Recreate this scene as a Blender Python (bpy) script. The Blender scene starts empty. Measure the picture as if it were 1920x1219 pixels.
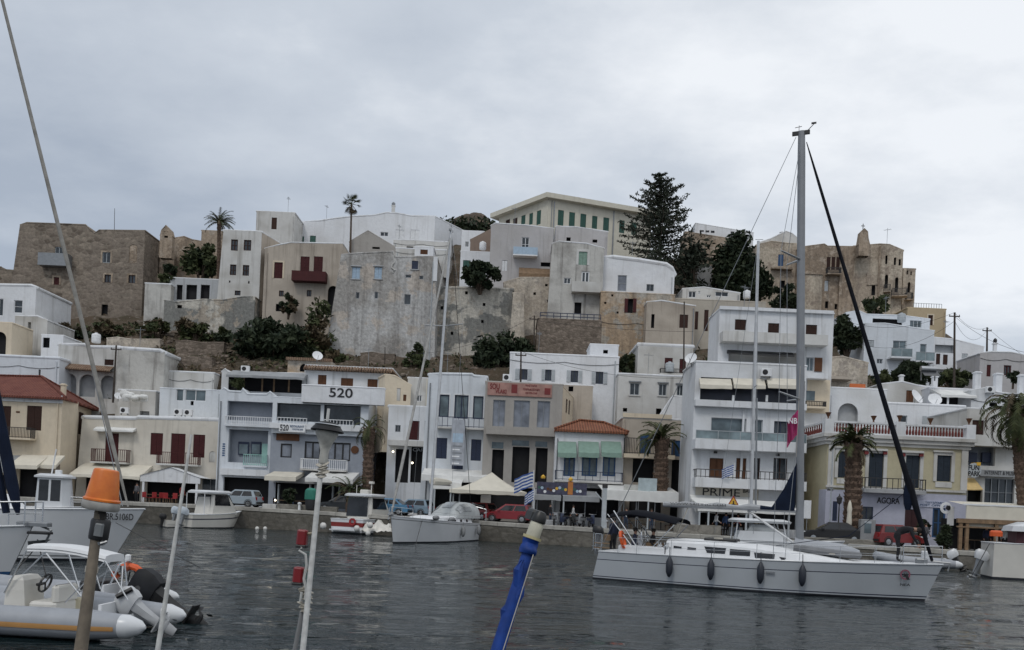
import bpy, bmesh, math, random
from mathutils import Vector, Matrix, Euler
R = math.radians
rnd = random.Random(11)
SC = bpy.context.scene
COL = SC.collection
# ------------------------------------------------------------------ camera
FPX, CX, CY, HC, ROLL = 1600.0, 960.0, 954.0, 2.65, R(2.5)
cR, sR = math.cos(ROLL), math.sin(ROLL)
CAM = Vector((0, 0, HC))
def ray(px, py):
    u = (px - CX) / FPX; v = (CY - py) / FPX
    return Vector((u * cR - v * sR, 1.0, u * sR + v * cR))
def P(px, py, d): return CAM + ray(px, py) * d              # a measured point at distance d
def Wt(px, py):                                              # a point on the water
    r = ray(px, py); return CAM + r * (HC / -r.z)
cam_d = bpy.data.cameras.new('camera'); cam = bpy.data.objects.new('camera', cam_d); COL.objects.link(cam)
cam.matrix_world = Matrix(((cR, -sR, 0, 0), (0, 0, -1, 0), (sR, cR, 0, HC), (0, 0, 0, 1)))
cam_d.sensor_width = 36.0; cam_d.lens = FPX / 1920 * 36.0
cam_d.shift_y = (CY - 609.5) / 1920.0
cam_d.clip_start = 0.1; cam_d.clip_end = 6000
SC.camera = cam
SC.view_settings.view_transform = 'Standard'; SC.view_settings.look = 'None'
SC.view_settings.exposure = 0.08; SC.view_settings.gamma = 1.0
# ------------------------------------------------------------------ materials
class NT:
    def __init__(s, name):
        s.m = bpy.data.materials.new(name); s.m.use_nodes = True
        s.t = s.m.node_tree; s.t.nodes.clear()
        s.out = s.n('ShaderNodeOutputMaterial'); s.b = s.n('ShaderNodeBsdfPrincipled')
        s.l(s.b.outputs[0], s.out.inputs[0])
    def n(s, k, **kw):
        n = s.t.nodes.new(k)
        for a, v in kw.items(): setattr(n, a, v)
        return n
    def l(s, a, b): s.t.links.new(a, b)
    def pos(s, scale=(1, 1, 1), loc=(0, 0, 0), obj=False):
        if obj: src = s.n('ShaderNodeTexCoord').outputs['Object']
        else: src = s.n('ShaderNodeNewGeometry').outputs['Position']
        mp = s.n('ShaderNodeMapping'); mp.inputs['Scale'].default_value = scale; mp.inputs['Location'].default_value = loc
        s.l(src, mp.inputs[0]); return mp.outputs[0]
    def noise(s, vec, scale, detail=4, rough=0.55):
        n = s.n('ShaderNodeTexNoise'); n.inputs['Scale'].default_value = scale
        n.inputs['Detail'].default_value = detail; n.inputs['Roughness'].default_value = rough
        s.l(vec, n.inputs['Vector']); return n.outputs[0]
    def ramp(s, f, a, b, ca=(0, 0, 0, 1), cb=(1, 1, 1, 1)):
        r = s.n('ShaderNodeValToRGB'); e = r.color_ramp.elements
        e[0].position = a; e[0].color = ca; e[1].position = b; e[1].color = cb
        s.l(f, r.inputs[0]); return r.outputs[0]
    def mix(s, f, a, b, mode='MIX'):
        m = s.n('ShaderNodeMixRGB', blend_type=mode)
        for i, v in ((0, f), (1, a), (2, b)):
            if isinstance(v, (int, float)): m.inputs[i].default_value = v if i == 0 else (v, v, v, 1)
            elif isinstance(v, tuple): m.inputs[i].default_value = (*v[:3], 1)
            else: s.l(v, m.inputs[i])
        return m.outputs[0]
    def mul(s, f, k):
        m = s.n('ShaderNodeMath', operation='MULTIPLY'); s.l(f, m.inputs[0]); m.inputs[1].default_value = k; return m.outputs[0]
    def bump(s, h, strength, dist=0.05):
        b = s.n('ShaderNodeBump'); b.inputs['Strength'].default_value = strength; b.inputs['Distance'].default_value = dist
        s.l(h, b.inputs['Height']); s.l(b.outputs[0], s.b.inputs['Normal'])
    def base(s, c):
        if isinstance(c, tuple): s.b.inputs['Base Color'].default_value = (*c[:3], 1)
        else: s.l(c, s.b.inputs['Base Color'])
    def set(s, **kw):
        for k, v in kw.items(): s.b.inputs[k.replace('_', ' ')].default_value = v
MATS = {}
def plain(name, col, rough=0.6, metal=0.0, var=0.12, scale=3.0, spec=0.5, obj=True):
    if name in MATS: return MATS[name]
    t = NT(name)
    n = t.noise(t.pos(obj=obj), scale, 5)
    lo = tuple(max(0, c * (1 - var)) for c in col); hi = tuple(min(1, c * (1 + var)) for c in col)
    t.base(t.mix(t.ramp(n, .3, .7), lo, hi)); t.set(Roughness=rough, Metallic=metal)
    t.b.inputs['Specular IOR Level'].default_value = spec
    MATS[name] = t.m; return t.m
def plaster(name, col, stain=(.32, .30, .27), amt=0.35, streak=0.35, seed=0.0, scale=0.3, bump=0.25):
    if name in MATS: return MATS[name]
    t = NT(name); lo = (seed * 7.3, seed * 3.1, seed)
    p = t.pos(loc=lo)
    big = t.noise(p, scale, 8, .62)
    c = t.mix(t.mul(t.ramp(big, .46, .70), amt), col, stain)
    st = t.noise(t.pos((1.6, 1.6, .10), lo), 1.0, 5, .6)
    c = t.mix(t.mul(t.ramp(st, .55, .74), streak), c, tuple(x * .62 for x in stain))
    fine = t.noise(p, 2.4, 6, .65)
    c = t.mix(.22, c, t.ramp(fine, .3, .7, (.62, .62, .62, 1), (1.2, 1.2, 1.2, 1)), 'MULTIPLY')
    t.base(c); t.set(Roughness=.9); t.b.inputs['Specular IOR Level'].default_value = .2
    t.bump(fine, bump, .12)
    MATS[name] = t.m; return t.m
def peeled(name, a, b, c3, seed=0, scale=.22, th=(.49, .515), streak=.5):
    t = NT(name); lo = (seed * 7.3, seed * 3.1, seed)
    p = t.pos(loc=lo)
    n1 = t.noise(p, scale, 7, .6); n2 = t.noise(p, scale * 3.1, 8, .68); f = t.noise(p, 3.0, 6, .7)
    c = t.mix(t.ramp(n1, th[0], th[1]), a, b)
    c = t.mix(t.mul(t.ramp(n2, .54, .57), .8), c, c3)
    st = t.noise(t.pos((1.2, 1.2, .08), lo), 1.0, 6, .65)
    c = t.mix(t.mul(t.ramp(st, .5, .72), streak), c, (.10, .09, .08))
    c = t.mix(.6, c, t.ramp(f, .3, .7, (.42, .42, .42, 1), (1.32, 1.32, 1.32, 1)), 'MULTIPLY')
    t.base(c); t.set(Roughness=.95); t.b.inputs['Specular IOR Level'].default_value = .15
    t.bump(f, .5, .2); MATS[name] = t.m; return t.m
def stone(name, a, b, mortar, cell=1.4, seed=0, patch=(.3, .27, .23), pamt=.4):
    t = NT(name); lo = (seed * 5.3, seed * 2.1, seed)
    wob = t.n('ShaderNodeTexNoise'); wob.inputs['Scale'].default_value = 1.1; t.l(t.pos(loc=lo), wob.inputs['Vector'])
    p = t.mix(.12, t.pos((1, 1, 1.6), lo), wob.outputs[1], 'ADD')
    v = t.n('ShaderNodeTexVoronoi'); v.inputs['Scale'].default_value = cell; t.l(p, v.inputs['Vector'])
    e = t.n('ShaderNodeTexVoronoi', feature='DISTANCE_TO_EDGE'); e.inputs['Scale'].default_value = cell; t.l(p, e.inputs['Vector'])
    hs = t.n('ShaderNodeSeparateColor'); t.l(v.outputs['Color'], hs.inputs[0])
    c = t.mix(hs.outputs[0], a, b)
    c = t.mix(t.mul(t.ramp(e.outputs[0], .02, .12, (1, 1, 1, 1), (0, 0, 0, 1)), .7), c, mortar)
    big = t.noise(t.pos(loc=lo), .16, 7, .62); c = t.mix(t.mul(t.ramp(big, .44, .62), pamt), c, patch)
    f = t.noise(t.pos(loc=lo), 2.6, 7, .7)
    c = t.mix(.6, c, t.ramp(f, .25, .75, (.4, .4, .4, 1), (1.35, 1.35, 1.35, 1)), 'MULTIPLY')
    t.base(c); t.set(Roughness=.95); t.b.inputs['Specular IOR Level'].default_value = .15
    h = t.n('ShaderNodeMath', operation='ADD'); t.l(e.outputs[0], h.inputs[0]); t.l(f, h.inputs[1])
    t.bump(h.outputs[0], .4, .2); MATS[name] = t.m; return t.m
def leafm(name, a, b, rough=.7):
    if name in MATS: return MATS[name]
    t = NT(name); n = t.noise(t.pos(), .9, 5, .6)
    oi = t.n('ShaderNodeTexWhiteNoise', noise_dimensions='3D'); t.l(t.pos((1.7, 1.7, 1.7)), oi.inputs[0])
    c = t.mix(t.ramp(n, .35, .65), a, b)
    c = t.mix(.25, c, t.ramp(t.noise(t.pos(), 5, 2), .3, .7, (.4, .4, .4, 1), (1.5, 1.5, 1.5, 1)), 'MULTIPLY')
    t.base(c); t.set(Roughness=rough); t.b.inputs['Specular IOR Level'].default_value = .25
    MATS[name] = t.m; return t.m
def glassm(name, col=(.015, .02, .025), rough=.08, var=True):
    if name in MATS: return MATS[name]
    t = NT(name)
    n = t.noise(t.pos(), .7, 3); t.base(t.mix(t.ramp(n, .35, .7), col, tuple(c * 2.6 + .006 for c in col)))
    t.set(Roughness=rough); t.bump(t.noise(t.pos(), .9, 2), .08, .1); MATS[name] = t.m; return t.m
def tilem(name, a, b):
    t = NT(name); w = t.n('ShaderNodeTexWave', wave_type='BANDS', bands_direction='X'); w.inputs['Scale'].default_value = 1.3
    w.inputs['Distortion'].default_value = .3
    t.l(t.pos(obj=True), w.inputs['Vector'])
    n = t.noise(t.pos(), 1.2, 7, .7)
    c = t.mix(t.ramp(n, .35, .68), a, b); c = t.mix(.45, c, w.outputs[0], 'MULTIPLY')
    t.base(c); t.set(Roughness=.9); t.bump(w.outputs[0], .8, .12); MATS[name] = t.m; return t.m
# ------------------------------------------------------------------ mesh builder
class MB:
    def __init__(s): s.v = []; s.f = []; s.mi = []; s.k = 0
    def add(s, vs, fs):
        o = len(s.v); s.v += [tuple(v) for v in vs]; s.f += [tuple(i + o for i in f) for f in fs]; s.mi += [s.k] * len(fs); return s
    def quad(s, a, b, c, d): return s.add((a, b, c, d), ((0, 1, 2, 3),))
    def poly(s, pts): return s.add(pts, (tuple(range(len(pts))),))
    def box(s, x0, x1, y0, y1, z0, z1, M=None):
        vs = [Vector((x, y, z)) for z in (z0, z1) for y in (y0, y1) for x in (x0, x1)]
        if M: vs = [M @ v for v in vs]
        return s.add(vs, ((0, 2, 3, 1), (4, 5, 7, 6), (0, 1, 5, 4), (2, 6, 7, 3), (0, 4, 6, 2), (1, 3, 7, 5)))
    def rbox(s, x0, x1, y0, y1, z0, z1, r=.05, M=None):        # box with chamfered vertical and top edges
        r = min(r, (x1 - x0) * .45, (y1 - y0) * .45, (z1 - z0) * .45)
        ring = lambda i, z: [(x0 + r + i, y0 + i, z), (x1 - r - i, y0 + i, z), (x1 - i, y0 + r + i, z), (x1 - i, y1 - r - i, z), (x1 - r - i, y1 - i, z), (x0 + r + i, y1 - i, z), (x0 + i, y1 - r - i, z), (x0 + i, y0 + r + i, z)]
        return s.loft([ring(0, z0), ring(0, z1 - r), ring(r * .3, z1 - r * .3), ring(r * .8, z1)], True, True, True, M)
    def loft(s, rings, closed=True, cap0=False, cap1=False, M=None):
        n = len(rings[0]); vs = [Vector(p) for r in rings for p in r]
        if M: vs = [M @ v for v in vs]
        fs = []
        for i in range(len(rings) - 1):
            for j in range(n if closed else n - 1):
                k = (j + 1) % n; fs.append((i * n + j, i * n + k, (i + 1) * n + k, (i + 1) * n + j))
        if cap0: fs.append(tuple(reversed(range(n))))
        if cap1: fs.append(tuple(range((len(rings) - 1) * n, len(rings) * n)))
        return s.add(vs, fs)
    def tube(s, p0, p1, r0, r1=None, n=6, cap=True): return s.path([p0, p1], [r0, r0 if r1 is None else r1], n, cap)
    def path(s, pts, r, n=6, cap=True):
        pts = [Vector(p) for p in pts]; rings = []
        if not isinstance(r, (list, tuple)): r = [r] * len(pts)
        for i, p in enumerate(pts):
            d = (pts[min(i + 1, len(pts) - 1)] - pts[max(i - 1, 0)])
            if d.length < 1e-9: d = Vector((0, 0, 1))
            d.normalize(); a = Vector((0, 0, 1)) if abs(d.z) < .9 else Vector((1, 0, 0))
            e1 = d.cross(a).normalized(); e2 = d.cross(e1)
            rings.append([p + (e1 * math.cos(2 * math.pi * j / n) + e2 * math.sin(2 * math.pi * j / n)) * r[i] for j in range(n)])
        return s.loft(rings, True, cap, cap)
    def lathe(s, prof, n=12, M=None, c=(0, 0, 0)):                 # prof: (radius, z)
        rings = [[(c[0] + r * math.cos(2 * math.pi * j / n), c[1] + r * math.sin(2 * math.pi * j / n), c[2] + z) for j in range(n)] for r, z in prof]
        ring_ = prof[0] == prof[-1]
        return s.loft(rings, True, not ring_, not ring_, M)
    def ball(s, c, rx, ry=None, rz=None, n=10, M=None):
        ry = ry or rx; rz = rz or rx; rings = []
        for i in range(1, n // 2 + 1):
            a = -math.pi / 2 + math.pi * i / (n // 2 + 1)
            rings.append([(c[0] + rx * math.cos(a) * math.cos(2 * math.pi * j / n), c[1] + ry * math.cos(a) * math.sin(2 * math.pi * j / n), c[2] + rz * math.sin(a)) for j in range(n)])
        return s.loft(rings, True, True, True, M)
    def prism(s, poly, y0, y1, M=None):                              # poly in (x,z), extruded along y
        a = [(x, y0, z) for x, z in poly]; b = [(x, y1, z) for x, z in poly]
        return s.loft([a, b], True, True, True, M)
    def build(s, name, mats, parent=None, smooth=False, loc=None, recalc=True):
        me = bpy.data.meshes.new(name); me.from_pydata(s.v, [], s.f)
        for m in (mats if isinstance(mats, (list, tuple)) else [mats]): me.materials.append(m)
        if any(s.mi): me.polygons.foreach_set('material_index', s.mi)
        if recalc:
            bm = bmesh.new(); bm.from_mesh(me)
            bmesh.ops.remove_doubles(bm, verts=bm.verts, dist=1e-5) if smooth else None
            bmesh.ops.recalc_face_normals(bm, faces=bm.faces); bm.to_mesh(me); bm.free()
        if smooth:
            me.polygons.foreach_set('use_smooth', [True] * len(me.polygons))
            try: me.set_sharp_from_angle(angle=R(40))
            except Exception: pass
        me.update()
        o = bpy.data.objects.new(name, me); COL.objects.link(o)
        if parent: o.parent = parent
        if loc is not None: o.location = loc
        return o
def tag(o, label=None, cat=None, group=None, kind=None):
    if label: o['label'] = label
    if cat: o['category'] = cat
    if group: o['group'] = group
    if kind: o['kind'] = kind
    return o
def empty(name, label, cat, loc=(0, 0, 0), rz=0.0, group=None, scale=1.0):
    o = bpy.data.objects.new(name, None); COL.objects.link(o); o.location = loc; o.rotation_euler = (0, 0, rz)
    o.scale = (scale,) * 3; o.empty_display_size = .3; o['kind'] = 'thing'
    return tag(o, label, cat, group)
def copy_tree(o, parent=None):
    c = o.copy(); COL.objects.link(c); c.parent = parent
    for ch in o.children: copy_tree(ch, c)
    return c
def dup(o, loc, rz=0.0, label=None, scale=None):
    c = copy_tree(o); c.location = loc; c.rotation_euler = (0, 0, rz)
    if scale: c.scale = (scale,) * 3
    if label: c['label'] = label
    return c
_tx = {}
def text_mesh(txt, name, mat, parent, M, height, depth=.02, bold=0.0, squeeze=None):
    cu = bpy.data.curves.new(name, 'FONT'); cu.body = txt; cu.align_x = 'CENTER'; cu.align_y = 'CENTER'
    cu.size = 1.0; cu.extrude = depth / 2 / max(height, .01); cu.offset = bold
    to = bpy.data.objects.new(name + '_tmp', cu); COL.objects.link(to)
    dg = bpy.context.evaluated_depsgraph_get(); me = bpy.data.meshes.new_from_object(to.evaluated_get(dg))
    bpy.data.objects.remove(to); bpy.data.curves.remove(cu)
    k = height / .7; xs = [v.co.x for v in me.vertices]
    wid = (max(xs) - min(xs)) if xs else 1
    sx = (squeeze / (wid)) if squeeze else k
    me.transform(M @ Matrix.Diagonal((sx, k, height, 1)))
    me.materials.clear(); me.materials.append(mat)
    o = bpy.data.objects.new(name, me); COL.objects.link(o)
    if parent: o.parent = parent
    return o
UPR = Matrix.Rotation(R(90), 4, 'X')                 # text standing upright, facing -y
# quay level along the front (it sinks slightly to the right)
def gz(x): return max(.95, min(1.8, 1.45 - (x - 7) * .012))
# ------------------------------------------------------------------ building
class Bld:
    """front wall from tl to tr (pixels of the top corners), at distances dl, dr; base = world z or ('py',row)"""
    def __init__(s, name, label, tl, dl, tr, dr, base, mat, depth=7.0, top=None, flat=True, bl=0.0, br=0.0, cop=.10, cat='house', group=None, backdz=0.0, reveal=.18):
        s.A = P(*tl, dl); s.B = P(*tr, dr); s.mat = mat; s.depth = depth; s.bl = bl; s.br = br; s.cop = cop; s.backdz = backdz; s.rv = reveal
        d = Vector((s.B.x - s.A.x, s.B.y - s.A.y, 0)); s.w = d.length; s.ux = d.normalized(); s.yaw = math.atan2(d.y, d.x)
        s.n = Vector((s.ux.y, -s.ux.x, 0))                    # outward, to the water
        if isinstance(base, tuple): base = P((tl[0] + tr[0]) / 2, base[1], (dl + dr) / 2).z
        s.zb = base
        s.root = empty(name, label, cat, (s.A.x, s.A.y, s.zb), s.yaw, group)
        zl, zr = s.A.z - s.zb, s.B.z - s.zb
        if flat: zl = zr = (zl + zr) / 2
        s.top = [(0.0, zl)] + [s.F(*p) for p in (top or [])] + [(s.w, zr)]
        s.holes = []; s.arches = []; s.extra = []
    def F(s, px, py, off=0.0):
        """pixel -> (along, up) on the front plane moved `off` metres towards the water"""
        r = ray(px, py); O = s.A + s.n * off
        t = ((O - CAM).dot(s.n)) / r.dot(s.n); q = CAM + r * t
        return ((q - s.A).dot(s.ux), q.z - s.zb)
    def rect(s, x0, y0, x1, y1, off=0.0):
        ym = (y0 + y1) / 2; xm = (x0 + x1) / 2
        return s.F(x0, ym, off)[0], s.F(x1, ym, off)[0], s.F(xm, y1, off)[1], s.F(xm, y0, off)[1]
    def hole(s, x0, y0, x1, y1, arch=False):
        a, b, c, d = s.rect(x0, y0, x1, y1); a = max(a, .06); b = min(b, s.w - .06); c = max(c, .0)
        s.holes.append((a, b, c, d)); 
        if arch: s.arches.append((a, b, c, d))
        return a, b, c, d
    def win(s, x0, y0, x1, y1, kind='win', frame=None, glass=None, cols=2, rows=1, sill=False, hood=None, arch=False, name=None, fw=.07, shutters=None):
        a, b, c, d = s.hole(x0, y0, x1, y1, arch); rv = s.rv
        frame = frame or M_WHITE; glass = glass or M_GLASS
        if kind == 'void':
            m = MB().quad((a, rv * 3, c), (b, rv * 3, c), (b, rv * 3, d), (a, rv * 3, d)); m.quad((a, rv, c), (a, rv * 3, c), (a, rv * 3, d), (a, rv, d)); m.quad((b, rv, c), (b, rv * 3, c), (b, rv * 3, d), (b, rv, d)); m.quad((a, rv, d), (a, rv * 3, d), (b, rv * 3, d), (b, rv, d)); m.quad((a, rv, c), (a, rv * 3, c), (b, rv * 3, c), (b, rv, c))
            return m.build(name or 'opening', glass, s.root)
        m = MB()
        if kind in ('shut', 'door'):
            n = max(1, cols); wd = (b - a) / n
            for i in range(n):
                x = a + i * wd
                m.box(x + .015, x + wd - .015, rv * .35, rv * .6, c + .01, d - .02)
                hh = d - c; k = max(3, int(hh / .22)); 
                if kind == 'shut':
                    for j in range(k):
                        z = c + .1 + (hh - .2) * (j + .5) / k
                        m.box(x + .08, x + wd - .08, rv * .2, rv * .36, z - .045, z + .035)
                else:
                    m.box(x + .1, x + wd - .1, rv * .25, rv * .36, c + hh * .08, c + hh * .42); m.box(x + .1, x + wd - .1, rv * .25, rv * .36, c + hh * .5, c + hh * .92)
            o = m.build(name or ('shutter' if kind == 'shut' else 'door'), frame, s.root)
            MB().quad((a, rv * .8, c), (b, rv * .8, c), (b, rv * .8, d), (a, rv * .8, d)).build('backing', M_DARK, o)
        else:
            y0_, y1_ = rv * .45, rv * .45 + .06
            m.box(a, a + fw, y0_, y1_, c, d); m.box(b - fw, b, y0_, y1_, c, d); m.box(a + fw, b - fw, y0_, y1_, d - fw, d); m.box(a + fw, b - fw, y0_, y1_, c, c + fw)
            for i in range(1, cols): x = a + (b - a) * i / cols; m.box(x - fw * .5, x + fw * .5, y0_ + .004, y1_ - .004, c + fw, d - fw)
            for i in range(1, rows): z = c + (d - c) * i / rows; m.box(a + fw, b - fw, y0_ + .01, y1_ - .01, z - fw * .3, z + fw * .3)
            o = m.build(name or 'window', frame, s.root)
            MB().quad((a, rv * .8, c), (b, rv * .8, c), (b, rv * .8, d), (a, rv * .8, d)).build('pane', glass, o)
        if sill: MB().box(a - .12, b + .12, -.10, .05, c - .10, c - .002).build('sill', sill if not isinstance(sill, bool) else s.mat, o)
        if hood: MB().box(a - .15, b + .15, -.16, .04, d + .06, d + .17).build('hood', hood, o)
        if shutters:
            w2 = (b - a) * .5
            for x in (a - w2 - .02, b + .02):
                q = MB(); q.box(x, x + w2, -.07, -.02, c, d); k = max(4, int((d - c) / .2))
                for j in range(k): z = c + .06 + (d - c - .12) * (j + .5) / k; q.box(x + .05, x + w2 - .05, -.085, -.07, z - .04, z + .03)
                q.build('shutter', shutters, o)
        return o
    def frame(s, x0, y0, x1, y1, mat, w=.18, proud=.06, name='surround'):      # raised moulding round an opening
        a, b, c, d = s.rect(x0, y0, x1, y1); m = MB()
        m.box(a - w, a, -proud, .02, c, d + w); m.box(b, b + w, -proud, .02, c, d + w); m.box(a, b, -proud, .02, d, d + w)
        return m.build(name, mat, s.root)
    def slab(s, x0, y0, x1, y1, mat, proud=.05, back=.02, name='panel', parent=None):   # a flat raised panel (trim, sign board)
        a, b, c, d = s.rect(x0, y0, x1, y1, proud)
        return MB().box(a, b, -proud, back, c, d).build(name, mat, parent or s.root)
    def balc(s, x0, x1, yfloor, yrail, out=1.0, slab=None, rail=None, kind='bars', th=.16, step=.14, name='balcony', closed=True):
        xm = (x0 + x1) / 2
        a = s.F(x0, yfloor, out)[0]; b = s.F(x1, yfloor, out)[0]; z = s.F(xm, yfloor, out)[1]; zr = s.F(xm, yrail, out)[1]
        slab = slab or s.mat; rail = rail or M_IRON
        o = MB().box(a, b, -out, -.002, z - th, z).build(name, slab, s.root); m = MB()
        if kind == 'solid':
            m.box(a + .01, b - .01, -out + .01, -out + .13, z + .002, zr); m.box(a + .01, a + .13, -out + .13, -.004, z + .002, zr); m.box(b - .13, b - .01, -out + .13, -.004, z + .002, zr)
            m.build('parapet', rail, o); return o
        if kind == 'glass':
            m.box(a + .03, b - .03, -out + .04, -out + .06, z + .06, zr - .05); m.build('glass_panel', M_GLASSRAIL, o)
            m = MB()
            m.box(a + .01, b - .01, -out + .02, -out + .08, zr - .05, zr)
            n = max(2, int((b - a) / 1.6))
            for i in range(n + 1): x = a + .03 + (b - a - .06) * i / n; m.box(x - .02, x + .02, -out + .022, -out + .078, z, zr - .05)
            m.build('railing', rail, o); return o
        r = .022 if kind == 'bars' else .05
        m.box(a + .02, b - .02, -out + .02, -out + .07, zr - .06, zr); m.box(a + .02, b - .02, -out + .025, -out + .065, z + .06, z + .11)
        n = max(2, int((b - a) / step))
        for i in range(n + 1): x = a + .05 + (b - a - .1) * i / n; m.box(x - r, x + r, -out + .03, -out + .06, z + .0, zr - .06)
        for x in (a + .02, b - .07):
            m.box(x, x + .05, -out + .07, -.01, zr - .06, zr); k = max(2, int(out / step))
            for i in range(k): y = -out + .1 + (out - .15) * i / k; m.box(x + .005, x + .045, y, y + .03, z, zr - .06)
        m.build('railing', rail, o); return o
    def awn(s, x0, y0, x1, y1, out, mat, val=.3, name='awning', th=.05, stripes=None):
        """sloping awning: top edge row y0 on the wall, front edge row y1, reaching `out` metres"""
        xm = (x0 + x1) / 2; zt = s.F(xm, y0)[1]; zf = s.F(xm, y1, out)[1]; a = s.F(x0, y1, out)[0]; b = s.F(x1, y1, out)[0]
        m = MB(); n = max(2, int((b - a) / .7)); rr = random.Random(int(a * 91 + b))
        ys = [0, .33, .66, 1]
        rows = []
        for t in ys: rows.append([(a + (b - a) * i / n, -out * t - .01, zt + (zf - zt) * t - .06 * math.sin(t * math.pi) * (i % 2) + rr.uniform(-.02, .02)) for i in range(n + 1)])
        vr = [(p[0], p[1] - .02, p[2] - val + rr.uniform(-.03, .03)) for p in rows[-1]]
        m.loft(rows + [vr], closed=False); m.loft([[(x, y, z - th) for x, y, z in r] for r in rows + [vr]], closed=False)
        for i in (0, n): m.poly([rows[0][i], rows[-1][i], vr[i], (rows[0][i][0], -.01, rows[0][i][2] - .3)])
        return m.build(name, mat, s.root)
    def letters(s, txt, x0, y0, x1, y1, mat, proud=.03, bold=.0, name='lettering', parent=None, depth=.02):
        a, b, c, d = s.rect(x0, y0, x1, y1, proud)
        M = Matrix.Translation(((a + b) / 2, -proud - .012, (c + d) / 2)) @ UPR
        return text_mesh(txt, name, mat, parent or s.root, M, d - c, depth, bold, squeeze=b - a)
    def done(s, name='wall', cmat=None, roofmat=None):
        if cmat is None and s.mat in (PL_BEIGE, PL_STAIN, PL_GREY, PL_WHITE3, PL_LILAC, PL_CREAMW): cmat = PL_WHITE
        m = MB(); w = s.w; tz = min(z for _, z in s.top); tmax = max(z for _, z in s.top)
        xs = sorted({0.0, w, *[v for h in s.holes for v in h[:2] if 0 < v < w]}); zs = sorted({-1.0, tz, *[v for h in s.holes for v in h[2:] if -1 < v < tz]})
        def X(x, z):
            if x <= 0: return x - s.bl * (tmax - z)
            if x >= w: return x + s.br * (tmax - z)
            return x
        def inh(x, z): return any(h[0] < x < h[1] and h[2] < z < h[3] for h in s.holes)
        nz = len(zs); 
        if len(zs) < 2: zs = [-1.0, tz]
        for i in range(len(xs) - 1):
            for j in range(len(zs) - 1):
                x0, x1, z0, z1 = xs[i], xs[i + 1], zs[j], zs[j + 1]
                if inh((x0 + x1) / 2, (z0 + z1) / 2): continue
                m.quad((X(x0, z0), 0, z0), (X(x1, z0), 0, z0), (X(x1, z1), 0, z1), (X(x0, z1), 0, z1))
        if tmax - tz > .01:
            pts = [(X(0, tz), 0, tz)] + [(X(w, tz), 0, tz)] + [(X(x, z), 0, z) for x, z in reversed(s.top)]
            q = []
            for p in pts:
                if not q or (Vector(p) - Vector(q[-1])).length > 1e-4: q.append(p)
            if len(q) > 2 and (Vector(q[0]) - Vector(q[-1])).length < 1e-4: q.pop()
            if len(q) > 2: m.poly(q)
        r = s.rv
        for a, b, c, d in s.holes:
            m.quad((a, 0, c), (a, r, c), (a, r, d), (a, 0, d)); m.quad((b, 0, c), (b, 0, d), (b, r, d), (b, r, c))
            m.quad((a, 0, d), (a, r, d), (b, r, d), (b, 0, d)); m.quad((a, 0, c), (b, 0, c), (b, r, c), (a, r, c))
        for a, b, c, d in s.arches:
            rr = (b - a) / 2; zc = max(c, d - rr); h = d - zc; K = 7
            for sgn in (1, -1):
                cx = a if sgn > 0 else b; mid = (a + b) / 2
                arc = [(mid - sgn * rr * math.cos(t * math.pi / 2 / K), zc + h * math.sin(t * math.pi / 2 / K)) for t in range(K + 1)]
                for t in range(K): m.add([(cx, .0, d), (arc[t][0], .0, arc[t][1]), (arc[t + 1][0], .0, arc[t + 1][1])], ((0, 1, 2),))
                for t in range(K): m.quad((arc[t][0], 0, arc[t][1]), (arc[t + 1][0], 0, arc[t + 1][1]), (arc[t + 1][0], r * .9, arc[t + 1][1]), (arc[t][0], r * .9, arc[t][1]))
        D = s.depth; zl, zr = s.top[0][1], s.top[-1][1]; bz = s.backdz
        if not getattr(s, 'noleft', False): m.quad((X(0, -1), 0, -1), (X(0, zl), 0, zl), (0, D, zl + bz), (X(0, -1), D, -1))
        if not getattr(s, 'noright', False): m.quad((X(w, -1), 0, -1), (X(w, -1), D, -1), (w, D, zr + bz), (w, 0, zr))
        m.quad((X(0, -1), D, -1), (0, D, zl + bz), (w, D, zr + bz), (X(w, -1), D, -1))
        if roofmat: m.k = 1
        for i in range(len(s.top) - 1):
            (a, za), (b, zb_) = s.top[i], s.top[i + 1]
            if abs(a - b) < 1e-4: continue
            m.quad((a, 0, za), (b, 0, zb_), (b, D, zb_ + bz), (a, D, za + bz))
        if bz == 0 and len(s.top) > 2:
            pts = [(x, D, z) for x, z in s.top]; base = min(zl, zr); m.poly(pts + [(w, D, base - .01), (0, D, base - .01)])
        m.k = 0
        mats = [s.mat] + ([roofmat] if roofmat else [])
        if s.cop:
            if cmat: m.k = len(mats); mats.append(cmat)
            c = s.cop
            line = [(x, c * .5, z - c * .35) for x, z in s.top]
            line = [(0, D - .1, zl + bz - c * .35)] + line + [(w, D - .1, zr + bz - c * .35)]
            m.path(line, c, 8)
        s.wall = m.build(name, mats, s.root)
        if w > 5 and name == 'wall' and s.root['category'] in ('house', 'castle', 'school', 'apartment block'):
            r_ = random.Random(int(w * 100)); xp = w * r_.choice((.035, .965)); zt_ = tz - r_.uniform(.3, .9)
            if not any(h[0] - .2 < xp < h[1] + .2 for h in s.holes):
                MB().path([(xp, -.09, zt_), (xp, -.09, -.5)], .055, 6).path([(xp, .05, zt_ + .05), (xp, -.09, zt_)], .055, 6).build('drainpipe', r_.choice((s.mat, M_GREYM, M_LGREY)), s.root)
            zc = tz * r_.uniform(.55, .93)
            if not any(h[2] - .15 < zc < h[3] + .15 for h in s.holes): MB().path([(w * k_ / 8, -.04, zc - .22 * (k_ % 4) * (4 - k_ % 4) / 4) for k_ in range(9)], .022, 4).build('cable', M_INK, s.root)
        return s
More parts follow.
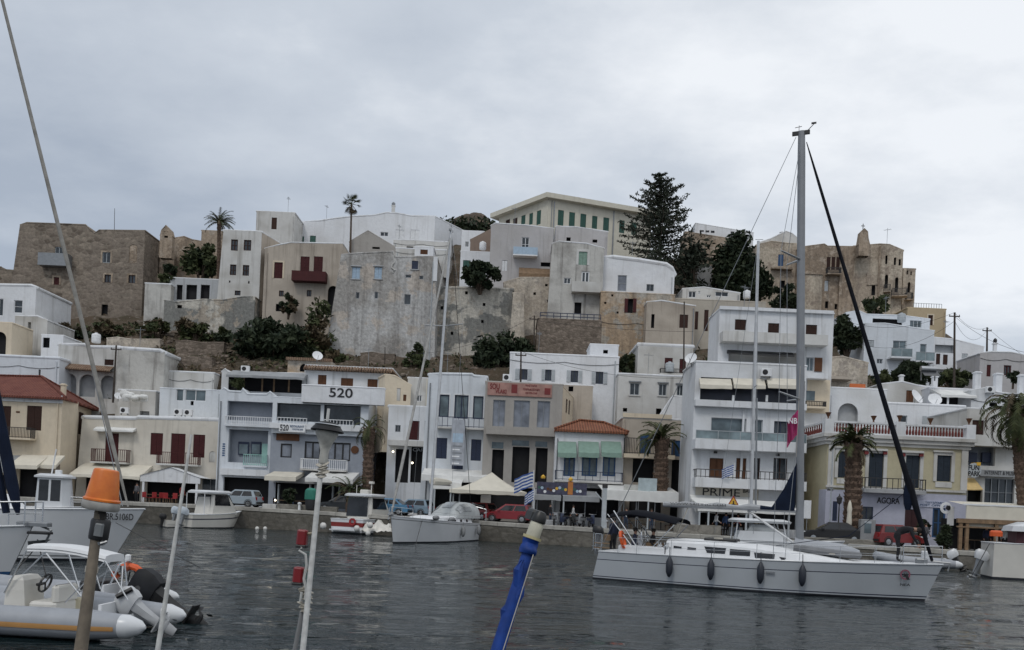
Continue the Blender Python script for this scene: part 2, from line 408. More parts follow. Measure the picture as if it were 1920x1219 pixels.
# ------------------------------------------------------------------ shared materials
M_WHITE = plain('white_paint', (.72, .73, .74), .6, var=.08)
M_GLASS = glassm('window_glass', (.02, .025, .03))
M_GLASSB = glassm('blue_grey_glass', (.06, .08, .09), .15)
M_CURT = glassm('curtained_glass', (.10, .11, .13), .25)
M_GLASSRAIL = glassm('rail_glass', (.10, .13, .14), .2)
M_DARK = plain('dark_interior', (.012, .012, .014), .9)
M_IRON = plain('dark_iron', (.03, .028, .028), .6)
M_BROWN = plain('brown_wood', (.042, .020, .015), .7, spec=.25)
M_MAROON = plain('maroon_paint', (.062, .014, .015), .65, spec=.25)
M_RUST = plain('rust_wood', (.11, .05, .026), .75, spec=.25)
M_TEALW = plain('mint_paint', (.30, .52, .47), .6)
M_GREEN = plain('green_shutter', (.05, .115, .095), .7, spec=.25)
M_PGREEN = plain('pale_green_shutter', (.22, .33, .27), .7)
M_BLUE = plain('blue_paint', (.02, .07, .17), .5)
M_LBLUE = plain('pale_blue_paint', (.36, .47, .58), .6)
M_NAVY = plain('navy_frame', (.015, .025, .06), .5)
M_LGREY = plain('pale_grey_wood', (.40, .43, .45), .7)
M_GREYM = plain('grey_metal', (.25, .26, .27), .4, .6)
M_ALU = plain('aluminium', (.46, .47, .48), .32, .85, var=.06)
M_STEEL = plain('stainless_steel', (.55, .56, .57), .22, .95, var=.05)
M_CREAMC = plain('cream_canvas', (.62, .58, .49), .85, var=.08, scale=1.2)
M_WHITEC = plain('white_canvas', (.66, .66, .64), .85, var=.10, scale=1.2)
M_GREYC = plain('grey_canvas', (.27, .28, .29), .85, var=.15, scale=1.2)
M_GREENC = plain('green_canvas', (.20, .30, .25), .85, var=.1)
M_BLACK = plain('black_plastic', (.012, .012, .013), .45)
M_RUBBER = plain('tyre_rubber', (.015, .015, .016), .8)
M_TILE = tilem('red_tiles', (.17, .045, .032), (.25, .085, .055))
M_TILEO = tilem('orange_tiles', (.25, .085, .045), (.33, .14, .075))
M_TILEW = tilem('weathered_tiles', (.22, .13, .085), (.35, .25, .17))
M_WOODP = plain('weathered_wood', (.20, .13, .075), .8, var=.3)
M_BAMB = plain('reed_mat', (.24, .18, .11), .9, var=.3)
M_POLE = plain('dark_timber', (.045, .035, .028), .9, var=.3)
M_RED = plain('red_plastic', (.30, .018, .02), .55)
M_ORANGE = plain('orange_plastic', (.65, .10, .02), .5)
M_YEL = plain('yellow_plastic', (.65, .38, .04), .5)
M_INK = plain('black_paint', (.012, .012, .014), .6)
PL_WHITE = plaster('white_wash', (.70, .715, .735), (.42, .41, .38), .55, .5, 1)
PL_WHITE2 = plaster('white_wash_clean', (.73, .745, .77), (.46, .45, .43), .4, .35, 2)
PL_WHITE3 = plaster('white_wash_worn', (.60, .595, .575), (.32, .30, .265), .75, .65, 3)
PL_BLUEW = plaster('bluish_white_wash', (.66, .695, .735), (.42, .43, .43), .4, .4, 4)
PL_CREAMW = plaster('cream_white_wash', (.64, .60, .525), (.38, .34, .29), .5, .5, 21)
PL_CREAM2 = peeled('cream_castle_wall', (.52, .45, .36), (.42, .35, .275), (.33, .27, .22), 27, .25, (.45, .55), .6)
PL_CREAM = plaster('cream_plaster', (.66, .57, .44), (.42, .36, .28), .3, .25, 5)
PL_BEIGE = plaster('beige_plaster', (.475, .42, .355), (.28, .24, .20), .75, .6, 6)
PL_GREY = plaster('grey_plaster', (.42, .435, .45), (.28, .27, .26), .5, .45, 7, scale=.18)
PL_GREYB = plaster('slate_grey_paint', (.295, .32, .365), (.24, .25, .27), .2, .15, 8)
PL_TAUPE = plaster('taupe_plaster', (.37, .35, .325), (.27, .25, .23), .3, .2, 9)
PL_LILAC = plaster('lilac_grey_plaster', (.475, .46, .46), (.35, .33, .31), .5, .5, 10)
PL_LILAC2 = plaster('lilac_shopfront', (.46, .47, .56), (.36, .36, .40), .2, .15, 11)
PL_YEL = plaster('pale_yellow_plaster', (.50, .455, .315), (.40, .35, .25), .25, .2, 12)
PL_SCHOOL = plaster('ivory_plaster', (.62, .59, .50), (.45, .42, .35), .3, .25, 13)
PL_ORG = peeled('ochre_plaster', (.47, .41, .34), (.42, .32, .225), (.40, .38, .34), 14, .2, (.46, .54), .5)
PL_TAN = plaster('tan_plaster', (.46, .37, .245), (.33, .27, .19), .3, .3, 15)
PL_STAIN = plaster('rain_stained_plaster', (.52, .51, .48), (.19, .175, .16), .9, .85, 16, scale=.25, bump=.4)
PL_BUFF = peeled('buff_masonry', (.40, .32, .245), (.285, .225, .17), (.44, .37, .30), 17, .3)
PL_PEEL = peeled('peeling_rampart', (.56, .53, .47), (.24, .24, .225), (.44, .38, .31), 23, .15)
PL_KASTRO = peeled('old_castle_plaster', (.50, .495, .485), (.36, .345, .325), (.52, .46, .40), 24, .12, (.47, .53), .6)
PL_CPEEL = peeled('cream_peeling_wall', (.56, .50, .42), (.45, .39, .32), (.36, .32, .28), 20, .25, (.45, .55), .5)
ST_TOWER = stone('tower_stone', (.125, .10, .08), (.31, .26, .21), (.24, .21, .17), 1.2, 1, (.25, .21, .175), .7)
ST_RET = stone('retaining_stone', (.13, .105, .085), (.27, .22, .18), (.15, .125, .10), 2.2, 2, (.17, .14, .11), .3)
ST_QUAY = stone('quay_stone', (.15, .14, .12), (.21, .195, .17), (.13, .12, .10), .9, 3, (.085, .08, .07), .8)
LF_DARK = leafm('dark_leaves', (.012, .022, .012), (.040, .052, .025))
LF_MID = leafm('olive_leaves', (.032, .045, .018), (.075, .085, .035))
LF_PALM = leafm('palm_leaves', (.030, .042, .017), (.085, .092, .035))
LF_PINE = leafm('pine_needles', (.016, .022, .015), (.038, .046, .029))
LF_DRY = leafm('dry_scrub', (.065, .05, .03), (.11, .085, .05))
BARK = plain('bark', (.085, .062, .045), .95, var=.4, scale=6)
# ------------------------------------------------------------------ sky, sun
SUN_EL, SUN_AZ = R(52), R(205)                       # from behind the camera and a little left
w = bpy.data.worlds.new('World'); SC.world = w; w.use_nodes = True
t = w.node_tree; t.nodes.clear()
def wn(k, **kw):
    n = t.nodes.new(k)
    for a, v in kw.items(): setattr(n, a, v)
    return n
sky = wn('ShaderNodeTexSky'); sky.sky_type = 'NISHITA'; sky.sun_disc = False; sky.sun_elevation = SUN_EL; sky.sun_rotation = SUN_AZ
tc = wn('ShaderNodeTexCoord'); sep = wn('ShaderNodeSeparateXYZ'); t.links.new(tc.outputs['Generated'], sep.inputs[0])
def wm(op, a, b):
    n = wn('ShaderNodeMath', operation=op)
    for i, v in ((0, a), (1, b)):
        if isinstance(v, (int, float)): n.inputs[i].default_value = v
        else: t.links.new(v, n.inputs[i])
    return n.outputs[0]
zz = wm('ADD', wm('MAXIMUM', sep.outputs[2], 0.0), .22)
cmb = wn('ShaderNodeCombineXYZ'); t.links.new(wm('DIVIDE', sep.outputs[0], zz), cmb.inputs[0]); t.links.new(wm('DIVIDE', sep.outputs[1], zz), cmb.inputs[1])
def wnoise(scale, det, rough, loc):
    mp = wn('ShaderNodeMapping'); mp.inputs['Location'].default_value = loc; mp.inputs['Scale'].default_value = (1, 1.25, 1); t.links.new(cmb.outputs[0], mp.inputs[0])
    n = wn('ShaderNodeTexNoise'); n.inputs['Scale'].default_value = scale; n.inputs['Detail'].default_value = det; n.inputs['Roughness'].default_value = rough
    t.links.new(mp.outputs[0], n.inputs['Vector']); return n.outputs[0]
big = wnoise(.55, 3, .5, (3.1, .4, 0)); fine = wnoise(1.5, 7, .58, (1.2, 5, 0))
f = wm('ADD', wm('MULTIPLY', big, .58), wm('MULTIPLY', fine, .50))
f = wm('ADD', f, wm('MULTIPLY', wm('MULTIPLY', sep.outputs[0], sep.outputs[2]), .42))   # the bank thins high on the right
f = wm('ADD', f, wm('MULTIPLY', wm('MINIMUM', wm('MAXIMUM', sep.outputs[2], 0.0), .45), .60)); f = wm('SUBTRACT', f, .222)
rp = wn('ShaderNodeValToRGB'); e = rp.color_ramp.elements
e[0].position = .34; e[0].color = (3.9, 4.45, 5.3, 1); e[1].position = .65; e[1].color = (8.7, 9.0, 9.4, 1)
m_ = rp.color_ramp.elements.new(.52); m_.color = (5.85, 6.35, 7.05, 1)
t.links.new(f, rp.inputs[0])
mx = wn('ShaderNodeMixRGB'); mx.inputs[0].default_value = .93; t.links.new(sky.outputs[0], mx.inputs[1]); t.links.new(rp.outputs[0], mx.inputs[2])
bg = wn('ShaderNodeBackground'); bg.inputs['Strength'].default_value = .10; t.links.new(mx.outputs[0], bg.inputs[0])
wo = wn('ShaderNodeOutputWorld'); t.links.new(bg.outputs[0], wo.inputs[0])
sl = bpy.data.lights.new('sun', 'SUN'); sl.energy = .8; sl.angle = R(14); sl.color = (1, .96, .9)
so = bpy.data.objects.new('sun', sl); COL.objects.link(so)
sd = Vector((math.sin(SUN_AZ) * math.cos(SUN_EL), math.cos(SUN_AZ) * math.cos(SUN_EL), math.sin(SUN_EL)))
so.rotation_euler = sd.to_track_quat('Z', 'Y').to_euler(); so.location = (0, -20, 60)
# ------------------------------------------------------------------ water
t = NT('harbour_water')
p1 = t.pos((.45, 1.5, 1)); n1 = t.noise(p1, 1.0, 2, .5)
n2 = t.noise(t.pos((1.5, 4.2, 1), (3, 1, 0)), 1.0, 3, .6); n3 = t.noise(t.pos((.09, .22, 1)), 1.0, 2)
h = t.n('ShaderNodeMath', operation='ADD'); t.l(n1, h.inputs[0]); t.l(t.mul(n2, .55), h.inputs[1])
g = t.n('ShaderNodeMath', operation='MULTIPLY'); t.l(h.outputs[0], g.inputs[0]); t.l(t.ramp(n3, .3, .7, (.6, .6, .6, 1), (1, 1, 1, 1)), g.inputs[1])
t.bump(g.outputs[0], 1.0, .30)
t.base((.007, .014, .016)); t.set(Roughness=.04, IOR=1.33); M_WATER = t.m
QE = [(-420, 76.5), (-100, 75), (410, 73.6), (565, 72.6), (800, 69.5), (1040, 66), (1400, 61.5), (1850, 56.5), (2250, 54)]
QP = [P(px, CY, d) for px, d in QE]
import numpy as np
rs = np.random.RandomState(3); xs_ = np.arange(-46, 50, .2); ys_ = [5.0]
while ys_[-1] < 80: ys_.append(ys_[-1] + max(.055, ys_[-1] * .0105))
ys_ = np.array(ys_); gx_, gy_ = np.meshgrid(xs_, ys_); dy_ = np.gradient(ys_)[:, None]; zz_ = np.zeros_like(gx_)
for i in range(30):
    lam = .40 * (6.0 ** rs.rand()); k_ = 2 * np.pi / lam; th = rs.normal(0, .24); kx, ky = k_ * np.sin(th), k_ * np.cos(th); s_ = .030 if lam < 1.2 else .024
    zz_ += np.clip(lam / (2.2 * dy_) - .6, 0, 1) * (s_ / k_) * np.sin(kx * gx_ + ky * gy_ + rs.rand() * 6.28)
zz_ *= .75 + .5 * np.sin(gx_ * .11 + gy_ * .07) * np.sin(gy_ * .16 - gx_ * .05 + 1)
edge = np.minimum(1, np.minimum(np.minimum(gx_ + 46, 49.8 - gx_) / 2, np.minimum((gy_ - 5) / .5, (ys_[-1] - gy_) / 3).clip(0))).clip(0, 1); zz_ *= edge
m = MB(); nr, nc = gx_.shape; m.v = list(zip(gx_.ravel().tolist(), gy_.ravel().tolist(), zz_.ravel().tolist())); ii = (np.arange(nr - 1)[:, None] * nc + np.arange(nc - 1)[None, :]).ravel(); m.f = np.stack([ii, ii + 1, ii + nc + 1, ii + nc], 1).tolist(); m.mi = [0] * len(m.f)
x0, x1, y0, y1 = float(xs_[0]), float(xs_[-1]), float(ys_[0]), float(ys_[-1]); m.quad((-900, -300, 0), (900, -300, 0), (900, y0, 0), (-900, y0, 0)); m.quad((-900, y0, 0), (x0, y0, 0), (x0, y1, 0), (-900, y1, 0)); m.quad((x1, y0, 0), (900, y0, 0), (900, y1, 0), (x1, y1, 0)); m.quad((-900, y1, 0), (900, y1, 0), (900, 700, 0), (-900, 700, 0))
o = m.build('water', M_WATER, recalc=False); o.data.polygons.foreach_set('use_smooth', [True] * len(o.data.polygons)); tag(o, kind='structure')
# ------------------------------------------------------------------ quay
t = NT('quay_paving'); p = t.pos()
c = t.mix(t.ramp(t.noise(p, .5, 7, .65), .35, .7), (.17, .165, .155), (.29, .28, .26))
t.base(c); t.set(Roughness=.9); t.bump(t.noise(p, 3, 4), .3, .05); M_PAVE = t.m
M_COPE = plain('coping_stone', (.36, .345, .31), .9, var=.3, scale=.9, obj=False)
m = MB()
for i in range(len(QP) - 1):
    a, b = QP[i], QP[i + 1]; n = 8
    for k in range(n):
        p, q = a.lerp(b, k / n), a.lerp(b, (k + 1) / n); zp, zq = gz(p.x), gz(q.x)
        m.quad((p.x, p.y, -1.5), (q.x, q.y, -1.5), (q.x, q.y, zq - .30), (p.x, p.y, zp - .30))
        m.quad((p.x, p.y, zp - .3), (q.x, q.y, zq - .3), (q.x, q.y + 1.0, zq - .3), (p.x, p.y + 1.0, zp - .3))
tag(m.build('quay_wall', ST_QUAY), kind='structure')
m = MB()
for i in range(len(QP) - 1):
    a, b = QP[i], QP[i + 1]; L = (b - a).length; n = max(1, int(L / 1.5))
    for k in range(n):
        p, q = a.lerp(b, (k + .006) / n), a.lerp(b, (k + .994) / n); zp, zq = gz(p.x) + rnd.uniform(-.012, .012), gz(q.x) + rnd.uniform(-.012, .012)
        r0 = [(p.x, p.y - .06, zp - .30), (q.x, q.y - .06, zq - .30)]; r1 = [(p.x, p.y - .06, zp - .03), (q.x, q.y - .06, zq - .03)]
        r2 = [(p.x, p.y - .02, zp), (q.x, q.y - .02, zq)]; r3 = [(p.x, p.y + .75, zp), (q.x, q.y + .75, zq)]; r4 = [(p.x, p.y + .75, zp - .3), (q.x, q.y + .75, zq - .3)]
        m.loft([r0, r1, r2, r3, r4], closed=False); m.quad(r0[0], r1[0], r3[0], r4[0]); m.quad(r0[1], r1[1], r3[1], r4[1])
tag(m.build('quay_coping', M_COPE), kind='structure')
m = MB()
for i in range(len(QP) - 1):
    a, b = QP[i], QP[i + 1]; n = 4
    for k in range(n):
        p, q = a.lerp(b, k / n), a.lerp(b, (k + 1) / n)
        m.quad((p.x, p.y + .75, gz(p.x) - .02), (q.x, q.y + .75, gz(q.x) - .02), (q.x * 1.25, 94, gz(q.x) - .02), (p.x * 1.25, 94, gz(p.x) - .02))
tag(m.build('promenade', M_PAVE), kind='structure')
# ------------------------------------------------------------------ hill
DS = [86, 93, 104, 112, 125, 140]
HK = {-500: [0, 700, 665, 620, 570, 540], 0: [0, 692, 645, 608, 545, 525], 300: [0, 692, 628, 602, 528, 515], 450: [0, 692, 640, 600, 505, 480],
      620: [0, 694, 655, 592, 500, 470], 800: [0, 700, 668, 560, 490, 455], 1000: [0, 682, 664, 575, 505, 470], 1200: [0, 690, 680, 590, 510, 485],
      1400: [0, 690, 645, 605, 565, 500], 1560: [0, 712, 672, 625, 590, 545], 1700: [0, 745, 700, 665, 610, 590], 1850: [0, 772, 722, 702, 690, 680], 2400: [0, 800, 770, 750, 735, 725]}
hk = sorted(HK)
def hill_row(px, j):
    px = max(hk[0], min(hk[-1], px))
    for a, b in zip(hk, hk[1:]):
        if a <= px <= b: return HK[a][j] + (HK[b][j] - HK[a][j]) * (px - a) / (b - a)
def hz(px, d):
    def zr(j):
        if j == 0: q = P(px, CY, DS[0]); return gz(q.x) - .3
        return P(px, hill_row(px, j), DS[j]).z
    if d <= DS[0]: return zr(0)
    if d >= DS[-1]: return max(.4, zr(len(DS) - 1) - (d - DS[-1]) * .28)
    for j in range(len(DS) - 1):
        if DS[j] <= d <= DS[j + 1]:
            f = (d - DS[j]) / (DS[j + 1] - DS[j]); return zr(j) + (zr(j + 1) - zr(j)) * f
def hill_pt(px, d):
    q = P(px, CY, d); return Vector((q.x, q.y, hz(px, d)))
t = NT('hillside'); p = t.pos()
a_ = t.noise(p, .35, 8, .65); b_ = t.noise(p, 1.6, 7, .7)
c = t.mix(t.ramp(a_, .42, .6), (.105, .075, .05), (.075, .062, .038)); c = t.mix(t.ramp(b_, .56, .66), c, (.24, .21, .18))
t.base(c); t.set(Roughness=1); t.bump(b_, 1.0, .5); M_HILL = t.m
pxs = list(range(-500, 2401, 20)); ds = [86 + i * .9 for i in range(61)] + [145, 160, 190, 260, 500, 1200, 3000]
rows = []
for d in ds:
    row = []
    for px in pxs:
        q = hill_pt(px, d); k = min(1, max(0, (d - 88) / 6)); row.append((q.x, q.y, q.z + rnd.uniform(-.35, .35) * k * (1 if d < 145 else 0)))
    rows.append(row)
tag(MB().loft(rows, closed=False).build('ground', M_HILL, smooth=True), kind='structure')
# ------------------------------------------------------------------ helpers for the town
def merge(b2, b1):
    """take the walls of b2 into b1 (one house with two faces)"""
    M1 = Matrix.Translation(b1.root.location) @ Matrix.Rotation(b1.yaw, 4, 'Z'); M2 = Matrix.Translation(b2.root.location) @ Matrix.Rotation(b2.yaw, 4, 'Z')
    L = M1.inverted() @ M2
    for c in list(b2.root.children): c.parent = b1.root; c.matrix_basis = L
    bpy.data.objects.remove(b2.root)
def chimney(b, x0, y0, x1, y1, mat, back=1.0, cap=None):
    a, c, z0, z1 = b.rect(x0, y0, x1, y1, -back); wd = c - a; m = MB()
    m.rbox(a, c, back, back + wd, z0 - 1.2, z1, .05); m.box(a - .06, c + .06, back - .06, back + wd + .06, z1 - .18, z1 - .08)
    o = m.build('chimney', mat, b.root)
    if cap: MB().lathe([(.02, 0), (wd * .55, .02), (wd * .6, .3), (wd * .2, .5)], 8, c=((a + c) / 2, back + wd / 2, z1)).build('cowl', cap, o)
    return o
W2, W1 = 2, 1
# ================= far skyline, left: old stone tower and castle houses
b = Bld('stone_tower', 'brown rubble stone tower house with grey iron balcony, highest at the far left skyline', (38, 421), 114, (272, 432), 114, ('py', 645), ST_TOWER, 10, [(50, 417), (160, 421), (177, 437), (186, 431)], False, bl=.10, cop=.12, cat='tower')
b.win(103, 463, 118, 489, frame=M_LGREY, cols=2); b.balc(70, 126, 495, 474, 1.2, M_GREYM, M_GREYM, 'solid')
for x0, y0, x1, y1, k, fm in ((192, 473, 207, 493, 'win', M_LGREY), (101, 520, 111, 534, 'shut', M_MAROON), (196, 515, 208, 530, 'win', M_BROWN), (241, 516, 254, 531, 'win', M_BROWN)):
    b.win(x0, y0, x1, y1, k, fm); b.frame(x0, y0, x1, y1, PL_BUFF, .22, .04)
b.win(242, 458, 257, 493, 'door', PL_BUFF, cols=1, arch=True, name='blocked_window'); b.win(190, 571, 202, 592, 'void', glass=M_DARK, name='doorway'); b.done()
b = Bld('stone_annex', 'brown stone annex with slot window stepping down beside the tower', (271, 440), 117, (328, 458), 120, ('py', 610), PL_BUFF, 8, [(285, 446), (300, 455)], False, cop=.1)
b.win(273, 448, 276, 462, 'void', glass=M_DARK); b.win(287, 480, 299, 512, 'void', glass=M_DARK); b.done()
b = Bld('chapel_gable', 'small pale stone bell gable rising beside the brown tower', (300, 442), 116, (323, 442), 116, ('py', 470), PL_BUFF, 1.0, [(303, 431), (311, 422), (320, 431)], True, cop=.07, cat='bell gable')
b.win(308, 434, 315, 446, 'void', glass=M_DARK, arch=True); b.done()
b = Bld('ruined_wall', 'ruined buff wall behind the bushes left of the date palm', (325, 446), 122, (378, 452), 122, ('py', 545), PL_BUFF, 3, [(345, 443), (360, 449)], False, cat='wall'); b.done()
b = Bld('brown_wall', 'low brown ruined wall at the left edge of the skyline', (-40, 505), 116, (24, 505), 116, ('py', 560), ST_TOWER, 4, [(2, 500), (6, 505)], cat='wall'); b.done()
b = Bld('brown_block', 'brown stone block just behind the date palm crown', (378, 433), 118, (420, 432), 118, ('py', 520), PL_BUFF, 6); b.done()
b = Bld('garden_wall', 'stained white garden wall below the brown annex', (272, 531), 109, (321, 532), 109, ('py', 615), PL_STAIN, 3, cat='wall'); b.done()
b = Bld('pillared_shelter', 'grey flat roofed shelter with three dark openings below the bushes', (318, 522), 110, (414, 522), 110, ('py', 575), PL_GREY, 6, cop=.08, cat='shelter')
for x0, x1 in ((331, 342), (349, 369), (376, 393)): b.win(x0, 534, x1, 562, 'void', glass=M_DARK)
b.done()
b = Bld('ruin', 'crumbling whitewashed ruin wall under the tall white house', (308, 563), 106, (478, 556), 106, ('py', 650), PL_PEEL, 4, [(330, 566), (380, 561), (420, 562), (455, 556)], False, cat='ruin')
b.win(332, 572, 341, 578, 'void', glass=M_DARK); b.done()
b = Bld('tall_white_house', 'tall off-white house with two pairs of small windows right of the date palm', (419, 433), 108, (491, 432), 108, ('py', 610), PL_WHITE3, 9, None, bl=.05, cop=.16)
for x0, y0, x1, y1 in ((433, 449, 446, 470), (457, 450, 471, 470), (431, 496, 443, 516), (455, 497, 467, 517)): b.win(x0, y0, x1, y1, frame=M_BROWN, cols=2, rows=2, fw=.11)
b.win(440, 545, 451, 554, frame=M_BROWN); b.win(429, 526, 432, 530, 'void', glass=M_DARK); b.win(465, 527, 468, 532, 'void', glass=M_DARK)
s2 = Bld('x', 'x', (491, 434), 108.05, (535, 461), 113, ('py', 610), PL_BEIGE, 5, None, False, cop=.12); s2.done('side_wall', None, M_TILEW); b.done(); merge(s2, b)
b = Bld('beige_balcony_house', 'beige castle house with two tall brown doors on a brown balcony', (497, 465), 107, (643, 456), 107, ('py', 625), PL_BEIGE, 9, [(520, 459), (546, 454)], False, cop=.1)
b.win(514, 492, 530, 522, 'shut', M_MAROON); b.frame(514, 492, 530, 522, PL_CREAM, .2, .05)
b.win(563, 481, 580, 519, 'shut', M_MAROON); b.win(588, 481, 605, 519, 'shut', M_MAROON); b.balc(546, 610, 524, 508, 1.2, M_MAROON, M_MAROON, 'solid')
b.win(523, 545, 532, 556, frame=M_BROWN); b.win(575, 544, 584, 556, frame=M_BROWN); b.win(614, 536, 633, 592, 'void', glass=M_DARK, arch=True); b.win(517, 570, 531, 584, 'void', glass=M_DARK); b.done()
b = Bld('white_box_house', 'white cube house with one dark door at the top behind the beige house', (481, 399), 128, (553, 395), 128, ('py', 480), PL_WHITE3, 11, cop=.14)
b.win(509, 408, 519, 430, 'door', M_BROWN, cols=1); b.done()
b = Bld('long_white_house', 'long white skyline house with slim flue beside the fan palm', (556, 416), 133, (816, 405), 133, ('py', 480), PL_WHITE2, 12, [(600, 413), (626, 409), (660, 405), (700, 403), (725, 398), (745, 399), (770, 404)], False, cop=.14)
for x0, y0, x1, y1 in ((559, 443, 570, 456), (581, 442, 592, 456)): b.win(x0, y0, x1, y1, 'door', M_GREEN, cols=1)
b.win(713, 435, 728, 443, frame=M_WHITE); b.win(742, 431, 757, 446, 'shut', M_WHITE); b.win(770, 431, 786, 449, 'shut', M_WHITE)
chimney(b, 734, 384, 740, 402, PL_WHITE3, 1.0, M_GREYM)
s2 = Bld('x', 'x', (816, 405), 133.05, (869, 432), 142, ('py', 480), PL_WHITE2, 3, None, False, cop=.14); s2.done('side_wall'); b.done(); merge(s2, b)
b = Bld('gabled_house', 'small beige gabled house with slit window beneath the fan palm', (655, 453), 121, (741, 463), 121, ('py', 500), PL_TAUPE, 9, [(690, 432)], False, cop=.1)
b.win(686, 438, 691, 449, 'void', glass=M_DARK, arch=True); b.win(698, 463, 712, 467, 'void', glass=M_DARK); b.done()
b = Bld('terrace_house', 'white terraced house stepping down in front of the long white house', (738, 449), 126, (845, 453), 126, ('py', 500), PL_WHITE3, 9); b.win(762, 462, 775, 466, 'void', glass=M_DARK); b.done()
b = Bld('white_parapet_house', 'low white house with long parapet above the grey castle wall', (742, 463), 117, (842, 470), 117, ('py', 505), PL_WHITE3, 7); b.done()
b = Bld('roof_hut', 'tiny white roof hut with brown hatch above the grey castle wall', (778, 462), 112, (813, 463), 112, ('py', 492), PL_WHITE2, 3, cop=.12, cat='hut'); b.win(788, 468, 802, 477, 'shut', M_RUST); b.done()
# ================= the grey castle block and its rampart
b = Bld('grey_castle_house', 'huge grey castle house with leaning base and pale blue shutters at the centre left', (641, 477), 101, (819, 481), 101, ('py', 700), PL_KASTRO, 13, [(660, 475), (738, 471), (741, 481)], False, bl=.12, br=.02, cop=.12)
for x0, y0, x1, y1 in ((660, 501, 675, 523), (702, 501, 716, 523)): b.win(x0, y0, x1, y1, 'shut', M_LBLUE, sill=PL_GREY, hood=PL_GREY)
for x0, y0, x1, y1 in ((667, 548, 674, 560), (702, 547, 709, 560), (758, 552, 770, 571), (786, 517, 794, 524), (760, 515, 771, 521)): b.win(x0, y0, x1, y1, frame=M_GREYM, cols=1)
b.win(772, 489, 784, 505, 'shut', M_NAVY, cols=1, sill=PL_GREY); b.slab(812, 481, 820, 527, PL_WHITE, .06, name='corner_strip')
m = MB(); rr = random.Random(3); a0 = b.F(738, 474); a1 = b.F(747, 512)
m.path([(a0[0] + rr.uniform(-.15, .3), -.02, a0[1] + (a1[1] - a0[1]) * i / 8) for i in range(9)], .13, 6); m.build('plaster_edge', PL_WHITE3, b.root); b.done()
b = Bld('rampart', 'peeling grey and cream rampart wall under the dark hedge', (806, 538), 104, (962, 542), 104, ('py', 705), PL_PEEL, 5, [(880, 539)], False, cop=.2, cat='wall')
for x, y in ((826, 574), (905, 568), (902, 600), (845, 622), (872, 546)): b.win(x, y, x + 5, y + 6, 'void', glass=M_DARK, name='drain_hole')
b.done()
b = Bld('masonry_pier', 'pale leaning masonry pier between rampart and rubble wall', (962, 549), 101, (982, 550), 101, ('py', 700), PL_CPEEL, 4, bl=.03, br=.06, cat='pier'); b.done()
b = Bld('cream_bastion', 'patched cream bastion wall below the wooden canopy', (945, 529), 106.9, (1037, 520), 106.9, ('py', 690), PL_CPEEL, 6, [(975, 520)], False, cat='wall')
for x, y in ((1000, 548), (1022, 532), (1026, 562)): b.win(x, y, x + 5, y + 5, 'void', glass=M_DARK, name='drain_hole')
b.done()
b = Bld('rubble_wall', 'rough brown rubble retaining wall with railing on top', (1008, 598), 99, (1129, 600), 99, ('py', 700), ST_RET, 6, cop=.1, cat='wall')
a, c, z0, z1 = b.rect(1013, 587, 1127, 599); m = MB(); n = 9
for i in range(n + 1): x = a + (c - a) * i / n; m.box(x - .04, x + .04, .3, .38, z0 - .3, z1)
for z in (z1, (z0 + z1) / 2): m.box(a, c, .31, .37, z - .04, z + .04)
m.build('railing', M_NAVY, b.root); b.done()
# ================= houses right of centre on the castle hill
b = Bld('small_white_house', 'small white house with one dark window left of the school', (866, 432), 128, (908, 434), 128, ('py', 490), PL_WHITE2, 7); b.win(872, 453, 879, 463); b.done()
b = Bld('brown_lean_to', 'brown lean-to wall rising to the lilac house', (882, 449), 118, (925, 427), 118, ('py', 500), plaster('brown_plaster', (.23, .175, .14), (.16, .12, .10), .5, .4, 31), 6, None, False, cop=.08); b.done()
b = Bld('low_white_house', 'low white house half hidden by the dark hedge', (864, 470), 113, (934, 474), 113, ('py', 550), PL_WHITE2, 7); b.win(868, 488, 882, 506, 'shut', M_GREEN); b.win(912, 491, 927, 508, 'shut', M_GREEN); b.done()
b = Bld('lilac_house', 'pale lilac grey house with white blue balcony below the school', (921, 422), 110, (1038, 428), 110, ('py', 570), PL_LILAC, 8, [(929, 418), (990, 422)], False)
b.win(978, 445, 992, 471, frame=M_WHITE, cols=2, rows=2); b.balc(962, 1008, 477, 463, 1.1, M_WHITE, M_LBLUE, 'solid'); b.win(941, 488, 951, 508, 'shut', M_WHITE)
b.win(1014, 492, 1032, 500, 'void', glass=M_DARK); b.awn(973, 503, 1033, 513, 2.2, M_WOODP, .5, 'wooden_canopy'); b.done()
b = Bld('school', 'large ivory school with long rows of green shutters on the hilltop', (1028, 372), 124, (1222, 404), 129.5, ('py', 520), PL_SCHOOL, 8, None, True, cop=0, cat='school')
for x0, y0, x1, y1 in ((1046, 394, 1057, 423), (1067, 398, 1078, 425), (1088, 401, 1099, 428), (1110, 405, 1120, 429), (1131, 408, 1142, 433), (1161, 413, 1171, 437), (1184, 417, 1194, 441)): b.win(x0, y0, x1, y1, 'shut', M_GREEN)
for x in (1037, 1149): b.slab(x - 1, 376 + (x - 1028) * .16, x + 1, 520, M_GREYM, .1, name='drainpipe')
s2 = Bld('x', 'x', (936, 404), 133, (1028, 372), 123.95, ('py', 520), PL_SCHOOL, .3, None, True, cop=0)
for x0, y0, x1, y1, k in ((948, 412, 956, 424, 0), (962, 409, 970, 423, 0), (977, 404, 985, 421, 1), (992, 400, 999, 421, 1), (1006, 395, 1014, 421, 1)): s2.win(x0, y0, x1, y1, 'shut', M_GREEN if k else M_BROWN, cols=1)
s2.done('side_wall'); b.done(); merge(s2, b)
zt = max(z for _, z in b.top) + b.zb; ov = 1.0
